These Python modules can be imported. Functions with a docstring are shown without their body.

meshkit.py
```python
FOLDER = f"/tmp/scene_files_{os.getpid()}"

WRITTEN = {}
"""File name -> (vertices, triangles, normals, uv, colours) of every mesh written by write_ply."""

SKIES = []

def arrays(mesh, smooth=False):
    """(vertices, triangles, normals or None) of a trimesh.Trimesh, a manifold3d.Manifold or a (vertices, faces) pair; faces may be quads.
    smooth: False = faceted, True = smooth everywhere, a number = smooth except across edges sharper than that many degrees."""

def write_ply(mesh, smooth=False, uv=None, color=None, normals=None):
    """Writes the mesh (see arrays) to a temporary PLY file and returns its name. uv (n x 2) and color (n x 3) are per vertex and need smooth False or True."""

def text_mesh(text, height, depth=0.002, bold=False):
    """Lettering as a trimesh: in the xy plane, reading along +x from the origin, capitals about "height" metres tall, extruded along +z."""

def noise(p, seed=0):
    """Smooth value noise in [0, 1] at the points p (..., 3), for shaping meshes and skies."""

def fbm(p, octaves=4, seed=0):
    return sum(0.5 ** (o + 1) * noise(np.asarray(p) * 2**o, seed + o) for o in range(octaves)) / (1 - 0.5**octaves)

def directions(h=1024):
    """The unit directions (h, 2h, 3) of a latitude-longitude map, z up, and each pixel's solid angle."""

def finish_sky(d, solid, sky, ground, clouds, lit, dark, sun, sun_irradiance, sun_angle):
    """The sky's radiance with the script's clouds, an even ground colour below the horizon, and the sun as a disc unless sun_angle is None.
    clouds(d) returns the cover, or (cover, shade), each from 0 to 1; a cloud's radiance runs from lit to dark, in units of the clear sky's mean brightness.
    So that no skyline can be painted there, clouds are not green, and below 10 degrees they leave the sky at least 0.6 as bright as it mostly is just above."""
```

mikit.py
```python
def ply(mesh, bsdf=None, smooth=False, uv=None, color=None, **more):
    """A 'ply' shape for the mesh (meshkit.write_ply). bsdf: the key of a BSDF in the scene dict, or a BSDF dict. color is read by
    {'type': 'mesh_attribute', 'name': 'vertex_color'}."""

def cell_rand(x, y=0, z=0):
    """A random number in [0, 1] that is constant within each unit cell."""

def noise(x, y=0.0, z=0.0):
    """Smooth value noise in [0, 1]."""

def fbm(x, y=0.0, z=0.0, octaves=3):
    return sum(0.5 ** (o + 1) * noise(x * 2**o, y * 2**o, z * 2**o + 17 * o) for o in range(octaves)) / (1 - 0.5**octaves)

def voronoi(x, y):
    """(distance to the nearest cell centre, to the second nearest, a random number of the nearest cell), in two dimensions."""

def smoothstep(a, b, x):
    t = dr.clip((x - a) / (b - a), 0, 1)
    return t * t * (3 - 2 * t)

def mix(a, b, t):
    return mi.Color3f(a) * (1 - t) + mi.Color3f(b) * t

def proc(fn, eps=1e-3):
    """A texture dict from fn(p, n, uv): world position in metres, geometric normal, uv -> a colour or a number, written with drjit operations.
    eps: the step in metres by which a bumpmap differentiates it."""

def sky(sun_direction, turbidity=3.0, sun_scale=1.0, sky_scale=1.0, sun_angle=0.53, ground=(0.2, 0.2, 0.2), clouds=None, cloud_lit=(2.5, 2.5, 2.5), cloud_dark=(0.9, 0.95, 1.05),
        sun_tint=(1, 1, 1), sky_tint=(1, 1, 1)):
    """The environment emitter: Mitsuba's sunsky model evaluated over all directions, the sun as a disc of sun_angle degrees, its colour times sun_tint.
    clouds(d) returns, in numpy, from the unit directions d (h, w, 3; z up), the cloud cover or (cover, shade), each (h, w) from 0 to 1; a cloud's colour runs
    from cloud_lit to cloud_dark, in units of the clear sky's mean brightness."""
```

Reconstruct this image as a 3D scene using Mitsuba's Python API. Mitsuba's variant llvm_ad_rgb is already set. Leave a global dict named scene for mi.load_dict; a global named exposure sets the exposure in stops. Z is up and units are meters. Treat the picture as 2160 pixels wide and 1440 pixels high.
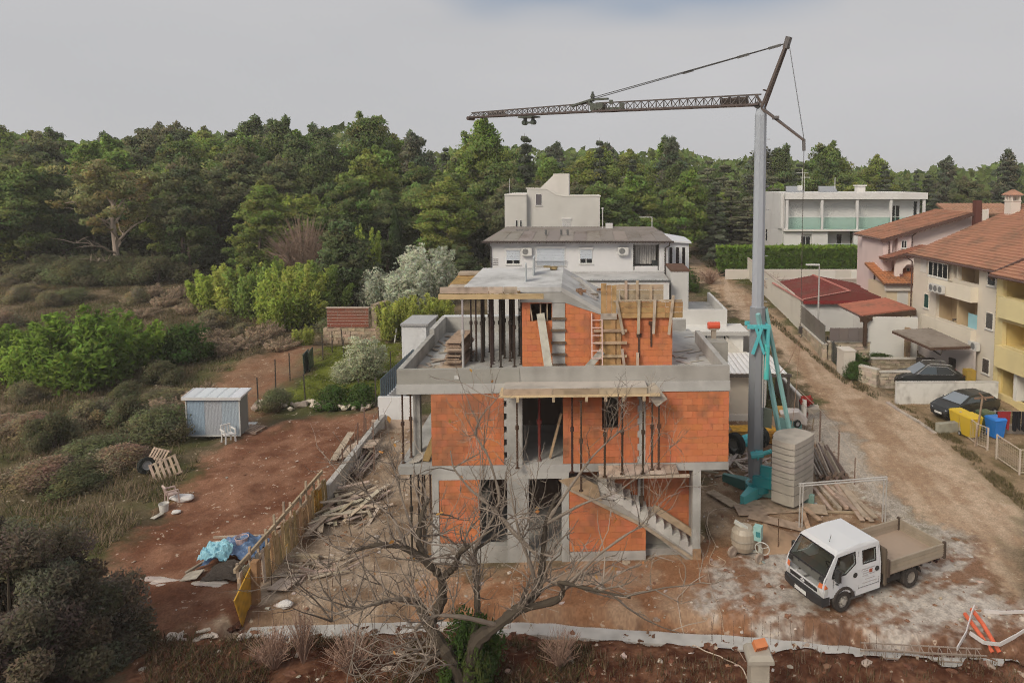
import math, random
import numpy as np, trimesh, manifold3d, mitsuba as mi, drjit as dr
from shapely.geometry import Polygon
import mikit, meshkit

scene, labels = {}, {}
rng = np.random.default_rng(7)
TF = mi.ScalarTransform4f

# ---------------------------------------------------------------- camera, sky, exposure
EYE, PITCH, FPX = 14.4, math.atan(104 / 1450), 1450.0
scene['air'] = {'type': 'homogeneous', 'albedo': {'type': 'rgb', 'value': [0.95, 0.95, 0.95]}, 'sigma_t': 0.0005}
scene['camera'] = {'type': 'perspective', 'fov_axis': 'x', 'fov': math.degrees(2 * math.atan(1080 / FPX)), 'near_clip': 0.5, 'medium': {'type': 'ref', 'id': 'air'}, 'far_clip': 3000.0,
                   'principal_point_offset_x': -180 / 2160, 'principal_point_offset_y': 235 / 1440,
                   'to_world': TF().look_at(origin=[0, 0, EYE], target=[0, math.cos(PITCH), EYE - math.sin(PITCH)], up=[0, 0, 1])}


def clouds(d):
    n = meshkit.fbm(d * np.array([2.2, 2.2, 5.0]) + 3.1, 4, seed=5)
    el = np.degrees(np.arcsin(d[..., 2]))
    gap = np.clip((n - 0.53) / 0.2, 0, 1) * np.clip((el - 11.8) / 2.5, 0, 1)
    return 1 - 0.75 * gap, np.clip(0.25 + 0.9 * (meshkit.fbm(d * np.array([3, 3, 7.0]), 4, seed=9) - 0.5) + 0.2 * gap, 0, 1)


scene['sky'] = mikit.sky((-0.48, -0.66, 0.62), turbidity=4, sun_scale=0.74, sky_scale=1.0, sun_angle=22, clouds=clouds, ground=(0.16, 0.13, 0.1),
                         cloud_lit=(2.16, 2.15, 2.19), cloud_dark=(1.72, 1.76, 1.84), sun_tint=(0.87, 0.97, 1.13))
exposure = 1.5

# ---------------------------------------------------------------- materials


def two(b):
    return {'type': 'twosided', 'bsdf': b}


def rgb(*c):
    return {'type': 'rgb', 'value': list(c)}


fbm, noise, sstep, mix = mikit.fbm, mikit.noise, mikit.smoothstep, mikit.mix


def own_colour(p, n, uv):
    """A piece's own plain colour, carried in its texture coordinates (see tint_uv)."""
    return mi.Color3f(dr.floor(uv.x) / 400.0, (uv.x - dr.floor(uv.x) - 0.05) / 0.9, dr.floor(uv.y) / 400.0)


def tint_uv(c, n):
    """Texture coordinates that carry a colour (3,) or one colour per vertex (n, 3)."""
    c = np.clip(np.broadcast_to(np.asarray(c, float), (n, 3)), 0, 0.97)
    return np.stack([np.round(c[:, 0] * 400) + 0.05 + 0.9 * c[:, 1], np.round(c[:, 2] * 400) + 0.5], 1)


VC = mikit.proc(own_colour)


def w_dirt(p, n, uv):
    a = fbm(p.x * 0.7, p.y * 0.7, p.z * 0.5, 3)
    b = fbm(p.x * 4.1, p.y * 4.1, p.z * 2.2, 2)
    c = noise(p.x * 19, p.y * 19, p.z * 19)
    return 0.55 * sstep(0.42, 0.8, 0.6 * a + 0.4 * b) + 0.08 * c


def w_conc(p, n, uv):
    a = fbm(p.x * 0.9, p.y * 0.9, p.z * 0.9, 3)
    s = fbm(p.x * 3.0, p.y * 3.0, p.z * 0.35, 2)
    l = noise(p.x * 0.4, p.y * 0.4, p.z * 6.0)
    c = noise(p.x * 23, p.y * 23, p.z * 23)
    return dr.clip(0.42 * sstep(0.35, 0.75, 0.55 * a + 0.33 * s + 0.12 * l) + 0.08 * c, 0, 1)


def w_wood(p, n, uv):
    g = noise(p.x * 6, p.y * 6, p.z * 6)
    k = fbm(p.x * 1.7, p.y * 1.7, p.z * 1.7, 2)
    return dr.clip(0.5 * sstep(0.35, 0.9, 0.5 * g + 0.5 * k), 0, 1)


def over(w, top, **kw):
    return two({'type': 'blendbsdf', 'weight': mikit.proc(w), 'a': {'type': 'diffuse', 'reflectance': VC}, 'b': {'type': 'diffuse', 'reflectance': top}})


scene['vc'] = two({'type': 'diffuse', 'reflectance': VC})
scene['vg'] = two({'type': 'principled', 'base_color': VC, 'roughness': 0.38, 'specular': 0.5})
scene['dirty'] = over(w_dirt, rgb(0.13, 0.105, 0.08))
scene['conc'] = over(w_conc, rgb(0.13, 0.125, 0.11))
scene['wood'] = over(w_wood, rgb(0.09, 0.065, 0.045))
scene['plaster'] = over(lambda p, n, uv: 0.13 * sstep(0.5, 0.85, fbm(p.x * 0.8, p.y * 0.8, p.z * 0.3, 3)) + 0.05 * noise(p.x * 9, p.y * 9, p.z * 9), rgb(0.25, 0.22, 0.18))
scene['pane'] = two({'type': 'principled', 'base_color': rgb(0.018, 0.02, 0.022), 'roughness': 0.06, 'specular': 0.6})
scene['carpaint'] = two({'type': 'principled', 'base_color': VC, 'roughness': 0.3, 'specular': 0.5, 'clearcoat': 1.0, 'clearcoat_gloss': 0.95})
scene['steel'] = two({'type': 'principled', 'base_color': VC, 'roughness': 0.5, 'metallic': 0.3})
scene['glass'] = {'type': 'thindielectric', 'specular_transmittance': rgb(0.62, 0.66, 0.64)}
scene['green_glass'] = {'type': 'thindielectric', 'specular_transmittance': rgb(0.76, 0.91, 0.87)}

# ---------------------------------------------------------------- mesh helpers


def bx(x0, x1, y0, y1, z0, z1):
    v = np.array([[x, y, z] for z in (z0, z1) for y in (y0, y1) for x in (x0, x1)], float)
    f = np.array([[0, 2, 3], [0, 3, 1], [4, 5, 7], [4, 7, 6], [0, 1, 5], [0, 5, 4], [2, 6, 7], [2, 7, 3], [0, 4, 6], [0, 6, 2], [1, 3, 7], [1, 7, 5]])
    return v, f


def cat(*ms):
    ms = [m for m in ms if m is not None]
    at = np.cumsum([0] + [len(m[0]) for m in ms])
    return np.vstack([m[0] for m in ms]), np.vstack([np.asarray(m[1]) + a for m, a in zip(ms, at)])


def rotz(a):
    c, s = math.cos(a), math.sin(a)
    return np.array([[c, -s, 0], [s, c, 0], [0, 0, 1.0]])


def mv(m, t=(0, 0, 0), rz=0.0, s=1.0, R=None):
    v = m[0] * s
    if R is not None:
        v = v @ np.asarray(R).T
    if rz:
        v = v @ rotz(rz).T
    return v + np.asarray(t, float), m[1]


def unit(v):
    v = np.asarray(v, float)
    return v / (np.linalg.norm(v) + 1e-12)


def basis(d, up=(0, 0, 1)):
    d = unit(d)
    if abs(d @ unit(up)) > 0.98:
        up = (0, 1, 0)
    x = unit(np.cross(d, up))
    return np.stack([x, d, np.cross(x, d)], 1)


def bar(p0, p1, w, h=None, up=(0, 0, 1)):
    p0, p1 = np.asarray(p0, float), np.asarray(p1, float)
    h = w if h is None else h
    ln = np.linalg.norm(p1 - p0)
    m = bx(-w / 2, w / 2, 0, ln, -h / 2, h / 2)
    return m[0] @ basis(p1 - p0, up).T + p0, m[1]


def tb(pts, r, n=6, caps=True):
    pts = np.asarray(pts, float)
    r = np.broadcast_to(np.asarray(r, float), (len(pts),))
    tan = np.gradient(pts, axis=0)
    u = np.cross(tan[0], [0.31, 0.17, 0.93])
    if np.linalg.norm(u) < 1e-6 * np.linalg.norm(tan[0]) + 1e-12:
        u = np.array([1.0, 0, 0])
    vs, a = [], np.arange(n) * 2 * np.pi / n
    for p, t, q in zip(pts, tan, r):
        t = unit(t)
        u = unit(u - t * (u @ t))
        w = np.cross(t, u)
        vs.append(p + q * (np.cos(a)[:, None] * u + np.sin(a)[:, None] * w))
    v, f, k = np.vstack(vs), [], np.arange(n)
    for i in range(len(pts) - 1):
        a0, a1, b0, b1 = i * n + k, i * n + (k + 1) % n, (i + 1) * n + k, (i + 1) * n + (k + 1) % n
        f += [np.stack([a0, a1, b1], 1), np.stack([a0, b1, b0], 1)]
    if caps:
        for i, o in ((0, -1), (len(pts) - 1, 1)):
            b = i * n
            f.append(np.array([[b, b + j, b + j + 1][::-o] for j in range(1, n - 1)]))
    return v, np.vstack(f)


def cyl(p0, p1, r, n=12, r1=None):
    return tb([p0, p1], [r, r if r1 is None else r1], n)


def lathe(prof, n=20):
    prof = np.asarray(prof, float)
    a = np.arange(n) * 2 * np.pi / n
    v = np.vstack([np.stack([r * np.cos(a), r * np.sin(a), a * 0 + z], 1) for r, z in prof])
    f, k = [], np.arange(n)
    for i in range(len(prof) - 1):
        a0, a1, b0, b1 = i * n + k, i * n + (k + 1) % n, (i + 1) * n + k, (i + 1) * n + (k + 1) % n
        f += [np.stack([a0, a1, b1], 1), np.stack([a0, b1, b0], 1)]
    return v, np.vstack(f)


def ext(poly, z0, z1, holes=()):
    m = trimesh.creation.extrude_polygon(Polygon(poly, holes), z1 - z0, engine='earcut')
    return np.array(m.vertices) + [0, 0, z0], np.array(m.faces)


def rect(a0, a1, b0, b1):
    return [(a0, b0), (a1, b0), (a1, b1), (a0, b1)]


def quad(a, b, c, d):
    return np.array([a, b, c, d], float), np.array([[0, 1, 2], [0, 2, 3]])


def sheet(nx, ny, fn):
    u, v = np.meshgrid(np.linspace(0, 1, nx), np.linspace(0, 1, ny))
    P = fn(u.ravel(), v.ravel())
    i = np.arange(nx * ny).reshape(ny, nx)
    a, b, c, d = i[:-1, :-1].ravel(), i[:-1, 1:].ravel(), i[1:, 1:].ravel(), i[1:, :-1].ravel()
    return np.asarray(P, float), np.vstack([np.stack([a, b, c], 1), np.stack([a, c, d], 1)])


class Frame:
    """A building's own axes: a along its front, b into it, z up."""

    def __init__(self, o, ex, side=1):
        self.o, self.ex = np.asarray(o, float), unit(ex)
        self.ey = np.array([-self.ex[1], self.ex[0]]) * side

    def w(self, v):
        v = np.asarray(v, float)
        xy = self.o + v[..., :1] * self.ex + v[..., 1:2] * self.ey
        return np.concatenate([xy, v[..., 2:3]], -1)

    def m(self, mesh):
        return self.w(mesh[0]), mesh[1]

    def box(self, a0, a1, b0, b1, z0, z1):
        return self.m(bx(a0, a1, b0, b1, z0, z1))

    def wall(self, poly, b0, b1, holes=()):
        """A wall drawn in the (a, z) plane, from b0 to b1 thick."""
        v, f = ext(poly, b0, b1, holes)
        return self.m((v[:, [0, 2, 1]], f))

    def side(self, poly, a0, a1, holes=()):
        """A wall drawn in the (b, z) plane, from a0 to a1 thick."""
        v, f = ext(poly, a0, a1, holes)
        return self.m((v[:, [2, 0, 1]], f))


def key(name):
    k, i = name, 0
    while k in scene or k in labels:
        i += 1
        k = f'{name}_{i:03d}'
    return k


def T(name, label, category, group=None):
    k = key(name)
    labels[k] = {'label': label, 'category': category, **({'group': group} if group else {})}
    return k


def jit(c, s=0.08):
    """A real object's own tint: a little lighter or darker than the colour given."""
    return np.clip(np.asarray(c, float) * (1 + s * rng.uniform(-1, 1)) * (1 + 0.25 * s * rng.uniform(-1, 1, 3)), 0.004, 0.95)


def soft(mesh, mat, c, n):
    """Foliage: as shp, with normals that follow the crown's own surface rather than each flat blade."""
    path = meshkit.write_ply(mesh, False, tint_uv(c, len(mesh[0])), None, normals=n)
    return {'type': 'ply', 'filename': path, 'face_normals': False, 'bsdf': {'type': 'ref', 'id': mat}}


def shp(mesh, mat, col=None, smooth=False):
    if col is None:
        return mikit.ply(mesh, mat, smooth=smooth)
    return mikit.ply(mesh, mat, smooth=bool(smooth), uv=tint_uv(col, len(mesh[0])))


def P(parent, name, mesh, mat='vc', col=(0.5, 0.5, 0.5), smooth=False, label=None, kind=None):
    k = key(f'{parent}__{name}')
    scene[k] = shp(mesh, mat, None if mat in ('pane', 'glass', 'green_glass', 'soil') else col, smooth)
    if label or kind:
        labels[k] = {**({'label': label} if label else {}), **({'kind': kind} if kind else {})}
    return k


def ONE(name, label, category, mesh, mat='vc', col=(0.5, 0.5, 0.5), group=None, smooth=False, kind=None):
    k = key(name)
    scene[k] = shp(mesh, mat, None if mat in ('pane', 'glass', 'green_glass', 'soil') else col, smooth)
    labels[k] = {'label': label, 'category': category, **({'group': group} if group else {}), **({'kind': kind} if kind else {})}
    return k


TIMBER = (0.42, 0.32, 0.22)
OLDWOOD, DARK = (0.36, 0.30, 0.24), (0.03, 0.03, 0.032)
scene['haze'] = {'type': 'cube', 'to_world': TF().translate([0, 660, 12]).scale([415, 760, 18]), 'bsdf': {'type': 'null'}, 'interior': {'type': 'ref', 'id': 'air'}}
labels['haze'] = {'label': 'thin pale winter haze over the whole place', 'category': 'haze', 'kind': 'stuff'}

# ---------------------------------------------------------------- ground, road, lawn
RED = [(-14.4,20.7),(-19,25.4),(-19.3,29.4),(-20.3,35),(-20.4,38.3),(-17.8,40.6),(-13.9,42),(-12.1,41.7),(-12.4,37.2),(-12.4,30.4),(-12.3,24.5),(-12,21.4)]
BACKPATH = [(-22.6,39),(-25.8,44.2),(-27.5,49.6),(-26.2,53.5),(-24.8,57.2),(-22.8,54.7),(-22.2,48.7),(-21.4,43.4),(-20,39.4)]
YARD = [(-12.4,41.7),(-8.8,41.7),(-5.5,25.4),(-6.1,22.4),(-12,21.4),(-12.3,24.5),(-12.4,30.4),(-12.4,37.2)]
STRIP = [(-6.9,23.9),(-2.9,25.4),(4.2,26.8),(5.9,25.8),(5.1,22.3),(5.2,21.4),(3.7,21.6),(-4.1,22),(-6.4,22.1)]
DUST = [(3.6,24),(5.8,26.8),(7.6,27.9),(8.4,26.8),(11.2,25.8),(15,27.9),(15.5,26.4),(13.7,23.6),(14.7,22.6),(13.9,21.4),(11.4,21.4),(9.8,21.2),(6.9,21.7),(7.6,21),(5.2,21.4),(4.8,22),(3.8,23.2)]
VERGE = [(13,43),(14,41.9),(14.2,37.2),(13.9,30.4),(14.8,27.6),(13.7,27.4),(12.6,28.5),(12.1,32.2),(12.1,39)]
SITE = [(6.1,41),(12.9,42.6),(12.7,29.2),(11.9,26.8),(8.2,26.1),(4.1,26.1)]
ROAD = [(12.6,110.5),(12,95.8),(13,69.4),(14.5,51.8),(14.1,42),(13.9,30.5),(14.8,27.6),(13.9,24.2),(14.3,22),(18.8,29.4),(19.1,34),(19.7,39),(19.2,44.6),(18.3,49.2),(17.4,57.9),(16.9,69.4),(15,86.7),(15,113.6)]
FRONT = [(-14.6,21.1),(-4,21.5),(0.6,21.4),(3.7,21.2),(7.3,20.6),(13.2,20.3),(9.4,14),(-11,14)]
LAWN = [(-20,43.8),(-21.3,50.2),(-22.2,55.6),(-19.7,56.3),(-16.2,56.3),(-13.7,47.7),(-14.2,43.3),(-17.1,43.4)]
SIDE = [(18.9,44.4),(19.6,38.8),(19,33.7),(18.8,29.4),(21.8,29.4),(33.6,45.9),(23.4,45)]
TRENCH = np.array([(-11.7,21.9),(-5.8,22.2),(-1.8,22.1),(0.6,21.8),(3.7,21.5),(5.8,21.3),(8.2,20.9),(10.2,20.5),(13.2,20.3)])


def base_z(x, y):
    return np.interp(y, [-1e3, 30, 36, 42, 85, 150, 1000], [-.3, -.3, 0, 0, 3, 5, 8])


def to_line(x, y, line):
    best = np.full(np.shape(x), 1e9)
    for a, b in zip(line[:-1], line[1:]):
        t = np.clip(((x - a[0]) * (b[0] - a[0]) + (y - a[1]) * (b[1] - a[1])) / ((b - a) @ (b - a)), 0, 1)
        best = np.minimum(best, np.hypot(x - a[0] - t * (b[0] - a[0]), y - a[1] - t * (b[1] - a[1])))
    return best


def inside(poly, x, y):
    c = np.zeros(np.shape(x), bool)
    for (x0, y0), (x1, y1) in zip(poly, poly[1:] + poly[:1]):
        c ^= ((y0 > y) != (y1 > y)) & (x < (x1 - x0) * (y - y0) / (y1 - y0 + 1e-12) + x0)
    return c


def hgt(x, y):
    x, y = np.asarray(x, float), np.asarray(y, float)
    q = np.stack([x, y, x * 0], -1)
    rough = meshkit.fbm(q * 0.55, 4, 3) - 0.5
    fine = meshkit.fbm(q * 2.3, 3, 8) - 0.5
    left = np.clip((-x - 12) / 8, 0, 1)
    road = np.exp(-((x - 16.2) / 3.0) ** 2)
    z = base_z(x, y) + (0.22 + 0.55 * left) * rough * (1 - 0.8 * road) + (0.10 + 0.10 * left) * fine * (1 - 0.7 * road)
    t = to_line(x, y, TRENCH) + 0.5 * (meshkit.noise(q * 1.7) - 0.5)
    z = z - 0.42 * np.clip((0.85 - t) / 0.35, 0, 1)
    near = np.clip((21.2 - y) / 1.5, 0, 1) * (t > 0.8)
    z = z + near * (0.25 + 0.6 * (meshkit.fbm(q * 0.8, 4, 12) - 0.35))
    pad = np.clip(1.5 - np.maximum(np.abs(x + 1.2) - 6.6, np.abs(y - 30.3) - 4.9), 0, 1)
    return z * (1 - pad) + (base_z(x, y) - 0.02) * pad


def gz(x, y):
    return float(hgt(np.array([x]), np.array([y]))[0])


def on(x, y, dz=0.0):
    return np.array([x, y, gz(x, y) + dz])


def polydist(p, poly):
    d, s = mi.Float(1e9), mi.Float(1.0)
    for (x0, y0), (x1, y1) in zip(poly, poly[1:] + poly[:1]):
        ex_, ey_ = x1 - x0, y1 - y0
        wx, wy = p[0] - x0, p[1] - y0
        t = dr.clip((wx * ex_ + wy * ey_) / (ex_ * ex_ + ey_ * ey_), 0, 1)
        d = dr.minimum(d, dr.square(wx - ex_ * t) + dr.square(wy - ey_ * t))
        cross = ((y0 > p[1]) ^ (y1 > p[1])) & (wx < ex_ * wy / (ey_ + 1e-9))
        s = dr.select(cross, -s, s)
    return s * dr.sqrt(d)


def soil(p, n, uv):
    x, y = p.x, p.y
    big, mid = fbm(x * 0.22, y * 0.22, 1.0, 3), fbm(x * 1.1, y * 1.1, 5.0, 3)
    fin, grit = fbm(x * 5.0, y * 5.0, 2.0, 2), noise(x * 21, y * 21, 3.0)
    q = (x + 2.2 * (mid - 0.5) + 0.7 * (fin - 0.5), y + 2.2 * (fbm(x * 1.1, y * 1.1, 9.0, 3) - 0.5) + 0.7 * (fin - 0.5))
    c = mix((0.105, 0.085, 0.05), (0.20, 0.15, 0.10), sstep(0.35, 0.7, 0.6 * mid + 0.4 * big))
    c = mix(c, (0.075, 0.085, 0.03), 0.7 * sstep(0.5, 0.7, fbm(x * 0.35, y * 0.35, 4.0, 3)))
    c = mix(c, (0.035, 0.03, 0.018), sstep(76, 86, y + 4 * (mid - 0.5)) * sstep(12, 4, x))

    c = mix(c, mix((0.09, 0.04, 0.025), (0.20, 0.11, 0.07), mid), sstep(23.6, 21.9, y + 1.2 * (fin - 0.5)) * sstep(-15, -12, x))

    def lay(c, poly, a, b, soft, t):
        k = sstep(soft, -soft, polydist(q, poly))
        return mix(c, mix(a, b, t), k)

    c = lay(c, BACKPATH, (0.20, 0.10, 0.06), (0.27, 0.17, 0.11), 1.2, mid)
    c = lay(c, RED, (0.15, 0.066, 0.040), (0.25, 0.13, 0.083), 0.9, sstep(0.3, 0.7, 0.7 * mid + 0.3 * big))
    c = lay(c, SITE, (0.21, 0.125, 0.075), (0.36, 0.26, 0.18), 0.8, sstep(0.3, 0.7, mid))
    c = lay(c, YARD, (0.22, 0.15, 0.10), (0.36, 0.28, 0.21), 0.7, sstep(0.3, 0.7, mid))
    c = lay(c, STRIP, (0.30, 0.15, 0.08), (0.40, 0.26, 0.17), 0.5, sstep(0.3, 0.7, mid))
    c = lay(c, SIDE, (0.15, 0.115, 0.06), (0.28, 0.20, 0.13), 0.7, sstep(0.3, 0.65, mid))
    streak = fbm((x - 0.12 * y) * 1.3, y * 0.10, 7.0, 3)
    c = lay(c, ROAD, (0.33, 0.22, 0.145), (0.46, 0.345, 0.25), 0.8, sstep(0.35, 0.65, 0.6 * streak + 0.4 * mid))
    c = lay(c, VERGE, (0.33, 0.28, 0.23), (0.46, 0.41, 0.355), 0.7, grit)
    rut = fbm((0.43 * x - 0.9 * y) * 1.6, (0.9 * x + 0.43 * y) * 0.28, 4.0, 3)
    dusty = mix(mix((0.30, 0.15, 0.085), (0.20, 0.13, 0.09), big), mix((0.36, 0.315, 0.275), (0.50, 0.455, 0.41), fin), sstep(0.36, 0.56, 0.45 * mid + 0.15 * fin + 0.4 * rut))
    c = mix(c, dusty, sstep(0.7, -0.7, polydist(q, DUST)))
    c = lay(c, FRONT, (0.075, 0.030, 0.018), (0.17, 0.085, 0.052), 0.35, sstep(0.3, 0.7, 0.6 * mid + 0.4 * fin))
    c = lay(c, LAWN, (0.085, 0.105, 0.018), (0.15, 0.165, 0.035), 0.5, mid)
    c = mix(c, (0.42, 0.35, 0.28), 0.65 * sstep(0.77, 0.83, fin) * sstep(0.4, 0.6, grit))
    return c * (0.82 + 0.36 * grit) * (0.86 + 0.28 * fin)


scene['soil'] = two({'type': 'diffuse', 'reflectance': mikit.proc(soil)})


def axis(*spans):
    out = []
    for a, b, st in spans:
        out += list(np.arange(a, b, st))
    return np.array(out + [spans[-1][1]])


gx = axis((-400, -100, 30), (-100, -46, 2), (-46, -18, 0.5), (-18, 16, 0.2), (16, 30, 0.5), (30, 100, 2.5), (100, 400, 30))
gy = axis((-60, 12, 3), (12, 30, 0.2), (30, 60, 0.5), (60, 110, 1.5), (110, 200, 8), (200, 1400, 100))
X, Y = np.meshgrid(gx, gy)
GZ = hgt(X, Y)
ii = np.arange(X.size).reshape(X.shape)
ga, gb, gc, gd = ii[:-1, :-1].ravel(), ii[:-1, 1:].ravel(), ii[1:, 1:].ravel(), ii[1:, :-1].ravel()
GF = np.vstack([np.stack([ga, gb, gc], 1), np.stack([ga, gc, gd], 1)])
GV = np.stack([X.ravel(), Y.ravel(), GZ.ravel()], 1)
scene['ground'] = mikit.ply((GV, GF), 'soil', smooth=True)
labels['ground'] = {'label': 'red earth, brush soil and dusty building plot', 'kind': 'structure'}


def drape(poly, dz, step=0.3):
    """A sheet over the terrain inside the outline."""
    pa = np.array(poly)
    xs, ys = np.arange(pa[:, 0].min(), pa[:, 0].max(), step), np.arange(pa[:, 1].min(), pa[:, 1].max(), step * 1.5)
    x, y = np.meshgrid(xs, ys)
    i = np.arange(x.size).reshape(x.shape)
    a, b, c, d = i[:-1, :-1].ravel(), i[:-1, 1:].ravel(), i[1:, 1:].ravel(), i[1:, :-1].ravel()
    cx, cy = (x.ravel()[a] + x.ravel()[c]) / 2, (y.ravel()[a] + y.ravel()[c]) / 2
    k = inside(poly, cx, cy)
    # on the ground's own grid points the two would only touch, so the sheet takes the ground's height from above
    z = np.maximum(hgt(x, y), 0.25 * sum(hgt(x + u * step, y + v * step) for u, v in ((1, 0), (-1, 0), (0, 1), (0, -1)))) + dz
    return np.stack([x.ravel(), y.ravel(), z.ravel()], 1), np.vstack([np.stack([a[k], b[k], c[k]], 1), np.stack([a[k], c[k], d[k]], 1)])


for nm, pl, lb in (('road', ROAD, 'sandy unpaved road running past the houses'), ('lawn', LAWN, 'small green garden lawn')):
    scene[nm] = mikit.ply(drape(pl, 0.012), 'soil', smooth=True)
    labels[nm] = {'label': lb, 'kind': 'structure'}

# the concrete strip at the bottom of the trench
tl = [np.array(p) for p in TRENCH]
dense = np.vstack([np.linspace(a, b, 14, endpoint=False) for a, b in zip(tl[:-1], tl[1:])] + [tl[-1:]])
dn = np.gradient(dense, axis=0)
nrm = np.stack([-dn[:, 1], dn[:, 0]], 1) / np.linalg.norm(dn, axis=1)[:, None]
wob = 0.09 * (meshkit.noise(np.c_[dense * 2, dense[:, 0] * 0]) - 0.5)[:, None]
zz = (base_z(dense[:, 0], dense[:, 1]) - 0.33)[:, None]
e0, e1 = dense - nrm * (0.30 + wob), dense + nrm * (0.32 + wob)
n_ = len(dense)
V = np.vstack([np.c_[e0, zz], np.c_[e1, zz], np.c_[e0, zz - 0.3], np.c_[e1, zz - 0.3]])
k = np.arange(n_ - 1)
F = np.vstack([np.stack([p_ + k, q_ + k, q_ + k + 1], 1) for p_, q_ in ((0, n_), (2 * n_, 0), (n_, 3 * n_))] + [np.stack([p_ + k, q_ + k + 1, p_ + k + 1], 1) for p_, q_ in ((0, n_), (2 * n_, 0), (n_, 3 * n_))])
ONE('foundation_strip', 'pale fresh concrete strip poured along the foreground trench', 'foundation', (V, F), 'conc', (0.56, 0.55, 0.53))

# ---------------------------------------------------------------- the house under construction
HF = Frame((-7.58, 25.43), (math.cos(0.0363), math.sin(0.0363)))
house = T('unfinished_house', 'three-storey orange clay-block house shell with grey concrete slabs under construction', 'building')
CON, CON2, CLAY = (0.50, 0.495, 0.475), (0.42, 0.41, 0.39), (0.62, 0.215, 0.10)
block_count = [0]


def house_part(name, mesh, mat='conc', col=CON, **kw):
    return P(house, name, mesh, mat, col, **kw)


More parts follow.
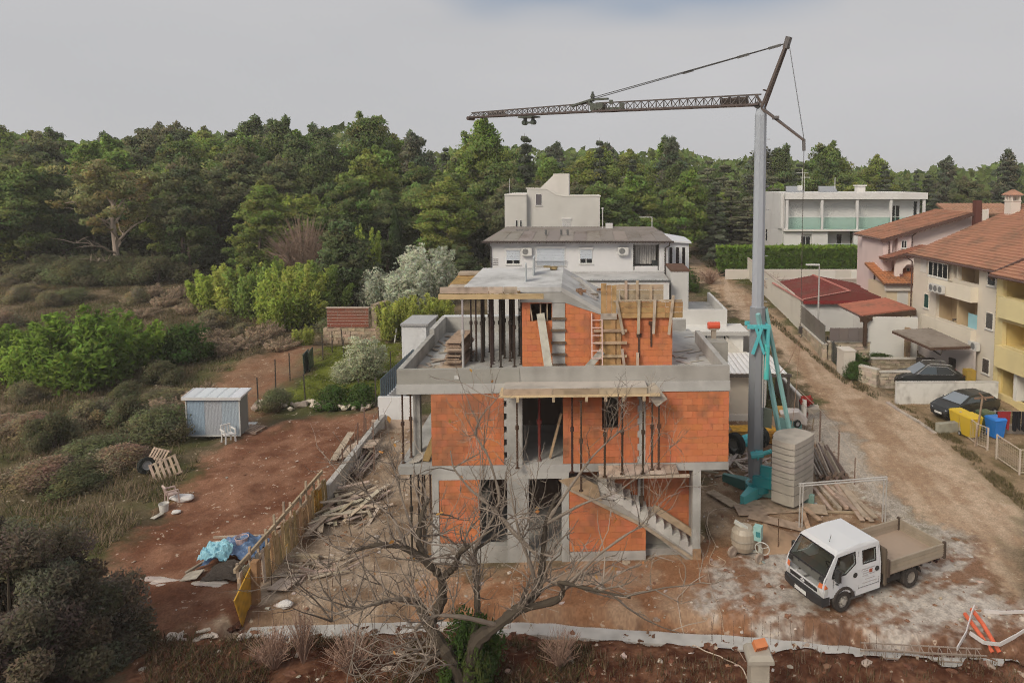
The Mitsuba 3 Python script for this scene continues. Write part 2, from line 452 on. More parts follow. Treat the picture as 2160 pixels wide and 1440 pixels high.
def block_wall(parent, fr, outline, b0, holes=(), thick=0.25, parts=True, along='a', size=(0.40, 0.25), seed=1, tint=1.0):
    """Clay blocks laid in courses, each its own piece, on a mortar core a few millimetres behind their faces."""
    mk = fr.wall if along == 'a' else fr.side
    w = P(parent, 'wall', mk(outline, b0 + 0.014, b0 + thick, holes), 'dirty', (0.52, 0.20, 0.10))
    shape = Polygon(outline, holes)
    a0, z0, a1, z1 = shape.bounds
    r_ = np.random.default_rng(seed)
    rest, rcol = [], []
    bl, bh = size
    for j in range(int((z1 - z0) / bh) + 1):
        course = r_.uniform(0.965, 1.035)
        for i in range(-1, int((a1 - a0) / bl) + 2):
            x = a0 + (i + 0.5 * (j % 2)) * bl
            cell = Polygon(rect(x + 0.004, x + bl - 0.004, z0 + j * bh + 0.004, z0 + (j + 1) * bh - 0.004)).intersection(shape)
            for g_ in getattr(cell, 'geoms', [cell]):
                if g_.geom_type != 'Polygon' or g_.area < 0.004:
                    continue
                c = np.clip(np.array(CLAY) * tint * course * r_.uniform(0.965, 1.03) * np.array([1, r_.uniform(0.93, 1.06), r_.uniform(0.9, 1.08)]), 0, 0.9)
                if r_.random() < 0.03:
                    c = c * 0.75
                d = r_.uniform(0, 0.006)
                m = mk(list(g_.exterior.coords)[:-1], b0 - d, b0 + 0.03)
                if parts and block_count[0] < 300 and g_.area > 0.05:
                    block_count[0] += 1
                    P(w, 'block', m, 'dirty', c)
                else:
                    rest.append(m)
                    rcol.append(np.tile(c, (len(m[0]), 1)))
    if rest:
        P(w, 'small_block', cat(*rest), 'dirty', np.vstack(rcol), kind='stuff')
    return w


# ground floor
house_part('foundation', HF.box(1.3, 11.5, 0.35, 9.0, -0.75, -0.05), col=CON2)
house_part('plinth', HF.wall([(6.49, -0.6), (9.47, -0.6), (9.47, 0.06), (6.49, 0.06)], 0.02, 0.3), col=(0.55, 0.53, 0.50))
house_part('plinth', HF.wall([(1.2, -0.6), (4.94, -0.6), (4.94, 0.3), (1.2, 0.5)], 0.03, 0.3), col=CON2)
house_part('plinth', HF.box(4.94, 6.3, 0.1, 0.5, -0.6, 0.0), col=CON2)
for a0, a1, b0, b1, z1 in ((1.27, 1.52, 0.0, 0.3, 3.0), (6.21, 6.49, 0.0, 0.3, 3.0), (11.29, 11.6, 0.0, 0.3, 3.25), (9.24, 9.46, 0.75, 1.05, 3.25), (6.25, 6.5, 4.0, 4.3, 3.25), (1.3, 1.55, 4.4, 4.7, 3.0)):
    house_part('column', HF.box(a0, a1, b0, b1, -0.6, z1))
house_part('column', HF.box(4.12, 4.94, 0.02, 0.28, -0.6, 3.0), col=(0.45, 0.445, 0.43))
block_wall(house, HF, [(1.53, 0.5), (3.06, 0.5), (3.06, 3.0), (1.53, 3.0)], 0.03, seed=3)
block_wall(house, HF, [(6.5, 0.07), (9.47, 0.07), (9.47, 1.02), (6.5, 2.62)], 0.02, seed=4)
block_wall(house, HF, rect(6.6, 9.23, 1.2, 3.2), 1.0, seed=5, parts=False, tint=0.85)  # same clay, darkened: the shade behind the stair is put into the colour
block_wall(house, HF, rect(9.46, 11.4, -0.4, 3.2), 0.95, seed=6, tint=0.9)  # same clay again, its shaded look put into the block colour
house_part('inner_wall', HF.side(rect(0.3, 9.0, -0.6, 3.0), 11.3, 11.5), col=CON2)
house_part('inner_wall', HF.box(1.3, 11.5, 8.8, 9.0, -0.6, 3.2), col=CON2)
house_part('inner_wall', HF.side(rect(0.3, 3.4, -0.6, 3.0) + [], 1.3, 1.5), col=CON2)
house_part('inner_wall', HF.side(rect(4.7, 9.0, -0.6, 3.0), 1.3, 1.5), col=CON2)
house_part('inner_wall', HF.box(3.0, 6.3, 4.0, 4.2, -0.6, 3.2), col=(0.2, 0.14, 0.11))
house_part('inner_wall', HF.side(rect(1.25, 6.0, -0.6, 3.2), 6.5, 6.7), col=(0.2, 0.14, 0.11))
house_part('retaining_wall', HF.wall([(9.5, -0.75), (11.5, -0.75), (11.5, -0.15), (9.5, 0.9)], 0.7, 0.9), col=(0.42, 0.40, 0.36))
house_part('beam', HF.box(1.27, 6.49, 0.01, 0.3, 3.0, 3.25))
house_part('beam', HF.box(9.46, 12.0, 0.6, 0.95, 3.0, 3.25))

# the outside stair
n_st = 12
sa = np.linspace(7.62, 11.42, n_st + 1)
sz = np.linspace(2.83, -0.05, n_st + 1)
stair = key(house + '__stair')
for i in range(n_st):
    P(stair, 'step', HF.box(sa[i], sa[i + 1] + 0.03, 0.02, 0.98, sz[i + 1] - 0.22, sz[i + 1] + 0.22), 'conc', jit((0.60, 0.58, 0.55), 0.06))
P(stair, 'stair_slab', HF.wall([(6.5, 2.62), (6.5, 2.9), (7.62, 2.52), (11.42, -0.25), (11.55, -0.6), (11.3, -0.55), (9.5, 0.95)], 0.0, 1.0), 'conc', (0.40, 0.375, 0.345))
P(stair, 'formwork_board', bar(HF.w(np.array([9.8, 0.35, 1.62])), HF.w(np.array([11.75, 0.30, 0.30])), 0.10, 0.26), 'wood', TIMBER)
P(stair, 'formwork_board', bar(HF.w(np.array([6.5, -0.03, 2.60])), HF.w(np.array([9.45, -0.03, 1.05])), 0.03, 0.12), 'wood', (0.46, 0.38, 0.29))
P(stair, 'formwork_board', bar(HF.w(np.array([9.45, -0.03, 1.02])), HF.w(np.array([11.3, -0.03, -0.28])), 0.03, 0.12), 'wood', (0.46, 0.38, 0.29))
P(stair, 'end_board', HF.box(11.3, 11.62, -0.05, 0.5, -0.75, 0.1), 'wood', (0.40, 0.26, 0.16))
P(stair, 'side_panel', HF.wall([(6.1, 2.95), (6.6, 2.58), (7.75, 2.1), (7.6, 2.72), (6.9, 3.12)], -0.06, -0.02), 'wood', (0.45, 0.33, 0.22))

# first floor
house_part('floor_slab', HF.box(0, 12.67, 0, 9.27, 3.25, 3.56), col=(0.47, 0.465, 0.45))
block_wall(house, HF, rect(1.28, 4.02, 3.57, 6.35), 0.01, seed=7)
jag = [(4.03, 3.57)]
for i in range(11):
    jag += [(4.03 + 0.10 * (i % 2), 3.57 + 0.25 * i), (4.03 + 0.10 * (i % 2), 3.57 + 0.25 * (i + 1))]
house_part('column', HF.wall(jag[1:] + [(4.72, 6.32), (4.72, 3.57)], 0.02, 0.3))
jl = []
for i in range(11):
    jl += [(9.13 + 0.07 * (i % 2), 3.57 + 0.25 * i), (9.13 + 0.07 * (i % 2), 3.57 + 0.25 * (i + 1))]
jr = [(9.50 - 0.07 * ((i + 1) % 2), z) for i in range(11) for z in (3.57 + 0.25 * i, 3.57 + 0.25 * (i + 1))]
house_part('column', HF.wall(jl + jr[::-1], 0.015, 0.3))
block_wall(house, HF, rect(6.27, 9.18, 3.57, 6.34), 0.03, holes=[rect(7.77, 8.4, 4.88, 6.2)], seed=8)
block_wall(house, HF, rect(9.44, 12.66, 3.57, 6.33), 0.01, seed=9)
for a0, a1, b0, b1 in ((0.35, 0.62, 1.1, 1.4), (0.75, 1.05, 4.2, 4.5), (0.3, 0.6, 8.6, 8.9)):
    house_part('column', HF.box(a0, a1, b0, b1, 3.55, 6.37))
house_part('inner_wall', HF.side(rect(0.3, 2.0, 3.56, 6.36), 1.3, 1.5), col=(0.34, 0.33, 0.31))
house_part('inner_wall', HF.side(rect(4.4, 9.2, 3.56, 6.36), 1.3, 1.5), col=CON2)
house_part('inner_wall', HF.box(1.5, 12.6, 8.9, 9.15, 3.56, 6.36), col=CON2)
house_part('inner_wall', HF.side(rect(0.3, 8.9, 3.56, 6.36), 12.4, 12.65), col=CON2)
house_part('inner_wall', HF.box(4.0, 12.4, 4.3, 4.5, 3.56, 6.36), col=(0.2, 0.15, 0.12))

# terrace slab, parapets
house_part('floor_slab', HF.box(0, 12.69, 0, 9.27, 6.36, 6.74), col=(0.50, 0.495, 0.48))
house_part('parapet', HF.wall(rect(0.02, 4.64, 6.74, 7.30), 0.015, 0.20), col=(0.36, 0.35, 0.32))
house_part('parapet', HF.wall(rect(4.66, 12.67, 6.74, 7.33), 0.04, 0.22), col=(0.41, 0.395, 0.37))
house_part('parapet', HF.side(rect(0.20, 6.0, 6.74, 7.30), 0.02, 0.22), col=(0.47, 0.46, 0.44))
house_part('parapet', HF.side(rect(6.0, 9.2, 6.74, 7.55), 0.025, 0.24), col=(0.52, 0.51, 0.49))
house_part('parapet', HF.box(0.24, 4.5, 9.0, 9.2, 6.74, 7.5), col=(0.48, 0.47, 0.45))
house_part('parapet_rail', HF.box(0.1, 4.5, 8.98, 9.24, 7.505, 7.57), 'vg', (0.62, 0.64, 0.66))
house_part('parapet', HF.side(rect(0.22, 6.3, 6.74, 7.33), 12.45, 12.665), col=(0.47, 0.46, 0.44))
house_part('parapet', HF.box(11.0, 12.45, 8.9, 9.15, 6.74, 7.3), col=(0.47, 0.46, 0.44))
house_part('pier', HF.box(12.80, 13.62, 4.5, 5.4, 6.0, 7.16), col=(0.40, 0.385, 0.35))
P(house + '__parapet', 'label_plate', HF.box(2.18, 2.36, -0.01, 0.013, 6.93, 7.06), 'vc', (0.62, 0.62, 0.60))

# canopy over the first floor door
can = key(house + '__canopy')
P(can, 'canopy_slab', HF.box(4.1, 9.4, -0.95, -0.003, 6.60, 6.80), 'conc', (0.52, 0.47, 0.42))
P(can, 'formwork_sheet', HF.box(3.95, 9.85, -1.15, -0.02, 6.545, 6.585), 'wood', (0.62, 0.48, 0.30))
for i, (a0, a1) in enumerate(((4.1, 5.9), (5.92, 7.6), (7.62, 9.38))):
    P(can, 'edge_board', HF.box(a0, a1, -0.985, -0.955, 6.59, 6.82), 'wood', jit((0.45, 0.36, 0.27), 0.12))
for a in (4.6, 5.9, 7.1, 7.8, 8.45, 9.2):
    P(can, 'joist', HF.box(a, a + 0.1, -1.25, -0.06, 6.40, 6.54), 'wood', jit((0.50, 0.40, 0.28), 0.12))
P(can, 'side_board', bar(HF.w(np.array([9.45, -0.9, 6.85])), HF.w(np.array([9.95, -0.85, 6.2])), 0.5, 0.03, up=HF.ey.tolist() + [0]), 'wood', (0.52, 0.47, 0.40))

# first floor landing
for a0, a1, b0, z in ((7.62, 8.55, -1.0, 3.50), (8.57, 9.5, -0.95, 3.53), (9.52, 10.1, -0.95, 3.55), (10.12, 10.6, -0.8, 3.52)):
    house_part('landing_board', HF.box(a0, a1, b0, -0.01, z - 0.03, z), 'wood', jit((0.54, 0.46, 0.38), 0.1))
house_part('landing_beam', HF.box(7.6, 11.0, -0.9, -0.8, 3.36, 3.46), 'wood', (0.52, 0.44, 0.35))

# upper storey
UB = 1.9
block_wall(house, HF, rect(4.6, 5.82, 6.75, 9.5), UB, holes=[rect(4.93, 5.80, 8.72, 9.45)], seed=11)
block_wall(house, HF, [(6.34, 6.75), (10.72, 6.75), (10.72, 8.95), (7.86, 8.95), (6.36, 9.46)], UB, seed=12, parts=True)
house_part('column', HF.box(5.82, 6.34, UB + 0.01, UB + 0.3, 6.75, 9.46))
house_part('gable_beam', HF.wall([(4.55, 9.5), (6.36, 9.47), (7.86, 8.96), (7.86, 9.13), (6.2, 10.08), (4.55, 10.1)], UB - 0.02, UB + 0.25), col=(0.46, 0.455, 0.44))
for z in (8.84, 8.36, 7.85, 7.37, 6.93):
    house_part('column_clamp', HF.box(5.78, 6.38, UB - 0.09, UB - 0.005, z - 0.05, z + 0.04), 'wood', (0.17, 0.13, 0.10))
house_part('inner_wall', HF.side(rect(UB + 0.2, 8.2, 6.75, 9.9), 4.62, 4.85), col=CON2)
house_part('inner_wall', HF.side(rect(UB + 0.26, 6.5, 6.75, 8.9), 10.5, 10.7), 'dirty', CLAY)
house_part('inner_wall', HF.box(4.85, 10.5, 8.0, 8.2, 6.75, 8.9), col=CON2)
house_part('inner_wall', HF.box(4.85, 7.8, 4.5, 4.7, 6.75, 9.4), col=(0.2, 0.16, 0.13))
roof = key(house + '__roof')
P(roof, 'roof_slab', HF.m(cat(ext(rect(2.25, 6.2, UB - 0.05, 8.1), 9.92, 10.12))), 'conc', (0.60, 0.60, 0.60))
P(roof, 'roof_slab', HF.wall([(6.2, 9.93), (7.84, 8.98), (7.84, 9.17), (6.2, 10.12)], UB - 0.045, 8.1), 'conc', (0.56, 0.555, 0.55))
P(roof, 'roof_slab', HF.wall([(7.84, 9.0), (8.6, 8.6), (8.6, 8.8), (7.84, 9.18)], 3.0, 8.1), 'conc', (0.54, 0.53, 0.52))
for a0, b0, a1, b1, h in ((4.63, 3.3, 4.68, 3.9, 0.75), (4.85, 5.2, 4.9, 6.4, 0.8)):
    P(roof, 'roof_upstand', HF.box(a0, a1, b0, b1, 10.12, 10.12 + h), 'vg', (0.42, 0.45, 0.46))

# stair tower formwork
fw = key(house + '__formwork')


def board(a0, a1, z0, z1, b=UB - 0.09, c=(0.46, 0.29, 0.14), t=0.03, nm='board', s=0.14):
    P(fw, nm, HF.box(a0, a1, b, b + t, z0, z1), 'wood', jit(c, s))


for a0, a1 in ((7.80, 8.02), (8.03, 8.22), (8.23, 8.42)):
    board(a0, a1, 9.05, 10.22 + rng.uniform(-0.1, 0.05))
    board(a0 - 0.05, a1 - 0.03, 6.76, 8.8)
board(8.43, 8.62, 6.76, 8.8)
board(7.78, 8.45, 8.80, 9.05, b=UB - 0.13, c=(0.50, 0.44, 0.36))
for z in (8.35, 7.85, 7.3, 6.9):
    P(fw, 'clamp', HF.box(7.5, 8.85, UB - 0.19, UB - 0.1, z - 0.05, z + 0.05), 'wood', jit((0.45, 0.33, 0.23), 0.15))
for i, z in enumerate((8.86, 9.08, 9.3)):
    for a0, a1 in ((8.5, 9.4), (9.41, 10.4), (10.41, 11.12)):
        board(a0, a1, z, z + 0.205, b=UB - 0.14)
P(fw, 'rail', HF.box(8.3, 11.1, UB - 0.12, UB + 0.02, 9.52, 9.58), 'wood', (0.52, 0.42, 0.31))
for a0, z0, a1, z1 in ((8.42, 9.6, 8.70, 8.2), (9.33, 9.62, 9.31, 8.22), (9.98, 9.72, 9.92, 8.22), (10.72, 9.78, 10.55, 8.18), (6.35 + 2.3, 7.6, 8.75, 6.8), (9.28, 7.45, 9.28, 6.8)):
    P(fw, 'brace', bar(HF.w(np.array([a0, UB - 0.2, z0])), HF.w(np.array([a1, UB - 0.2, z1])), 0.11, 0.07, up=HF.ey.tolist() + [0]), 'wood', jit((0.52, 0.43, 0.33), 0.15))
block_wall(house, HF, rect(8.95, 10.35, 8.6, 9.15), 4.5, seed=14, parts=False)
house_part('inner_wall', HF.box(8.95, 10.35, 4.75, 6.4, 6.75, 9.0), 'dirty', CLAY)
for z in (9.13, 9.36, 9.6):
    board(8.5, 10.68, z, z + 0.22, b=4.4, c=(0.44, 0.36, 0.26))
for a in (8.95, 9.45, 10.05):
    P(fw, 'brace', HF.box(a, a + 0.12, 4.3, 4.39, 8.75, 10.0 if a < 10 else 9.8), 'wood', jit((0.5, 0.4, 0.3), 0.15))
P(fw, 'side_board', bar(HF.w(np.array([8.55, UB, 9.75])), HF.w(np.array([8.75, 4.3, 9.1])), 0.03, 0.5), 'wood', (0.5, 0.45, 0.38))

# porch formwork at the left of the roof
pf = key(house + '__porch_formwork')
for i, (a0, a1) in enumerate(((1.4, 3.3), (3.32, 3.9), (3.92, 4.45))):
    P(pf, 'fascia_board', HF.box(a0, a1, UB - 0.42, UB - 0.39, 9.95, 10.2), 'wood', jit((0.52, 0.43, 0.35), 0.12))
P(pf, 'bearer', HF.box(1.35, 5.5, UB - 0.5, UB - 0.36, 9.72, 9.92), 'wood', (0.56, 0.42, 0.24))
P(pf, 'bearer', HF.box(1.35, 4.5, 4.6, 4.75, 9.72, 9.9), 'wood', (0.40, 0.30, 0.18))
P(pf, 'bearer', HF.box(1.35, 4.5, 7.6, 7.75, 9.72, 9.9), 'wood', (0.40, 0.30, 0.18))
for i in range(12):
    b = UB - 0.2 + i * 0.55
    P(pf, 'joist', HF.box(1.45 - 0.02 * i, 4.55, b, b + 0.09, 9.905, 9.99), 'wood', jit((0.50, 0.33, 0.15), 0.12))
P(pf, 'deck_board', HF.box(1.5, 2.3, UB - 0.35, 3.4, 9.995, 10.03), 'wood', (0.50, 0.42, 0.34))
P(pf, 'deck_board', HF.box(1.3, 2.24, 6.4, 7.2, 9.995, 10.1), 'wood', (0.44, 0.36, 0.28))


def prop(p, h, label, group, col=(0.075, 0.05, 0.04), r=0.035, lean=(0, 0)):
    k_ = T('steel_prop', label, 'formwork prop', group)
    p = np.asarray(p, float)
    top = p + [lean[0], lean[1], h]
    P(k_, 'outer_tube', cyl(p + [0, 0, 0.012], p + (top - p) * 0.55, r * 1.25, 8), 'vg', col)
    P(k_, 'inner_tube', cyl(p + (top - p) * 0.55, top - [0, 0, 0.012], r, 8), 'vg', jit(col, 0.2))
    P(k_, 'collar', cyl(p + (top - p) * 0.53, p + (top - p) * 0.58, r * 2.1, 8), 'vg', jit(col, 0.2))
    P(k_, 'base_plate', mv(bx(-0.08, 0.08, -0.08, 0.08, 0, 0.012), p), 'vg', col)
    P(k_, 'head_plate', mv(bx(-0.07, 0.07, -0.07, 0.07, -0.012, 0), top), 'vg', col)
    return k_


r2 = np.random.default_rng(21)
for i in range(26):
    a, b = 2.3 + 2.1 * r2.random() ** 0.9, 2.2 + 5.6 * r2.random()
    if i < 8:
        a, b = (2.55, 2.8, 3.05, 3.3, 3.55, 4.25, 4.5, 4.38)[i], (3.3, 4.0, 4.9, 2.75, 3.3, 2.35, 2.7, 4.4)[i]
    prop(HF.w(np.array([a, b, 6.745])), 2.97, 'dark rusty steel prop holding up the porch formwork on the terrace', 'rusty props under the porch formwork', col=jit((0.06, 0.042, 0.036), 0.4))
prop(HF.w(np.array([2.28, UB - 0.43, 6.745])), 2.97, 'pale grey steel prop at the front edge of the porch formwork', None, col=(0.42, 0.41, 0.40), r=0.04)
red = (0.16, 0.035, 0.03)
prop(HF.w(np.array([5.35, 0.4, 3.565])), 2.78, 'dark red steel prop standing in the first floor doorway', None, col=red, r=0.05)
for a, b, z0, z1 in ((6.62, -0.75, 3.565, 6.53), (6.95, -1.08, 3.0, 6.39), (7.82, -1.05, 3.51, 6.39), (8.48, -0.85, 3.51, 6.39), (9.25, -0.9, 3.54, 6.39), (9.62, -0.6, 3.56, 6.53), (9.88, -0.55, 3.56, 6.53)):
    prop(HF.w(np.array([a, b, z0])), z1 - z0, 'rusty steel prop holding up the canopy formwork over the landing', 'props under the landing canopy', col=jit((0.075, 0.045, 0.032), 0.3))
prop(HF.w(np.array([4.55, -0.3, 3.565])), 2.83, 'rusty prop in front of the concrete column left of the first floor doorway', None, col=(0.085, 0.05, 0.035))
for a, b in ((0.12, 0.35), (0.3, 0.9)):
    prop(HF.w(np.array([a, b, 3.565])), 2.79, 'rusty prop at the open left edge of the first floor balcony', 'props on the left balcony', col=jit((0.085, 0.05, 0.035), 0.2))
for a, b in ((0.35, 0.5), (0.62, 1.3), (0.9, 0.4), (0.25, 2.2), (0.8, 2.6), (0.4, 3.8), (1.0, 1.8)):
    prop(HF.w(np.array([a, b, -0.3])), 3.54, 'dark prop carrying the balcony slab at the left of the ground floor', 'props below the left balcony', col=jit((0.06, 0.045, 0.035), 0.3))
prop(HF.w(np.array([9.35, 0.5, 0.3])), 2.94, 'dark timber-wrapped prop standing on the outside stair', None, col=(0.10, 0.07, 0.05), r=0.05)

# ---------------------------------------------------------------- the tower crane
JF = Frame((7.40, 31.40), (-0.805, 0.593))
crane = T('tower_crane', 'tall self-erecting tower crane with grey mast and turquoise base beside the house', 'crane')
TURQ, TEAL, IRON, MAST = (0.24, 0.47, 0.48), (0.03, 0.27, 0.30), (0.10, 0.075, 0.065), (0.44, 0.475, 0.53)


def J(s, t, z):
    return JF.w(np.array([s, t, z], float))


def octo(r0, z0, r1, z1, c=(7.40, 31.40)):
    a = np.arange(8) * math.pi / 4 + math.pi / 8
    sq = np.where(np.arange(8) % 2 == 0, 1.0, 1.0)
    v = np.vstack([np.stack([c[0] + r * np.cos(a) * sq, c[1] + r * np.sin(a) * sq, a * 0 + z], 1) for r, z in ((r0, z0), (r1, z1))])
    k_ = np.arange(8)
    f = np.vstack([np.stack([k_, (k_ + 1) % 8, (k_ + 1) % 8 + 8], 1), np.stack([k_, (k_ + 1) % 8 + 8, k_ + 8], 1), [[8, 8 + j, 9 + j] for j in range(1, 7)]])
    return v, f


P(crane, 'lower_mast', cat(octo(0.30, 0.5, 0.36, 1.9), octo(0.36, 1.9, 0.36, 4.0), octo(0.36, 4.0, 0.35, 8.6)), 'steel', (0.30, 0.32, 0.35))
P(crane, 'upper_mast', cat(octo(0.275, 8.6, 0.265, 17.35), octo(0.265, 17.35, 0.16, 17.85)), 'steel', MAST)
for i in range(8):
    P(crane, 'rung', bar([7.64, 31.12, 8.9 + i * 1.05], [7.74, 31.02, 8.9 + i * 1.05], 0.03), 'vg', (0.3, 0.3, 0.32))
P(crane, 'mast_gusset', ext([(7.72, 31.2), (8.05, 31.0), (8.05, 31.08), (7.72, 31.3)], 3.0, 3.9), 'vg', (0.10, 0.12, 0.10))
P(crane, 'collar_frame', cat(mv(bx(-0.5, 0.55, -0.46, -0.36, -0.09, 0.09), (7.35, 31.4, 7.75)), mv(bx(0.40, 0.52, -0.45, 0.4, -0.9, 0.12), (7.35, 31.4, 7.7)), mv(bx(-0.44, 0.5, 0.36, 0.46, -0.09, 0.09), (7.35, 31.4, 7.75)),
                         bar([7.5, 30.92, 7.75], [7.10, 30.95, 6.5], 0.10, 0.14), bar([7.2, 30.93, 7.8], [7.62, 30.9, 6.5], 0.05, 0.12)), 'vg', (0.10, 0.46, 0.50))
P(crane, 'stay_strut', cat(bar([7.32, 30.98, 8.35], [8.72, 32.1, 2.3], 0.17, 0.17)), 'vg', TURQ)
P(crane, 'stay_strut', cat(bar([7.75, 31.4, 8.55], [9.25, 32.16, 2.3], 0.15, 0.15)), 'vg', (0.27, 0.50, 0.49))
P(crane, 'strut_pin', cyl([7.35, 31.35, 8.5], [7.8, 31.4, 8.55], 0.07), 'vg', IRON)
P(crane, 'hydraulic_cylinder', cyl([7.80, 31.1, 6.9], [7.76, 31.05, 5.3], 0.13), 'vg', (0.09, 0.50, 0.47))
P(crane, 'piston_rod', cyl([7.76, 31.05, 5.3], [7.72, 31.0, 4.1], 0.045), 'vg', (0.35, 0.34, 0.33))
for dx in (0.1, 0.2):
    P(crane, 'mast_pipe', cyl([7.5 + dx, 30.98, 4.0], [7.5 + dx, 30.98, 6.6], 0.025, 6), 'vg', (0.5, 0.48, 0.46))
P(crane, 'winch_drum', cat(cyl([7.1, 30.95, 1.75], [7.65, 30.9, 1.85], 0.17, 14), cyl([7.65, 30.9, 1.85], [8.05, 30.95, 1.95], 0.10, 10), cyl([7.35, 30.95, 1.76], [7.42, 30.95, 1.77], 0.23, 14)), 'vg', (0.08, 0.42, 0.46))
P(crane, 'slewing_platform', cat(ext([(7.2, 31.0), (8.2, 30.4), (9.0, 31.4), (8.0, 32.0)], 0.30, 0.75), mv(bx(-0.6, 0.6, -0.06, 0.06, 0, 0.55), (8.1, 30.75, 0.7), rz=-0.55), cyl([7.55, 31.3, 0.0], [7.55, 31.3, 0.3], 0.6, 20)), 'vg', TEAL)
P(crane, 'tank', cat(cyl([8.55, 31.9, 0.7], [8.55, 31.9, 2.3], 0.22, 12), bx(8.35, 8.8, 31.7, 32.1, 0.7, 1.6)), 'vg', (0.09, 0.08, 0.075))
for (ex_, ey_), c in (((6.15, 32.6), (0.05, 0.16, 0.15)), ((6.55, 30.15), (0.08, 0.40, 0.42)), ((9.85, 30.25), (0.16, 0.26, 0.23)), ((8.9, 33.2), TEAL)):
    a_, b_ = np.array([7.6, 31.3]), np.array([ex_, ey_])
    nn = np.array([-(b_ - a_)[1], (b_ - a_)[0]]) / np.linalg.norm(b_ - a_)
    p_ = [a_ + nn * 0.32, b_ + nn * 0.10, b_ - nn * 0.10, a_ - nn * 0.32]
    m = ext([tuple(q) for q in p_], -0.22, 0.18)
    m[0][:, 2] += np.where((m[0][:, 2] > 0) & (np.linalg.norm(m[0][:, :2] - a_, axis=1) < 0.8), 0.16, 0)
    leg = P(crane, 'outrigger_leg', m, 'vg', c)
    P(leg, 'foot_plate', mv(bx(-0.16, 0.16, -0.16, 0.16, -0.34, -0.23), (ex_, ey_, 0.0)), 'vg', (0.3, 0.3, 0.29))
# ballast blocks: crescent slabs, counter side
d2, n2 = np.array([0.72, -0.69]), np.array([0.69, 0.72])
cb = np.array([8.75, 30.45])
prof = [(0.55, -1.0), (0.80, -0.98)] + [(0.95 + 0.12 * math.cos(t), 1.12 * math.sin(t)) for t in np.linspace(-0.95, 0.95, 9)] + [(0.55, 1.06), (0.02, 1.0)] + [(-0.08 - 0.32 * (1 - (t / 0.8) ** 2), t) for t in np.linspace(0.75, -0.8, 7)] + [(-0.05, -0.98)]
prof = [tuple(cb + (q[0] - 0.3) * d2 + q[1] * n2) for q in prof]
zs = [0.03, 0.55, 0.98, 1.26, 1.53, 1.80, 2.07, 2.34, 2.61, 2.90]
for i, (z0, z1) in enumerate(zip(zs[:-1], zs[1:])):
    P(crane, 'ballast_block', ext(prof, z0 + 0.035, z1), 'conc', jit((0.50, 0.455, 0.40), 0.07))
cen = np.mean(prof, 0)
P(crane, 'added_dark_core', ext([tuple(cen + 0.93 * (np.array(q) - cen)) for q in prof], 0.03, 2.88), 'vc', (0.05, 0.045, 0.04))  # added dark core, so the gaps between the slabs look shaded
# jib: triangular lattice
jib = key(crane + '__jib')


def lattice(s0, s1, zb0, zb1, h0, h1, w, n):
    out, r_ = [], 0.022
    S_ = np.linspace(s0, s1, n + 1)
    zb = lambda s: zb0 + (zb1 - zb0) * (s - s0) / (s1 - s0)
    zt = lambda s: zb(s) + h0 + (h1 - h0) * (s - s0) / (s1 - s0)
    P(jib, 'top_chord', bar(J(s0, 0, zt(s0)), J(s1, 0, zt(s1)), 0.07), 'vg', (0.10, 0.085, 0.08))
    for t in (-w, w):
        P(jib, 'bottom_chord', bar(J(s0, t, zb(s0)), J(s1, t, zb(s1)), 0.09, 0.08), 'vg', (0.10, 0.075, 0.07))
    for a_, b_ in zip(S_[:-1], S_[1:]):
        m_ = (a_ + b_) / 2
        for t in (-w, w):
            out += [tb([J(a_, t, zb(a_)), J(m_, 0, zt(m_))], r_, 4), tb([J(m_, 0, zt(m_)), J(b_, t, zb(b_))], r_, 4)]
        out.append(tb([J(a_, -w, zb(a_)), J(b_, w, zb(b_))], r_, 4))
    P(jib, 'lacing', cat(*out), 'vg', (0.10, 0.085, 0.08), kind='stuff')


lattice(0.0, 9.3, 17.82, 18.06, 0.46, 0.44, 0.30, 21)
lattice(9.6, 18.75, 18.08, 18.26, 0.44, 0.28, 0.28, 23)
P(jib, 'joint_frame', cat(bar(J(9.2, 0, 18.1), J(9.7, 0, 18.6), 0.25, 0.12), bar(J(10.9, 0, 18.45), J(9.4, 0, 18.72), 0.25, 0.10), bar(J(9.4, 0, 18.7), J(8.5, 0, 18.68), 0.16, 0.1), cyl(J(9.3, -0.2, 18.25), J(9.3, 0.2, 18.25), 0.24, 14), cyl(J(8.9, -0.2, 18.3), J(8.9, 0.2, 18.3), 0.2, 14)), 'vg', (0.09, 0.10, 0.08))
P(jib, 'king_post', cat(cyl(J(9.5, 0, 18.6), J(9.5, 0, 19.0), 0.10, 8), cyl(J(9.5, 0, 18.8), J(9.5, 0, 19.12), 0.06, 8), cyl(J(9.5, 0, 18.82), J(9.5, 0, 18.9), 0.14, 8)), 'vg', (0.07, 0.08, 0.065))
P(jib, 'winch', cat(cyl(J(8.6, 0, 18.15), J(7.6, 0, 18.12), 0.09, 8), mv(bx(-0.12, 0.12, -0.15, 0.15, -0.2, 0.2), J(7.6, 0, 18.2)), mv(bx(-0.1, 0.1, -0.1, 0.1, -0.1, 0.1), J(8.3, 0, 18.5))), 'vg', (0.10, 0.11, 0.09))
P(jib, 'mesh_panel', JF.box(0.75, 2.15, -0.30, -0.28, 17.93, 18.28), 'vg', (0.09, 0.07, 0.06))
P(jib, 'sign_panel', bar(J(16.1, -0.2, 18.36), J(17.5, -0.2, 18.42), 0.02, 0.32), 'vg', (0.36, 0.32, 0.30))
P(jib, 'tip_pulley', cyl(J(18.85, -0.25, 18.2), J(18.85, 0.25, 18.2), 0.12, 10), 'vg', IRON)
trol = P(crane, 'trolley', cat(mv(bx(-0.55, 0.55, -0.35, 0.35, -0.05, 0.05), (0, 0, 0))), 'vg', (0.07, 0.08, 0.065))
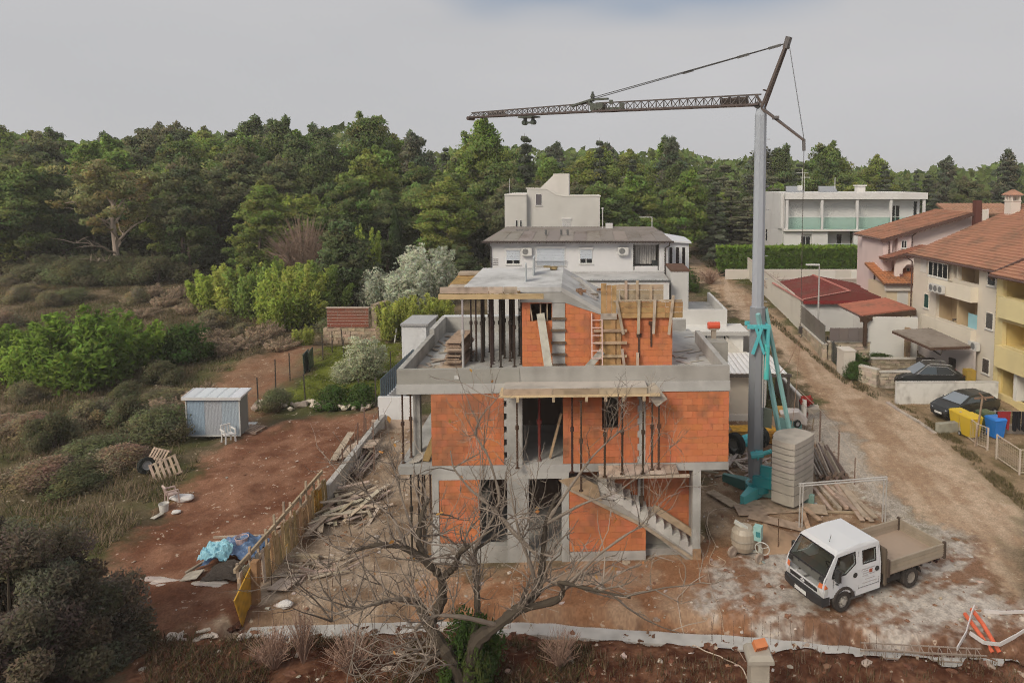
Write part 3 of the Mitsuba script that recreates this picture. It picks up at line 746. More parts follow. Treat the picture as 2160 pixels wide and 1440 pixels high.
scene[trol] = shp(cat(JF.box(13.5, 14.6, -0.35, 0.35, 17.98, 18.06), JF.box(13.7, 13.8, -0.1, 0.1, 17.7, 18.0), JF.box(14.3, 14.4, -0.1, 0.1, 17.7, 18.0)), 'vg', (0.07, 0.08, 0.065))
P(trol, 'hook_block', cat(*[cyl(J(s, -0.12, 17.72), J(s, 0.12, 17.72), 0.14, 12) for s in (13.72, 14.38)], JF.box(13.7, 14.4, -0.08, 0.08, 17.66, 17.76)), 'vg', (0.06, 0.075, 0.06))
aframe = key(crane + '__apex_frame')
for t in (-0.17, 0.17):
    P(aframe, 'leg', bar(J(-0.1, t, 17.7), J(-1.18, t * 0.5, 20.45), 0.10), 'vg', IRON)
P(aframe, 'head', bar(J(-1.1, 0, 20.2), J(-1.25, 0, 20.68), 0.28, 0.2), 'vg', (0.13, 0.12, 0.12))
P(aframe, 'crossbar', cat(bar(J(-0.27, -0.4, 18.42), J(-0.27, 0.4, 18.42), 0.06), bar(J(0.25, 0, 18.3), J(-0.2, 0, 17.6), 0.1)), 'vg', IRON)
P(aframe, 'pivot', cyl(J(0.1, -0.25, 17.8), J(0.1, 0.25, 17.8), 0.15, 12), 'vg', (0.06, 0.055, 0.05))
for t in (-0.14, 0.14):
    P(crane, 'counter_strut', bar(J(0.0, t, 17.7), J(-2.02, t * 0.4, 16.15), 0.09), 'vg', IRON)
P(crane, 'strut_plate', cat(bar(J(-0.55, -0.25, 17.2), J(-0.85, 0.25, 17.2), 0.22, 0.12), bar(J(-2.0, 0, 16.2), J(-2.02, 0, 15.7), 0.12)), 'vg', (0.15, 0.14, 0.14))
for o in (0.0, 0.05):
    P(crane, 'tie_rod', tb([J(-1.2, o, 20.42), J(9.4, o * 3, 18.74 + o)], 0.022, 5), 'vg', (0.09, 0.09, 0.09))
tie = lambda s: J(s, 0.02, 20.42 + (18.74 - 20.42) * (s + 1.2) / 10.6)
for s in (-0.6, 0.9, 3.75):
    P(crane, 'turnbuckle', bar(tie(s - 0.28), tie(s + 0.28), 0.09, 0.1), 'vg', (0.12, 0.12, 0.12))
P(crane, 'backstay_rope', tb([J(-1.25, 0, 20.4), J(-2.03, 0, 16.1)], 0.016, 5), 'vg', (0.08, 0.08, 0.08))
hk = np.array([9.30, 31.05, 7.5])
P(crane, 'hoist_rope', tb([J(-2.02, 0, 15.7), hk + [0, 0, 0.3]], 0.014, 5), 'vg', (0.10, 0.08, 0.07))
hook = P(crane, 'hook', cat(cyl(hk + [0, 0, 0.25], hk + [0, 0, -0.05], 0.09, 8), tb([hk + [0.0, 0, -0.05], hk + [0.08, 0, -0.14], hk + [0.02, 0, -0.25], hk + [-0.08, 0, -0.18]], 0.025, 6)), 'vg', (0.06, 0.05, 0.045))
P(hook, 'sling', cat(tb([hk + [0, 0, -0.25], [8.9, 31.5, 5.9], [8.4, 31.8, 5.2]], 0.016, 5), tb([hk + [0, 0, -0.25], hk + [-0.12, 0.2, -3.2], [9.1, 31.4, 2.95]], 0.014, 5)), 'vg', (0.32, 0.20, 0.14))

# spare wheel axle and yellow formwork panels behind the crane
axle = T('wheel_axle', 'turquoise transport axle with two thick black tyres behind the crane mast', 'wheel axle')
TY, RUBBER = np.array([7.25, 35.2, 0.62]), (0.035, 0.037, 0.035)


def tyre(c, axis_, r, w, parent, nm='tyre', col=RUBBER, rim=(0.3, 0.3, 0.3)):
    pr = [(r * 0.55, -w / 2), (r * 0.93, -w / 2), (r, -w * 0.32), (r, w * 0.32), (r * 0.93, w / 2), (r * 0.55, w / 2)]
    m = lathe(pr, 24)
    B = basis(axis_)
    R_ = np.stack([B[:, 0], B[:, 2], B[:, 1]], 1)
    k_ = P(parent, nm, mv(m, c, R=R_), 'vc', col, smooth=False)
    P(k_, 'rim', mv(lathe([(0.01, -w * 0.25), (r * 0.3, -w * 0.28), (r * 0.34, -w * 0.2), (r * 0.56, -w * 0.42), (r * 0.56, w * 0.42), (r * 0.34, w * 0.2), (r * 0.3, w * 0.28), (0.01, w * 0.25)], 20), c, R=R_), 'vg', rim)
    return k_


ax_ = unit([0.82, 0.57, 0])
tyre(TY, ax_, 0.60, 0.36, axle, rim=(0.10, 0.10, 0.09))
tyre(TY + ax_ * 1.85, ax_, 0.60, 0.36, axle, rim=(0.10, 0.10, 0.09))
P(axle, 'axle_beam', cat(bar(TY, TY + ax_ * 1.85, 0.16), mv(lathe([(0.08, 0.1), (0.1, 0.3), (0.34, 0.75), (0.34, 1.1), (0.1, 1.6)], 8), TY, R=np.stack([basis(ax_)[:, 0], basis(ax_)[:, 2], ax_], 1))), 'vg', (0.07, 0.48, 0.55))
for i in range(7):
    k_ = T('formwork_panel', 'yellow formwork panel in the flat stack behind the crane', 'formwork panel', 'yellow panels stacked behind the crane')
    o = rng.uniform(-0.15, 0.15, 2)
    P(k_, 'sheet', mv(bx(-1.25, 1.15, -0.5, 0.5, 0.0, 0.05), (8.7 + o[0], 37.3 + o[1] * 0.5, 0.07 + i * 0.095), rz=0.05), 'wood', jit((0.60, 0.32, 0.05), 0.1))
    P(k_, 'edge_batten', mv(bx(-1.25, 1.15, -0.53, -0.505, -0.03, 0.055), (8.7 + o[0], 37.3 + o[1] * 0.5, 0.07 + i * 0.095), rz=0.05), 'wood', jit((0.50, 0.25, 0.05), 0.15))

# ---------------------------------------------------------------- the truck
truck = T('flatbed_truck', 'white double-cab flatbed truck parked on the dusty ground right of the house', 'truck')
fwd = unit([-0.905, -0.427, 0])
KF = Frame((10.92, 24.62), fwd[:2])
TZ = -0.22


def K(mesh):
    v, f = KF.m(mesh)
    return v + [0, 0, TZ], f


def hull(pts):
    h_ = trimesh.convex.convex_hull(np.asarray(pts, float))
    return np.array(h_.vertices), np.array(h_.faces)


PAINT = (0.60, 0.61, 0.63)
prof = [(4.14, 0.62, 0.91), (4.20, 0.95, 0.92), (4.14, 1.25, 0.92), (4.08, 1.38, 0.915), (3.60, 2.03, 0.85), (3.46, 2.13, 0.80), (2.5, 2.19, 0.82), (1.72, 2.17, 0.82), (1.60, 2.08, 0.86), (1.55, 1.35, 0.925), (1.55, 0.62, 0.915), (2.6, 1.35, 0.93), (2.6, 0.62, 0.92), (3.56, 2.05, 0.86), (1.64, 2.10, 0.865), (3.9, 1.35, 0.925)]
shell = manifold3d.Manifold.hull_points(np.array([(x, s * y, z) for x, z, y in prof for s in (-1, 1)], float))
room = manifold3d.Manifold.hull_points(np.array([(1.66 + (x - 1.55) * 0.955, s * (y - 0.05), 0.70 + (z - 0.62) * 0.93) for x, z, y in prof for s in (-1, 1)], float))
SIDE_A = [(3.76, 1.35), (3.48, 1.92), (2.77, 1.95), (2.77, 1.58), (3.2, 1.34)]
SIDE_B = rect(1.82, 2.38, 1.51, 1.91)
cuts = []
for pts in (SIDE_A, SIDE_B):
    v, f = ext(pts, -1.2, 1.2)
    cuts.append(manifold3d.Manifold.hull_points(np.ascontiguousarray(np.stack([v[:, 0], v[:, 2], v[:, 1]], 1))) if pts is SIDE_B else manifold3d.Manifold(manifold3d.Mesh(np.ascontiguousarray(np.stack([v[:, 0], v[:, 2], v[:, 1]], 1), dtype=np.float32), np.ascontiguousarray(f[:, ::-1], dtype=np.uint32))))
cuts.append(manifold3d.Manifold.hull_points(np.array([(x + d, s * y, z) for x, y, z in ((4.06, 0.83, 1.43), (3.63, 0.785, 1.985)) for d in (-0.2, 0.25) for s in (-1, 1)], float)))
body = shell - room
for c_ in cuts:
    body = body - c_
bm = body.to_mesh()
cab = P(truck, 'cab', K((np.array(bm.vert_properties[:, :3], float), np.array(bm.tri_verts))), 'carpaint', PAINT)
P(cab, 'dashboard', K(hull([(3.5, s * 0.84, 1.05) for s in (-1, 1)] + [(4.0, s * 0.84, 1.40) for s in (-1, 1)] + [(3.55, s * 0.84, 1.36) for s in (-1, 1)] + [(4.0, s * 0.84, 1.05) for s in (-1, 1)])), 'vc', (0.16, 0.16, 0.15))
for y in (0.45, -0.2, -0.55):
    P(cab, 'front_seat', K(cat(hull([(2.75 + x, y + s * 0.23, z) for x, z in ((0, 0.95), (0.55, 0.95), (0.55, 1.1), (0, 1.1)) for s in (-1, 1)]), hull([(2.70 + x, y + s * 0.22, z) for x, z in ((0, 1.0), (0.14, 1.0), (-0.12, 1.72), (0.0, 1.72)) for s in (-1, 1)]), hull([(2.58 + x, y + s * 0.13, z) for x, z in ((0, 1.72), (0.1, 1.72), (0.08, 1.92), (0.0, 1.92)) for s in (-1, 1)]))), 'vc', (0.20, 0.19, 0.165))
P(cab, 'rear_seat', K(cat(bx(1.72, 2.2, -0.8, 0.8, 0.95, 1.1), bx(1.68, 1.82, -0.8, 0.8, 1.1, 1.75))), 'vc', (0.12, 0.115, 0.10))
tt_ = np.linspace(0, 2 * math.pi, 15)
P(cab, 'steering_wheel', K(tb(np.stack([3.42 + 0.09 * np.cos(tt_), 0.45 + 0.19 * np.sin(tt_), 1.42 + 0.17 * np.cos(tt_)], 1), 0.018, 5)), 'vc', (0.03, 0.03, 0.03))
P(cab, 'lower_panel', K(cat(*[bx(1.56, 2.72, s * 0.86 - 0.05, s * 0.86 + 0.05, 0.42, 0.64) for s in (-1, 1)], *[bx(3.86, 4.14, s * 0.86 - 0.05, s * 0.86 + 0.05, 0.40, 0.64) for s in (-1, 1)], bx(1.6, 4.0, -0.5, 0.5, 0.4, 0.62))), 'carpaint', PAINT)


def side_y(z):
    return np.interp(z, [0.6, 1.35, 2.07], [0.917, 0.931, 0.864])


def panel(poly, s=1, off=0.006, nm='side_window', mat='pane', col=DARK, th=0.012, holes=()):
    """A flat piece let into the cab's side, drawn in (x, z)."""
    v, f = ext(poly, 0, 1, holes)
    if th == 0:
        v, f = np.array([(*q_, 1) for q_ in poly], float), np.array([[0, i, i + 1] for i in range(1, len(poly) - 1)])
    y = s * (side_y(v[:, 1]) + off + 0.006 + (v[:, 2] - 1) * 3 * th)
    return P(cab, nm, K((np.stack([v[:, 0], y, v[:, 1]], 1), f)), mat, col)


for s in (1, -1):
    panel([(3.82, 1.30), (3.80, 1.42), (3.50, 1.95), (2.72, 1.99), (2.72, 1.56), (3.2, 1.30)], s, 0.0, 'window_frame', 'vg', (0.02, 0.02, 0.02), holes=[SIDE_A])
    panel(SIDE_A, s, -0.012, mat='glass', th=0.0)
    panel(rect(1.78, 2.42, 1.47, 1.95), s, 0.0, 'window_frame', 'vg', (0.02, 0.02, 0.02), holes=[SIDE_B])
    panel(SIDE_B, s, -0.012, mat='glass', th=0.0)
    for x in (2.60, 1.64, 3.75):
        panel(rect(x - 0.006, x + 0.006, 0.64 if x != 3.75 else 0.95, 1.95 if x != 3.75 else 1.3), s, 0.003, 'door_gap', 'vc', (0.12, 0.12, 0.12), 0.004)
    panel(rect(1.64, 2.6, 0.66, 0.675), s, 0.003, 'door_gap', 'vc', (0.12, 0.12, 0.12), 0.004)
    for x in (2.76, 1.74):
        panel([(x + 0.1 * math.cos(t), 1.18 + 0.09 * math.sin(t)) for t in np.linspace(0, 6.28, 12)[:-1]], s, 0.006, 'door_handle', 'vg', (0.03, 0.03, 0.03))
for i, (x0, x1, z) in enumerate(((1.85, 2.45, 1.30), (2.15, 2.42, 1.22), (2.15, 2.42, 1.14), (2.15, 2.42, 1.06), (1.85, 2.1, 1.08), (1.85, 2.3, 0.92), (1.75, 2.4, 0.80))):
    panel(rect(x0, x1, z - 0.012, z + 0.012), 1, 0.003, 'door_lettering', 'vc', (0.40, 0.38, 0.38), 0.004)
panel(rect(1.97, 2.11, 1.12, 1.24), 1, 0.004, 'door_emblem', 'vc', (0.36, 0.10, 0.06), 0.004)


def front(y0, y1, za, zb, off, nm, mat, col, wa=1.0, wb=1.0):
    """A piece on the raked windscreen plane between heights za and zb."""
    x = lambda z: np.interp(z, [0.62, 0.95, 1.25, 1.38, 2.03], [4.14, 4.20, 4.14, 4.08, 3.60]) + off
    return P(cab, nm, K(quad((x(za), y0 * wa, za), (x(za), y1 * wa, za), (x(zb), y1 * wb, zb), (x(zb), y0 * wb, zb))), mat, col)


for y0_, y1_, za_, zb_ in ((-0.885, 0.885, 1.385, 1.43), (-0.86, 0.86, 1.985, 2.02), (-0.885, -0.83, 1.43, 1.985), (0.83, 0.885, 1.43, 1.985)):
    front(y0_, y1_, za_, zb_, 0.008, 'windscreen_frame', 'vg', (0.02, 0.02, 0.022), 1, 0.945 if zb_ > 1.5 else 1)
front(-0.83, 0.83, 1.43, 1.985, -0.004, 'windscreen', 'glass', DARK, 1, 0.945)
for y in (0.3, -0.35):
    P(cab, 'wiper', K(tb([(4.12, y, 1.36), (4.08, y - 0.1, 1.44), (4.09, y - 0.42, 1.41)], 0.014, 5)), 'vg', (0.02, 0.02, 0.02))
P(cab, 'grille', K(bx(4.15, 4.225, -0.64, 0.64, 0.82, 0.94)), 'vg', (0.025, 0.027, 0.03))
P(cab, 'badge', K(mv(cat(lathe([(0.055, -0.01), (0.075, 0), (0.055, 0.01)], 16), bx(-0.09, 0.09, -0.016, 0.016, -0.005, 0.012)), (4.24, 0, 0.89), R=np.array([[0, 0, 1], [1, 0, 0], [0, 1, 0]]))), 'vg', (0.62, 0.62, 0.64))
P(cab, 'bumper', K(hull([(x, s * y, z) for x, y, z in ((4.22, 0.93, 0.42), (4.25, 0.90, 0.62), (4.25, 0.90, 0.72), (4.32, 0.5, 0.44), (4.32, 0.5, 0.70), (3.9, 0.94, 0.42), (3.9, 0.94, 0.70)) for s in (1, -1)])), 'vg', (0.03, 0.03, 0.032))
P(cab, 'number_plate', K(bx(4.33, 4.34, -0.28, 0.28, 0.50, 0.63)), 'vc', (0.65, 0.65, 0.64))
for s in (1, -1):
    hl = P(cab, 'headlight', K(hull([(4.20, s * 0.66, 0.74), (4.16, s * 0.94, 0.74), (4.215, s * 0.68, 1.0), (4.14, s * 0.945, 1.02), (3.98, s * 0.935, 0.78), (4.0, s * 0.945, 1.0)])), 'vg', (0.50, 0.50, 0.49))
    P(hl, 'indicator', K(hull([(4.215, s * 0.69, 1.01), (4.14, s * 0.95, 1.02), (4.16, s * 0.72, 1.17), (4.10, s * 0.945, 1.17), (3.98, s * 0.94, 1.02)])), 'vg', (0.62, 0.16, 0.06))
    P(cab, 'pillar_trim', K(hull([(4.17, s * 0.66, 1.24), (4.13, s * 0.935, 1.24), (4.12, s * 0.68, 1.37), (4.05, s * 0.93, 1.39)])), 'vg', (0.03, 0.03, 0.03))
    mr = P(cab, 'mirror', K(cat(bx(3.62, 3.74, s * 1.06 - 0.10, s * 1.06 + 0.10, 1.25, 1.62), mv(lathe([(0.005, -0.04), (0.06, 0), (0.005, 0.05)], 8), (3.7, s * 1.05, 1.16)))), 'vg', (0.03, 0.03, 0.03))
    P(mr, 'arm', K(tb([(3.66, s * 0.93, 1.3), (3.68, s * 1.05, 1.3)], 0.02, 5)), 'vg', (0.03, 0.03, 0.03))
    arch = [(3.28 + 0.48 * math.cos(t), 0.42 + 0.48 * math.sin(t)) for t in np.linspace(0.15, math.pi - 0.15, 14)]
    arch += [(3.28 + 0.40 * math.cos(t), 0.42 + 0.40 * math.sin(t)) for t in np.linspace(math.pi - 0.15, 0.15, 14)]
    v, f = ext(arch, 0, 1)
    P(cab, 'wheel_arch', K((np.stack([v[:, 0], s * (0.80 + 0.17 * v[:, 2]), v[:, 1]], 1), f)), 'vc', (0.07, 0.06, 0.055))
P(cab, 'aerial', K(tb([(3.3, 0.25, 2.15), (3.26, 0.28, 2.42)], 0.01, 5)), 'vg', (0.03, 0.03, 0.03))
P(cab, 'step', K(bx(2.4, 3.0, 0.80, 0.93, 0.36, 0.42)), 'vc', (0.10, 0.09, 0.085))
P(truck, 'chassis', K(cat(bx(-1.4, 3.9, 0.32, 0.44, 0.50, 0.70), bx(-1.4, 3.9, -0.44, -0.32, 0.50, 0.70), bx(0.5, 1.3, 0.5, 0.85, 0.45, 0.8), bx(0.2, 0.9, -0.85, -0.5, 0.45, 0.8))), 'vc', (0.05, 0.045, 0.042))
for s in (1, -1):
    w = tyre(K((np.array([[3.28, s * 0.82, 0.38]]), 0))[0][0], KF.ey.tolist() + [0], 0.38, 0.22, truck, 'front_wheel', (0.06, 0.052, 0.047), (0.20, 0.18, 0.16))
    if s > 0:
        P(w, 'hub', K(cat(cyl((3.28, 0.86, 0.38), (3.28, 0.97, 0.38), 0.09, 12), *[cyl((3.28 + 0.14 * math.cos(t), 0.86, 0.38 + 0.14 * math.sin(t)), (3.28 + 0.14 * math.cos(t), 0.95, 0.38 + 0.14 * math.sin(t)), 0.02, 6) for t in np.arange(6) * 1.047])), 'vg', (0.35, 0.33, 0.30))
    for o in (0.80, 0.52):
        tyre(K((np.array([[0.0, s * o, 0.38]]), 0))[0][0], KF.ey.tolist() + [0], 0.38, 0.22, truck, 'rear_wheel', (0.06, 0.052, 0.047), (0.20, 0.175, 0.15))
    ma = [(0.46 * math.cos(t), 0.42 + 0.46 * math.sin(t)) for t in np.linspace(0.3, math.pi - 0.2, 12)] + [(0.42 * math.cos(t), 0.42 + 0.42 * math.sin(t)) for t in np.linspace(math.pi - 0.2, 0.3, 12)]
    v, f = ext(ma, 0, 1)
    P(truck, 'mudguard', K((np.stack([v[:, 0], s * (0.45 + 0.5 * v[:, 2]), v[:, 1]], 1), f)), 'vc', (0.05, 0.045, 0.042))
P(truck, 'rear_lamp_bar', K(bx(-1.5, -1.42, -0.8, 0.8, 0.52, 0.72)), 'vc', (0.06, 0.03, 0.028))
bed = key(truck + '__bed')
ALU, BX0, BX1 = (0.36, 0.30, 0.235), -1.55, 1.36
P(bed, 'floor', K(bx(BX0, BX1, -1.0, 1.0, 0.84, 0.92)), 'dirty', (0.40, 0.31, 0.245))
P(bed, 'under_frame', K(cat(*[bx(x, x + 0.08, -0.95, 0.95, 0.72, 0.835) for x in np.arange(-1.4, 1.3, 0.45)])), 'vc', (0.07, 0.06, 0.055))
for s in (1, -1):
    for j in range(3):
        P(bed, 'side_board', K(bx(BX0 + 0.06, BX1 - 0.08, s * 1.02 - 0.015 - 0.004 * j, s * 1.02 + 0.015 + 0.004 * (j % 2) * s, 0.90 + j * 0.14, 1.03 + j * 0.14)), 'dirty', jit(ALU, 0.06))
    P(bed, 'side_rail', K(bx(BX0 + 0.06, BX1 - 0.08, s * 1.02 - 0.025, s * 1.02 + 0.025, 1.32, 1.36)), 'dirty', (0.40, 0.34, 0.27))
    for x in (BX0 + 0.02, BX1 - 0.05):
        P(bed, 'corner_post', K(bx(x - 0.05, x + 0.05, s * 1.02 - 0.05, s * 1.02 + 0.05, 0.8, 1.42)), 'vc', (0.10, 0.075, 0.06))
for j in range(3):
    P(bed, 'tail_board', K(bx(BX0 - 0.02, BX0 + 0.015, -0.96, 0.96, 0.90 + j * 0.14, 1.03 + j * 0.14)), 'dirty', jit(ALU, 0.06))
P(bed, 'tail_rail', K(bx(BX0 - 0.03, BX0 + 0.02, -0.96, 0.96, 1.32, 1.36)), 'dirty', (0.40, 0.34, 0.27))
P(bed, 'headboard', K(cat(bx(BX1, BX1 + 0.05, -0.96, 0.96, 0.86, 1.72), bx(BX1 - 0.02, BX1 + 0.07, -0.98, 0.98, 1.72, 1.80), bx(BX1 - 0.02, BX1 + 0.07, 0.92, 1.0, 0.5, 1.75), bx(BX1 - 0.02, BX1 + 0.07, -1.0, -0.92, 0.5, 1.75))), 'dirty', (0.14, 0.11, 0.085))

# ---------------------------------------------------------------- neighbouring houses
BROWN, TILEC = (0.10, 0.055, 0.045), (0.42, 0.215, 0.145)


def tile_roof(parent, e0, e1, up, rows, cols, col=TILEC, name='roof', keep=None):
    """A pitched roof: a solid sheet under overlapping courses of arched tiles. e0, e1: the eave's ends; up: from the eave to the ridge."""
    e0, e1, up = (np.asarray(x, float) for x in (e0, e1, up))
    al = (e1 - e0) / cols
    n = unit(np.cross(e1 - e0, up))
    n = n if n[2] > 0 else -n
    st = up / rows
    v = np.array([e0, e1, e1 + up, e0 + up])
    k = P(parent, name, (np.vstack([v - n * 0.03, v - n * 0.16]), np.array([[0, 1, 2], [0, 2, 3], [4, 6, 5], [4, 7, 6], [0, 4, 5], [0, 5, 1], [1, 5, 6], [1, 6, 2], [2, 6, 7], [2, 7, 3], [3, 7, 4], [3, 4, 0]])), 'dirty', np.array(col) * 0.6)
    vs, cs, i = [], [], 0
    for r in range(rows):
        for c in range(cols):
            o = e0 + al * c + st * r
            if keep is not None and not keep(c / cols, r / rows):
                continue
            t = jit(np.array(col) * (0.96 + 0.08 * ((r * 7) % 3) / 3), 0.05)
            p = []
            for q, h in ((0.0, 0.0), (0.3, 0.045), (0.62, 0.045), (1.0, 0.0)):
                p += [o + al * q + n * (h + 0.07), o + al * q + st * 1.06 + n * (h + 0.0), o + al * q + n * (h - 0.02)]
            vs.append(p)
            cs.append(np.tile(t, (12, 1)))
    nv = len(vs)
    f1 = np.array([[0, 3, 4], [0, 4, 1], [3, 6, 7], [3, 7, 4], [6, 9, 10], [6, 10, 7], [2, 5, 3], [2, 3, 0], [5, 8, 6], [5, 6, 3], [8, 11, 9], [8, 9, 6]])
    F = (f1[None] + 12 * np.arange(nv)[:, None, None]).reshape(-1, 3)
    P(k, 'tile', (np.array(vs).reshape(-1, 3), F), 'dirty', np.vstack(cs), kind='stuff')
    return k


def window(parent, fr, a0, a1, z0, z1, b=0.0, along='a', frame_col=(0.62, 0.62, 0.61), mull=1, glass='pane', gcol=DARK, sill=True, name='window', t=0.06):
    """A framed window, its pane set back in the frame, sill below."""
    mk = (lambda *q: fr.box(q[0], q[1], b + q[2], b + q[3], q[4], q[5])) if along == 'a' else (lambda *q: fr.box(b + q[2], b + q[3], q[0], q[1], q[4], q[5]))
    s = mk(a0, a1, -0.025, 0.005, z1 - t, z1)
    parts_ = [s, mk(a0, a1, -0.025, 0.005, z0, z0 + t), mk(a0, a0 + t, -0.025, 0.005, z0 + t, z1 - t), mk(a1 - t, a1, -0.025, 0.005, z0 + t, z1 - t)]
    for i in range(1, mull):
        c = a0 + (a1 - a0) * i / mull
        parts_.append(mk(c - t / 2, c + t / 2, -0.025, 0.005, z0 + t, z1 - t))
    w = P(parent, name, cat(*parts_), 'vg', frame_col)
    for i in range(mull):
        x0, x1 = a0 + (a1 - a0) * i / mull + t * 0.6, a0 + (a1 - a0) * (i + 1) / mull - t * 0.6
        P(w, 'pane', mk(x0, x1, -0.012, -0.004, z0 + t, z1 - t), glass, gcol)
    if sill:
        P(w, 'sill', mk(a0 - 0.06, a1 + 0.06, -0.09, 0.0, z0 - 0.07, z0 - 0.003), 'vc', (0.60, 0.59, 0.57))
    return w


def shutter_window(parent, fr, a0, a1, z0, z1, b=0.0, col=(0.52, 0.56, 0.62), drop=1.0):
    w = window(parent, fr, a0, a1, z0, z1, b, mull=2 if a1 - a0 < 1.5 else 2)
    zz = z1 - 0.05 - (z1 - z0 - 0.08) * drop
    n = max(3, int((z1 - zz) / 0.12))
    hs = np.linspace(zz, z1 - 0.04, n + 1)
    P(w, 'roller_shutter', cat(*[fr.box(a0 + 0.05, a1 - 0.05, b - 0.05, b - 0.030 - 0.004 * (i % 2), hs[i], hs[i + 1] - 0.008) for i in range(n)]), 'vc', col)
    P(w, 'shutter_box', fr.box(a0 - 0.04, a1 + 0.04, b - 0.12, b - 0.002, z1 + 0.002, z1 + 0.16), 'vc', (0.66, 0.65, 0.64))
    return w


def air_con(fr, a, z, label, b=0.0, parent=None, w=0.8):
    k = T('air_conditioner', label, 'air conditioner') if parent is None else key(parent + '__air_conditioner')
    P(k, 'casing', fr.box(a - w / 2, a + w / 2, b - 0.36, b - 0.06, z - 0.28, z + 0.28), 'vc', (0.594, 0.585, 0.567))
    c = fr.w(np.array([a - w * 0.1, b - 0.365, z]))
    R_ = np.stack([np.r_[fr.ex, 0], np.array([0, 0, 1.0]), np.r_[-fr.ey, 0]], 1)
    P(k, 'fan_grille', mv(lathe([(0.01, 0.01), (0.19, 0.01), (0.23, 0.0), (0.23, -0.01)], 16), c, R=R_), 'vc', (0.20, 0.20, 0.20))
    P(k, 'bracket', fr.box(a - w * 0.4, a + w * 0.4, b - 0.34, b - 0.003, z - 0.34, z - 0.285), 'vc', (0.45, 0.44, 0.43))
    return k


def downpipe(parent, pts, col=BROWN, r=0.06):
    return P(parent, 'downpipe', tb(pts, r, 7), 'vg', col)


# white house behind the site
WF = Frame((-8.3, 52.0), (1, 0))
wh = T('white_house', 'white house with a flat grey roof right behind the building site', 'house')
WW = (0.66, 0.655, 0.665)
P(wh, 'wall', cat(WF.wall(rect(0.15, 13.65, 0.5, 9.75), 0, 0.3, [rect(11.02, 13.0, 7.9, 9.55)]), WF.side(rect(0.3, 9, 0.5, 9.75), 0.15, 0.45), WF.side(rect(0.3, 9, 0.5, 9.75), 13.35, 13.65)), 'plaster', WW)
P(wh, 'wall', cat(WF.box(10.9, 13.3, 2.2, 2.4, 7.5, 9.7), WF.box(10.7, 10.9, 0.3, 2.4, 7.5, 9.7)), 'plaster', (0.45, 0.43, 0.42))
ro = P(wh, 'roof', hull(WF.w(np.array([(-0.35, -0.5, 9.86), (14.0, -0.5, 9.86), (-0.35, 9.6, 9.86), (14.0, 9.6, 9.86), (0.4, 3.0, 10.35), (13.2, 3.0, 10.35), (0.4, 8, 10.4), (13.2, 8, 10.4)]))), 'dirty', (0.27, 0.24, 0.22))
P(ro, 'gutter', WF.box(-0.4, 14.05, -0.62, -0.5, 9.74, 9.88), 'vg', (0.06, 0.045, 0.04))
for i in range(13):
    P(ro, 'roof_panel', hull(WF.w(np.array([(0.2 + i * 1.05, -0.3, 9.905), (1.2 + i * 1.05, -0.3, 9.905), (0.5 + i * 1.0, 2.9, 10.39), (1.45 + i * 1.0, 2.9, 10.39), (0.2 + i * 1.05, -0.3, 9.85), (1.2 + i * 1.05, -0.3, 9.85)]))), 'dirty', jit((0.27, 0.245, 0.225), 0.12))
for (u0, u1, z0, z1), dr_ in (((1.35, 2.45, 8.05, 9.15), 0.72), ((3.65, 5.85, 7.95, 9.3), 1.0), ((6.95, 7.95, 8.1, 9.2), 0.65)):
    shutter_window(wh, WF, u0, u1, z0, z1, 0, drop=dr_)
P(wh, 'balcony_rail', cat(*[WF.box(x, x + 0.02, -0.12, -0.10, 7.9, 8.3) for x in np.arange(3.5, 6.0, 0.11)], WF.box(3.45, 6.0, -0.13, -0.09, 8.3, 8.34)), 'vg', (0.35, 0.36, 0.38))
for i in range(4):
    P(wh, 'louvre', WF.box(0.35, 0.75, -0.03, -0.002, 8.0 + i * 0.14, 8.06 + i * 0.14), 'vc', (0.25, 0.24, 0.24))
for i in range(9):
    P(wh, 'curtain', mv(lathe([(0.10, 0), (0.10, 1.5)], 8), WF.w(np.array([11.3 + i * 0.18, 0.8 + 0.05 * (i % 2), 8.0]))), 'vc', (0.48, 0.46, 0.44))
for a in (11.05, 12.9):
    P(wh, 'terrace_post', WF.box(a, a + 0.07, -0.02, 0.06, 7.6, 9.6), 'vg', (0.06, 0.055, 0.05))
ts = T('terrace_table', 'dark table and chairs in the corner terrace of the white house', 'table')
P(ts, 'table_top', WF.box(11.6, 12.4, 0.8, 1.3, 8.1, 8.16), 'vg', (0.035, 0.04, 0.04))
P(ts, 'leg', cat(*[WF.box(a, a + 0.05, b, b + 0.05, 7.7, 8.1) for a in (11.65, 12.3) for b in (0.85, 1.2)]), 'vg', (0.035, 0.04, 0.04))
P(ts, 'bench', WF.box(12.5, 12.95, 0.5, 1.4, 7.7, 8.3), 'vg', (0.035, 0.04, 0.04))
air_con(WF, 2.95, 9.05, 'round-fan air conditioner on the left of the white house front')
air_con(WF, 10.25, 9.1, 'air conditioner on the white house front beside the terrace')
downpipe(wh, [WF.w(np.array(q)) for q in ((0.0, -0.55, 9.8), (0.0, -0.4, 9.6), (0.22, -0.06, 9.35), (0.22, -0.06, 6.0))], (0.07, 0.06, 0.055))
downpipe(wh, [WF.w(np.array(q)) for q in ((13.75, -0.55, 9.8), (13.72, -0.4, 9.5), (13.45, -0.06, 9.3), (13.45, -0.08, 4.0))], (0.07, 0.06, 0.055))
P(wh, 'roof_vent', cat(*[cyl(WF.w(np.array([a, 1.2, 10.2])), WF.w(np.array([a, 1.2, 10.6])), 0.09, 8) for a in (4.3, 5.5, 6.0)], WF.box(2.0, 3.0, 1.0, 1.05, 10.55, 10.6)), 'vg', (0.12, 0.12, 0.12))
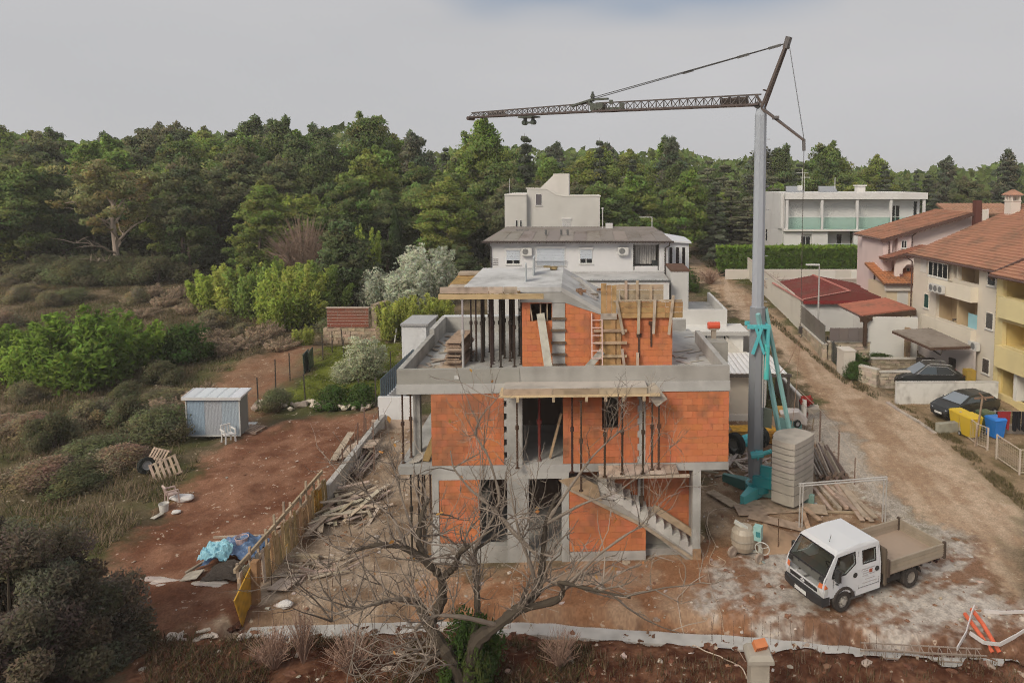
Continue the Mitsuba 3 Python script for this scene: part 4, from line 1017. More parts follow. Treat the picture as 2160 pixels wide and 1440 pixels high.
P(wh, 'roof_pole', cat(cyl(WF.w(np.array([8.75, 6, 10.3])), WF.w(np.array([8.75, 6, 12.0])), 0.04, 6), cyl(WF.w(np.array([8.75, 6, 12.0])), WF.w(np.array([8.75, 6, 12.15])), 0.09, 8), WF.box(9.0, 9.6, 6, 6.4, 10.3, 10.8)), 'vc', (0.58, 0.57, 0.56))
P(wh, 'roof_aerial', cat(cyl(WF.w(np.array([13.0, 7, 10.3])), WF.w(np.array([13.0, 7, 11.3])), 0.03, 5), WF.box(11.9, 13.0, 6.98, 7.02, 11.25, 11.3)), 'vg', (0.6, 0.6, 0.58))
# lower terraces in front of it
WT = Frame((-8.0, 43.5), (1, 0))
P(wh, 'terrace_wall', WT.wall(rect(0.5, 12.9, 0.2, 7.55), 3.0, 3.2), 'plaster', (0.63, 0.617, 0.608))
P(wh, 'terrace_deck', WT.box(0.5, 13.0, 3.2, 8.4, 7.3, 7.5), 'conc', (0.55, 0.54, 0.53))
P(wh, 'terrace_coping', WT.box(0.4, 13.0, 2.9, 3.25, 7.55, 7.62), 'vg', (0.10, 0.10, 0.10))
P(wh, 'terrace_block', cat(WT.box(13.15, 14.35, 4.0, 7.5, 3.5, 8.1)), 'plaster', (0.576, 0.567, 0.553))
P(wh, 'planter_top', WT.box(13.1, 14.4, 3.95, 7.5, 8.1, 8.25), 'dirty', (0.16, 0.09, 0.07))
P(wh, 'parapet', cat(WT.wall(rect(12.6, 16.75, 4.6, 5.75), 2.3, 2.5), WT.side(rect(2.5, 9.5, 4.6, 5.75), 16.55, 16.75)), 'plaster', (0.594, 0.585, 0.567))
P(wh, 'terrace_deck', WT.box(12.8, 16.55, 2.5, 9.0, 4.9, 5.1), 'conc', (0.55, 0.54, 0.52))
P(wh, 'eaves_slab', hull(WT.w(np.array([(12.0, 1.2, 4.62), (16.6, 1.2, 4.62), (12.0, 2.4, 4.75), (16.7, 2.4, 4.75), (12.0, 1.2, 4.5), (16.6, 1.2, 4.5)]))), 'plaster', (0.66, 0.65, 0.62))
gwall = P(wh, 'wall', WT.wall(rect(11.0, 16.4, 0.1, 4.5), 1.5, 1.7), 'plaster', (0.612, 0.599, 0.585))
for a in (12.95, 14.3):
    window(wh, WT, a, a + 1.05, 3.5, 4.3, 1.5, mull=1)
P(wh, 'garden_wall', WT.wall([(16.4, 0.1), (17.8, 0.1), (17.8, 3.2), (17.4, 3.2), (16.4, 4.3)], 0.8, 1.0), 'plaster', (0.55, 0.52, 0.47))
pc = T('house_conservatory', 'small white glazed annex at the right end of the white house', 'annex')
PCF = Frame((5.6, 56.0), (1, 0))
P(pc, 'wall', PCF.wall(rect(0, 1.9, 2.5, 9.45), 0, 0.2), 'plaster', (0.66, 0.68, 0.72))
P(pc, 'roof', hull(PCF.w(np.array([(-0.2, -0.3, 9.45), (2.05, -0.3, 9.3), (-0.2, 4, 9.9), (2.05, 4, 9.5), (-0.2, -0.3, 9.6), (2.05, -0.3, 9.45)]))), 'vc', (0.62, 0.63, 0.66))
P(pc, 'side_wall', PCF.side(rect(0.2, 4.0, 2.5, 9.4), 1.7, 1.9), 'plaster', (0.66, 0.68, 0.72))
for a in (0.25, 0.8, 1.3):
    window(pc, PCF, a, a + 0.32, 7.3, 9.0, 0, t=0.04)

# villa with the stepped parapet behind it
VF = Frame((-8.95, 67.0), (1, 0))
sv = T('stepped_villa', 'pale flat-roofed villa with a stepped stair tower behind the white house', 'house')
VW = (0.60, 0.585, 0.555)
P(sv, 'wall', cat(VF.box(0, 2.1, -0.6, 8, 1.5, 13.0), VF.wall([(2.1, 1.5), (9.2, 1.5), (9.2, 12.85), (5.9, 12.85), (5.0, 12.95), (4.0, 13.55), (2.1, 13.6)], 0, 0.3), VF.side(rect(0.3, 8, 1.5, 12.9), 8.9, 9.2), VF.box(0, 9.2, 7.7, 8.0, 1.5, 12.9)), 'plaster', VW)
P(sv, 'stair_tower', cat(VF.wall([(3.2, 12.9), (6.1, 12.9), (6.1, 15.1), (4.55, 15.1), (4.5, 14.9), (3.2, 13.65)], 2.0, 4.5)), 'plaster', (0.68, 0.65, 0.61))
P(sv, 'coping', cat(VF.wall([(2.0, 13.6), (4.05, 13.55), (5.05, 12.95), (5.95, 12.85), (9.3, 12.85), (9.3, 12.97), (5.95, 12.97), (5.1, 13.07), (4.1, 13.68), (2.0, 13.72)], -0.06, 0.36), VF.box(-0.05, 2.1, -0.66, 8, 13.0, 13.1)), 'vc', (0.68, 0.66, 0.62))
P(sv, 'flat_roof', VF.box(0.3, 8.9, 0.3, 7.7, 12.3, 12.45), 'conc', (0.5, 0.49, 0.47))
for a in (1.05, 1.45):
    window(sv, VF, a, a + 0.22, 9.0, 10.6, -0.6, t=0.03, sill=False)
window(sv, VF, 2.95, 3.55, 12.0, 13.1, 0, glass='vc', gcol=(0.14, 0.13, 0.14), t=0.03)
shutter_window(sv, VF, 5.5, 6.4, 9.1, 10.6, 0, col=(0.56, 0.55, 0.55))
P(sv, 'lightning_rod', cyl(VF.w(np.array([0.3, 1, 13.0])), VF.w(np.array([0.3, 1, 14.6])), 0.03, 5), 'vg', (0.55, 0.55, 0.54))

# long white apartment villa far right
AF = Frame((19.95, 84.0), (1, 0))
av = T('balcony_villa', 'long white flat-roofed apartment villa with green glass balcony rails behind the hedge', 'apartment building')
AW = (0.66, 0.65, 0.65)
P(av, 'wall', cat(AF.side(rect(0.4, 11.6, 2.4, 12.95), 2.8, 3.1), AF.wall(rect(2.8, 17.5, 2.4, 8.55), 0, 0.4, [rect(5.05, 6.35, 4.9, 7.9), rect(8.3, 11.5, 5.6, 8.3), rect(8.3, 10.5, 3.0, 5.2)]),
                  AF.box(2.8, 20.0, 1.2, 1.4, 8.5, 12.6), AF.side(rect(2.2, 9, 2.4, 12.6), 19.7, 20), AF.box(2.6, 2.8, 0.4, 2.2, 8.5, 12.8)), 'plaster', AW)
for m_ in (AF.box(8.2, 11.6, 1.6, 1.8, 5.3, 8.5), AF.box(8.2, 11.0, 1.6, 1.8, 2.6, 5.3), AF.box(5.0, 6.4, 0.38, 0.5, 4.8, 8.0)):
    P(av, 'recess_wall', m_, 'plaster', (0.62, 0.60, 0.58))
P(av, 'roof_slab', AF.box(2.9, 20.2, -0.45, 9, 12.15, 12.95), 'plaster', (0.70, 0.69, 0.68))
P(av, 'balcony_slab', cat(AF.box(2.8, 22.0, -0.45, 2.0, 8.25, 8.5)), 'plaster', (0.666, 0.639, 0.612))
P(av, 'balcony_slab', AF.box(8.1, 11.7, -0.35, 1.6, 5.25, 5.5), 'plaster', (0.666, 0.639, 0.612))
for a in (3.05, 7.3, 11.6, 15.7, 19.75):
    P(av, 'column', AF.box(a, a + 0.28, -0.3, 0.0, 8.5, 12.15), 'plaster', AW)
for i, (a0, a1) in enumerate(((3.35, 7.28), (7.6, 11.58), (11.9, 15.68), (16.0, 19.7))):
    P(av, 'balustrade', AF.box(a0, a1, -0.40, -0.385, 8.52, 9.95), 'green_glass')
    P(av, 'handrail', AF.box(a0, a1, -0.43, -0.36, 9.96, 10.02), 'vg', (0.60, 0.62, 0.61))
P(av, 'balustrade', AF.box(20.1, 21.95, -0.40, -0.385, 8.52, 9.95), 'pane')
P(av, 'balustrade', cat(*[AF.box(x, x + 0.55, -0.40, -0.38, 8.55, 9.9) for x in (20.1, 20.75, 21.4)]), 'vg', (0.06, 0.22, 0.22))
P(av, 'balustrade', AF.box(8.2, 11.6, -0.33, -0.315, 5.52, 6.7), 'green_glass')
P(av, 'handrail', AF.box(8.2, 11.6, -0.36, -0.29, 6.71, 6.76), 'vg', (0.6, 0.62, 0.61))
for a0, a1 in ((3.9, 5.5), (7.8, 9.3), (12.0, 13.6)):
    shutter_window(av, AF, a0, a1, 8.52, 11.6, 1.2, col=(0.68, 0.67, 0.66))
window(av, AF, 16.4, 17.6, 8.52, 11.4, 1.2, mull=2, t=0.10, sill=False)
window(av, AF, 19.2, 19.7, 8.52, 11.9, 1.2, sill=False)
w_ = window(av, AF, 5.1, 6.3, 5.0, 7.6, 0.38, mull=2, sill=False)
P(w_, 'rail_pane', AF.box(5.12, 6.28, -0.03, -0.015, 5.0, 6.2), 'vg', (0.08, 0.30, 0.27))
P(w_, 'shutter_box', AF.box(5.05, 6.35, -0.05, 0.0, 7.9, 8.2), 'vc', (0.7, 0.68, 0.66))
window(av, AF, 9.9, 10.6, 5.55, 7.8, 1.6, t=0.06, sill=False)
shutter_window(av, AF, 13.4, 14.6, 6.3, 8.0, 0, col=(0.68, 0.66, 0.65))
window(av, AF, 5.2, 6.2, 2.9, 4.4, 0, mull=2, sill=False)
window(av, AF, 9.0, 9.9, 3.0, 4.8, 1.6, sill=False)
window(av, AF, 7.6, 8.6, 6.3, 8.0, 2.8, along='b', t=0.07, sill=False)
AS = Frame(AF.w(np.array([2.8, 0, 0]))[:2], (0, 1), -1)
air_con(AS, 6.3, 5.2, 'upper of two air conditioners on the left end of the balcony villa')
air_con(AS, 6.3, 3.9, 'lower of two air conditioners on the left end of the balcony villa')
sofa = T('balcony_sofa', 'dark rattan sofa on the middle balcony of the white villa', 'sofa')
P(sofa, 'seat', AF.box(8.5, 10.0, 0.4, 1.1, 5.52, 5.9), 'vc', (0.05, 0.055, 0.05))
P(sofa, 'back', AF.box(8.5, 10.0, 1.1, 1.3, 5.52, 6.4), 'vc', (0.05, 0.055, 0.05))
P(av, 'chimney', cat(AF.box(13.3, 14.3, 4, 5, 12.95, 13.7), AF.box(13.15, 14.45, 3.85, 5.15, 13.7, 13.85)), 'plaster', (0.74, 0.72, 0.7))
for i, a in enumerate((4.0, 8.2)):
    pn = P(av, 'solar_panel', hull(AF.w(np.array([(a, 3, 12.97), (a + 2.2, 3, 12.97), (a + 0.4, 5, 13.7), (a + 2.6, 5, 13.7), (a + 0.4, 5, 12.97), (a + 2.6, 5, 12.97)]))), 'vg', (0.25, 0.26, 0.28))
P(av, 'aerial', cat(*[cyl(AF.w(np.array([a, 4, 12.9])), AF.w(np.array([a, 4, h])), 0.035, 5) for a, h in ((6.2, 16.0), (6.5, 15.3), (10.4, 14.8))], AF.box(5.5, 7.0, 3.98, 4.02, 15.4, 15.45), AF.box(6.0, 7.2, 3.98, 4.02, 14.8, 14.85), AF.box(5.6, 6.1, 3.5, 4, 12.95, 13.8)), 'vg', (0.6, 0.6, 0.58))
downpipe(av, [AF.w(np.array([2.78, -0.08, 12.7])), AF.w(np.array([2.78, -0.08, 2.6]))], (0.5, 0.48, 0.46), 0.05)

# cream apartment house on the right
CF = Frame((26.56, 44.9), (-0.96, 10.39), -1)
cr = T('cream_house', 'cream three-storey apartment house with a terracotta roof and brown downpipes', 'apartment building')
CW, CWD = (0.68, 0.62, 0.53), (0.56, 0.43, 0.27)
P(cr, 'wall', cat(CF.wall(rect(0, 10.43, -0.2, 8.45), 0, 0.3, [rect(2.21, 4.6, 7.2, 8.38), rect(2.24, 7.2, 4.0, 5.95), rect(4.74, 5.2, 7.3, 8.4)]), CF.box(10.13, 10.43, 0.3, 9, 0, 8.45), CF.box(0, 0.3, 0.3, 9, -0.2, 8.45)), 'plaster', CW)
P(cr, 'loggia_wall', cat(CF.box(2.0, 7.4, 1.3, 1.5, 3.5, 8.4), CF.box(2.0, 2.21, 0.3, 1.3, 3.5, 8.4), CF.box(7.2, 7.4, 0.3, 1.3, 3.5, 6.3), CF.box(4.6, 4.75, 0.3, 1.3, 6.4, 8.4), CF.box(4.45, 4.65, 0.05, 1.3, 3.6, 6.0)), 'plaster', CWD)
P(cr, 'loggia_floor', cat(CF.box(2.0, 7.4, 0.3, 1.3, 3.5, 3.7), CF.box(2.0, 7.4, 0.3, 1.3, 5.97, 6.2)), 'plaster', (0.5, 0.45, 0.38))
P(cr, 'balcony_parapet', cat(CF.box(2.25, 7.45, -0.55, -0.42, 5.98, 7.05), CF.box(2.25, 2.4, -0.42, -0.003, 5.98, 7.05), CF.box(7.3, 7.45, -0.42, -0.003, 5.98, 7.05), CF.box(2.25, 7.45, -0.42, -0.003, 5.98, 6.12)), 'plaster', (0.77, 0.70, 0.58))
P(cr, 'balcony_parapet', cat(CF.box(2.3, 8.4, -0.4, -0.28, 2.75, 4.0), CF.box(2.3, 2.45, -0.28, -0.003, 2.75, 4.0), CF.box(8.25, 8.4, -0.28, -0.003, 2.75, 4.0)), 'plaster', (0.75, 0.68, 0.57))
window(cr, CF, 5.25, 7.75, 7.15, 8.28, -0.35, mull=4, frame_col=(0.70, 0.67, 0.62))
P(cr, 'glazed_bay', cat(CF.box(5.2, 7.8, -0.34, -0.003, 7.07, 7.14), CF.box(5.2, 7.8, -0.45, -0.003, 8.3, 8.38), CF.box(7.72, 7.8, -0.34, -0.003, 7.14, 8.3)), 'plaster', CW)
for a0, a1, z0, z1, c in ((0.48, 1.30, 7.35, 8.42, (0.07, 0.075, 0.08)), (8.1, 8.75, 4.45, 5.6, (0.04, 0.09, 0.08)), (0.55, 1.3, 4.4, 5.55, (0.12, 0.115, 0.11)), (0.75, 1.5, 1.3, 2.35, (0.10, 0.085, 0.075))):
    w_ = window(cr, CF, a0, a1, z0, z1, 0, t=0.06, frame_col=(0.74, 0.70, 0.64))
    n = 9
    hs = np.linspace(z0 + 0.07, z1 - 0.07, n + 1)
    P(w_, 'shutter', cat(*[CF.box(a0 + 0.07, a1 - 0.07, -0.055, -0.035, hs[i], hs[i + 1] - 0.02) for i in range(n)]), 'vc', c)
P(cr, 'wall_panel', CF.box(8.6, 9.4, -0.03, -0.003, 7.2, 8.3), 'vc', (0.66, 0.64, 0.6))
for a in (6.5, 5.95, 5.35):
    air_con(CF, a, 6.42, 'air conditioner on the cream house balcony, one of a row of three', -0.55, parent=cr, w=0.5)
air_con(CF, 2.1, 3.0, 'air conditioner on the cream house wall beside the canopy', -0.05, w=0.9)
rf = tile_roof(cr, CF.w(np.array([-0.1, -0.5, 8.5])), CF.w(np.array([10.5, -0.5, 8.5])), CF.w(np.array([0, 9.8, 12.7])) - CF.w(np.array([0, -0.5, 8.5])), 28, 38)
P(rf, 'gutter', tb([CF.w(np.array([-0.2, -0.58, 8.42])), CF.w(np.array([10.55, -0.58, 8.42]))], 0.08, 6), 'vg', BROWN)
P(rf, 'verge_board', cat(bar(CF.w(np.array([-0.15, -0.5, 8.44])), CF.w(np.array([-0.15, 9.8, 12.64])), 0.10, 0.2)), 'vg', BROWN)
ch = P(rf, 'chimney', CF.box(9.1, 9.9, 7.2, 8.0, 11.0, 12.75), 'plaster', (0.72, 0.66, 0.6))
P(ch, 'chimney_hood', cat(CF.box(9.05, 9.95, 7.15, 8.05, 12.75, 12.81), *[CF.box(a, a + 0.13, b, b + 0.13, 12.81, 13.2) for a in (9.1, 9.44, 9.77) for b in (7.2, 7.87)], CF.box(9.0, 10.0, 7.1, 8.1, 13.2, 13.26)), 'plaster', (0.72, 0.66, 0.6))
P(ch, 'chimney_roof', hull(CF.w(np.array([(8.9, 7.0, 13.27), (10.1, 7.0, 13.27), (8.9, 8.2, 13.27), (10.1, 8.2, 13.27), (9.35, 7.6, 13.7), (9.65, 7.6, 13.7)]))), 'dirty', (0.5, 0.27, 0.19))
for a in (10.5, 0.15):
    downpipe(cr, [CF.w(np.array(q)) for q in ((a, -0.58, 8.4), (a, -0.5, 8.15), (a, -0.1, 7.9), (a, -0.09, 0.1))])
# yellow house
ye = T('yellow_house', 'yellow apartment house with deep loggias at the right edge of the picture', 'apartment building')
YW = (0.72, 0.60, 0.31)
P(ye, 'wall', cat(CF.wall(rect(-9, -0.05, -0.4, 8.3), -0.3, -0.0, [rect(-4.2, -0.62, 6.95, 8.2), rect(-4.2, -0.75, 3.75, 5.3), rect(-3.6, -0.45, 0.5, 2.3)])), 'plaster', YW)
P(ye, 'loggia_wall', cat(CF.box(-4.4, -0.5, 1.3, 1.5, -0.3, 8.3), CF.box(-0.6, -0.4, 0.0, 1.3, -0.3, 8.3), CF.box(-4.5, -0.4, 0.0, 1.3, 6.7, 6.9), CF.box(-4.5, -0.4, 0.0, 1.3, 3.5, 3.7)), 'plaster', (0.66, 0.52, 0.22))
P(ye, 'balcony_parapet', cat(CF.box(-4.5, -0.75, -0.7, -0.56, 5.6, 6.95), CF.box(-0.9, -0.75, -0.56, -0.303, 5.6, 6.95), CF.box(-4.5, -0.9, -0.56, -0.303, 5.6, 5.75)), 'plaster', (0.74, 0.64, 0.36))
P(ye, 'balcony_parapet', cat(CF.box(-4.5, -0.65, -0.7, -0.56, 2.35, 3.75), CF.box(-0.8, -0.65, -0.56, -0.303, 2.35, 3.75)), 'plaster', (0.74, 0.62, 0.33))
for m_ in (CF.box(-2.3, -2.0, -0.3, 1.3, 0.5, 2.3), CF.box(-2.6, -2.3, 0.9, 1.3, 3.7, 5.4)):
    P(ye, 'loggia_column', m_, 'plaster', (0.72, 0.70, 0.66))
tile_roof(ye, CF.w(np.array([-9, -0.9, 8.3])), CF.w(np.array([-0.15, -0.9, 8.3])), CF.w(np.array([0, 9.8, 12.0])) - CF.w(np.array([0, -0.9, 8.3])), 26, 30)
P(ye, 'gutter', tb([CF.w(np.array([-9, -0.98, 8.22])), CF.w(np.array([-0.2, -0.98, 8.22])), CF.w(np.array([0.1, -0.5, 7.9]))], 0.08, 6), 'vg', BROWN)

# pink house
PF = Frame((25.05, 60.0), (1, 0))
pk = T('pink_house', 'pale pink stepped house with terracotta roofs beyond the cream house', 'house')
PW = (0.70, 0.57, 0.55)
P(pk, 'wall', PF.box(0, 0.8, 0, 4.8, 0.8, 9.2), 'plaster', PW)
P(pk, 'wall', PF.wall([(0.8, 0.8), (9.5, 0.8), (9.5, 11.9), (7.3, 11.3), (2.4, 9.75), (0.8, 9.3)], 0.6, 0.9), 'plaster', (0.76, 0.64, 0.61))
P(pk, 'wall', PF.box(1.3, 2.5, 0.05, 0.6, 7.0, 9.5), 'plaster', PW)
P(pk, 'wall', PF.box(0.8, 9.5, 0.9, 8, 0.8, 9.2), 'plaster', PW)
P(pk, 'porch', PF.wall([(0.6, 4.6), (0.6, 7.75), (3.4, 7.75), (3.4, 4.6), (2.9, 4.6), (2.9, 6.8), (2.6, 7.2), (1.6, 7.2), (1.25, 6.8), (1.25, 4.6)], -1.2, -0.95), 'plaster', (0.76, 0.66, 0.63))
P(pk, 'porch_floor', PF.box(0.6, 3.4, -1.2, 0.0, 4.3, 4.6), 'plaster', (0.76, 0.66, 0.63))
P(pk, 'porch_column', PF.box(1.0, 1.25, -1.3, -1.2, 4.6, 6.4), 'vc', (0.20, 0.10, 0.09))
P(pk, 'balcony', PF.box(-0.1, 0.7, -1.0, 0.0, 3.9, 5.6), 'plaster', (0.74, 0.66, 0.64))
tile_roof(pk, PF.w(np.array([-0.25, -0.35, 9.3])), PF.w(np.array([-0.25, 6.2, 9.3])), PF.w(np.array([7.6, -0.35, 11.65])) - PF.w(np.array([-0.25, -0.35, 9.3])), 24, 19)
P(pk, 'verge', bar(PF.w(np.array([-0.3, -0.4, 9.15])), PF.w(np.array([7.6, -0.4, 11.5])), 0.1, 0.28), 'vg', BROWN)
P(pk, 'gutter', tb([PF.w(np.array([-0.35, 6.2, 9.25])), PF.w(np.array([-0.35, -0.4, 9.25]))], 0.08, 6), 'vg', BROWN)
tile_roof(pk, PF.w(np.array([-0.35, -1.5, 7.7])), PF.w(np.array([-0.35, 0.0, 7.7])), PF.w(np.array([3.4, -1.5, 8.8])) - PF.w(np.array([-0.35, -1.5, 7.7])), 11, 5, col=(0.36, 0.16, 0.11))
P(pk, 'verge', bar(PF.w(np.array([-0.4, -1.55, 7.55])), PF.w(np.array([3.4, -1.55, 8.66])), 0.1, 0.26), 'vg', BROWN)
PS = Frame(PF.w(np.array([0, 0, 0]))[:2], (0, 1), -1)
window(pk, PS, 1.3, 1.9, 4.6, 7.0, 0, t=0.06, frame_col=(0.75, 0.68, 0.66))
window(pk, PF, 1.6, 2.1, 8.5, 9.2, 0.05, t=0.06, mull=2)
window(pk, PF, 2.1, 2.4, 5.0, 6.8, 0.0 - 0.0, t=0.05, sill=False)
P(pk, 'chimney', PF.box(7.65, 8.15, -0.7, -0.1, 10.0, 12.7), 'vc', (0.14, 0.06, 0.05))
P(pk, 'chimney', PF.box(8.2, 8.7, -0.7, -0.1, 9.5, 11.9), 'plaster', (0.72, 0.66, 0.6))
downpipe(pk, [PF.w(np.array(q)) for q in ((0.3, -0.4, 9.3), (0.5, -0.1, 8.95), (0.5, -0.08, 7.9))])
downpipe(pk, [PF.w(np.array(q)) for q in ((2.7, -0.4, 9.9), (2.75, 0.5, 9.5), (2.75, 0.52, 8.4))])
tile_roof(pk, PF.w(np.array([7.6, 3.5, 11.3])), PF.w(np.array([14, 3.5, 11.3])), np.array([0.1, 3.0, 0.9]), 8, 20, col=(0.45, 0.27, 0.19))
# cream extension in front of the pink house
EF = Frame((24.64,58,1.5)[:2], (1, 0.0))
ce = T('house_extension', 'small cream extension with two windows under a bright terracotta roof', 'house')
P(ce, 'wall', EF.box(0, 4.5, 0, 4, 0.5, 5.5), 'plaster', (0.66, 0.55, 0.40))
P(ce, 'eaves', EF.box(-0.2, 4.5, -0.25, 0, 5.1, 5.7), 'plaster', (0.74, 0.70, 0.66))
tile_roof(ce, EF.w(np.array([-0.4, -0.5, 5.75])), EF.w(np.array([4.5, -0.5, 5.75])), np.array([0.0, 4.5, 1.25]), 12, 16, col=(0.50, 0.22, 0.11))
P(ce, 'gutter', tb([EF.w(np.array([-0.45, -0.56, 5.68])), EF.w(np.array([4.5, -0.56, 5.68]))], 0.08, 6), 'vg', BROWN)
window(ce, EF, 0.9, 1.8, 3.6, 5.0, 0, glass='vc', gcol=(0.594, 0.585, 0.567), t=0.08)
window(ce, EF, 2.4, 3.1, 3.6, 4.8, 0, t=0.08, mull=2)

# garage with the dark red roof, carport, long road wall
ga = T('red_roof_garage', 'white garage with a low dark red gabled roof on the right of the road', 'garage')
GA = Frame((17.95, 59.6), (1, 0.0))
RR = (0.20, 0.055, 0.05)
P(ga, 'wall', cat(GA.box(0.2, 7.6, 0.0, 0.25, 0.9, 4.05), GA.side([(0.25, 0.9), (0.25, 4.0), (14.0, 4.2), (14.0, 1.8)], 0.0, 0.2)), 'plaster', (0.63, 0.63, 0.63))
rg = P(ga, 'roof', cat(hull(GA.w(np.array([(-0.1, -0.5, 4.1), (-0.1, 9.5, 4.1), (3.9, -0.5, 4.85), (3.9, 9.5, 4.85), (-0.1, -0.5, 4.02), (3.9, -0.5, 4.02), (-0.1, 9.5, 4.02), (3.9, 9.5, 4.02)]))), hull(GA.w(np.array([(3.9, -0.5, 4.85), (3.9, 9.5, 4.85), (8.0, -0.5, 4.1), (8.0, 9.5, 4.1), (3.9, -0.5, 4.02), (8.0, -0.5, 4.02), (3.9, 9.5, 4.02), (8.0, 9.5, 4.02)])))), 'dirty', RR)
for i in range(16):
    for s in (0, 1):
        b = -0.4 + i * 0.62
        e = hull(GA.w(np.array([(0 if not s else 3.95, b, 4.13 if not s else 4.87), (3.85 if not s else 7.9, b, 4.87 if not s else 4.13), (0 if not s else 3.95, b + 0.55, 4.13 if not s else 4.87), (3.85 if not s else 7.9, b + 0.55, 4.87 if not s else 4.13), (0 if not s else 3.95, b, 4.08 if not s else 4.8), (3.85 if not s else 7.9, b, 4.8 if not s else 4.08)])))
        P(rg, 'roof_sheet', e, 'dirty', jit(RR, 0.1))
P(rg, 'ridge_cap', bar(GA.w(np.array([3.9, -0.55, 4.9])), GA.w(np.array([3.9, 9.6, 4.9])), 0.24, 0.08), 'vc', (0.50, 0.20, 0.17))
P(rg, 'eave_trim', cat(bar(GA.w(np.array([-0.15, -0.55, 4.06])), GA.w(np.array([-0.15, 9.6, 4.06])), 0.14, 0.12), bar(GA.w(np.array([-0.1, -0.56, 4.16])), GA.w(np.array([3.9, -0.56, 4.9])), 0.08, 0.06)), 'vc', (0.55, 0.27, 0.24))
P(ga, 'fascia', GA.box(-0.05, 7.9, -0.52, -0.45, 3.72, 4.02), 'vg', (0.22, 0.03, 0.03))
P(ga, 'door', cat(*[GA.box(a, a + 0.05, -0.04, 0.0, 1.2, 3.4) for a in (4.5, 5.9)], *[GA.box(a, a + 1.1, -0.03, -0.004, 1.2, 3.2) for a in (4.7, 6.1)]), 'vc', (0.58, 0.57, 0.58))
lw = T('road_wall', 'long pale rendered wall along the right side of the road beside the garage', 'wall')
LWF = Frame((17.95, 59.8), (0.10, 17.4), -1)
P(lw, 'wall', cat(LWF.wall([(0, 0.9), (17.5, 2.3), (22, 2.6), (22, 5.2), (0, 3.95)], -0.12, 0.0)), 'plaster', (0.66, 0.63, 0.57))
P(lw, 'coping', bar(LWF.w(np.array([0, -0.06, 3.98])), LWF.w(np.array([22, -0.06, 5.23])), 0.22, 0.06), 'conc', (0.52, 0.44, 0.38))
hw = T('hedge_wall', 'low rendered wall under the clipped hedge', 'wall')
P(hw, 'wall', Frame((15.2, 81.0), (1, 0.0)).box(0, 17, 0, 0.3, 1.8, 3.9), 'plaster', (0.60, 0.56, 0.51))
P(hw, 'gate_panel', Frame((15.2, 81.0), (1, 0.0)).box(11.2, 13.0, -0.1, -0.01, 2.1, 3.8), 'vc', (0.66, 0.63, 0.60))
mb = P(hw, 'meter_box', Frame((15.2, 81.0), (1, 0.0)).box(14.9, 15.8, -0.2, -0.01, 2.6, 3.7), 'vc', (0.68, 0.66, 0.62))
yd = T('yard_wall', 'grey courtyard wall with pale coping behind the red garage roof', 'wall')
P(yd, 'wall', Frame((18.6, 72.0), (1, 0.0)).box(0, 10, 0, 0.25, 1.5, 4.0), 'plaster', (0.46, 0.40, 0.36))
P(yd, 'coping', Frame((18.6, 72.0), (1, 0.0)).box(-0.1, 10, -0.05, 0.3, 4.0, 4.12), 'vc', (0.62, 0.55, 0.50))
cp = T('terracotta_carport', 'white-walled carport with a flat terracotta sheet roof and brown fascia', 'carport')
c0, c1, c2, c3 = np.array((19.86,51.29,4.3)), np.array((25.3,54,4.3)), np.array((23.91,56.48,4.75)), np.array((19.39,54.79,4.5))
P(cp, 'roof', hull(np.vstack([np.array([c0, c1, c2, c3]), np.array([c0, c1, c2, c3]) - [0, 0, 0.1]])), 'dirty', (0.46, 0.17, 0.115))
P(cp, 'fascia', bar(c0 - [0, 0.03, 0.32], c1 - [0, 0.03, 0.32], 0.1, 0.42), 'dirty', (0.10, 0.06, 0.045))
P(cp, 'gutter', tb([c3 - [0, 0, 0.12], c0 - [0, 0, 0.12], c0 + [0.25, 0.1, -0.5]], 0.07, 6), 'vg', BROWN)
pb = np.array([c0[0] + 0.45, c0[1] + 0.2, 0])
P(cp, 'post', cat(bar(pb + [0, 0, 1.9], pb + [0, 0, 4.2], 0.22), bar(pb + [0, 0, 3.6], pb + [0.5, 0, 4.1], 0.14), bar(pb + [0, 0, 3.6], pb + [-0.3, 0.3, 4.1], 0.14)), 'wood', (0.09, 0.055, 0.04))
P(cp, 'wall', Frame(pb[:2] + [0.15, 0.3], (1, -0.05)).box(0, 3.9, 0, 0.2, 0.6, 4.05), 'plaster', (0.68, 0.67, 0.64))

# ---------------------------------------------------------------- trees and shrubs
scene['leaf'] = {'type': 'principledthin', 'base_color': VC, 'roughness': 0.9, 'diff_trans': 0.9, 'spec_trans': 0.0}


LEAFN = {}


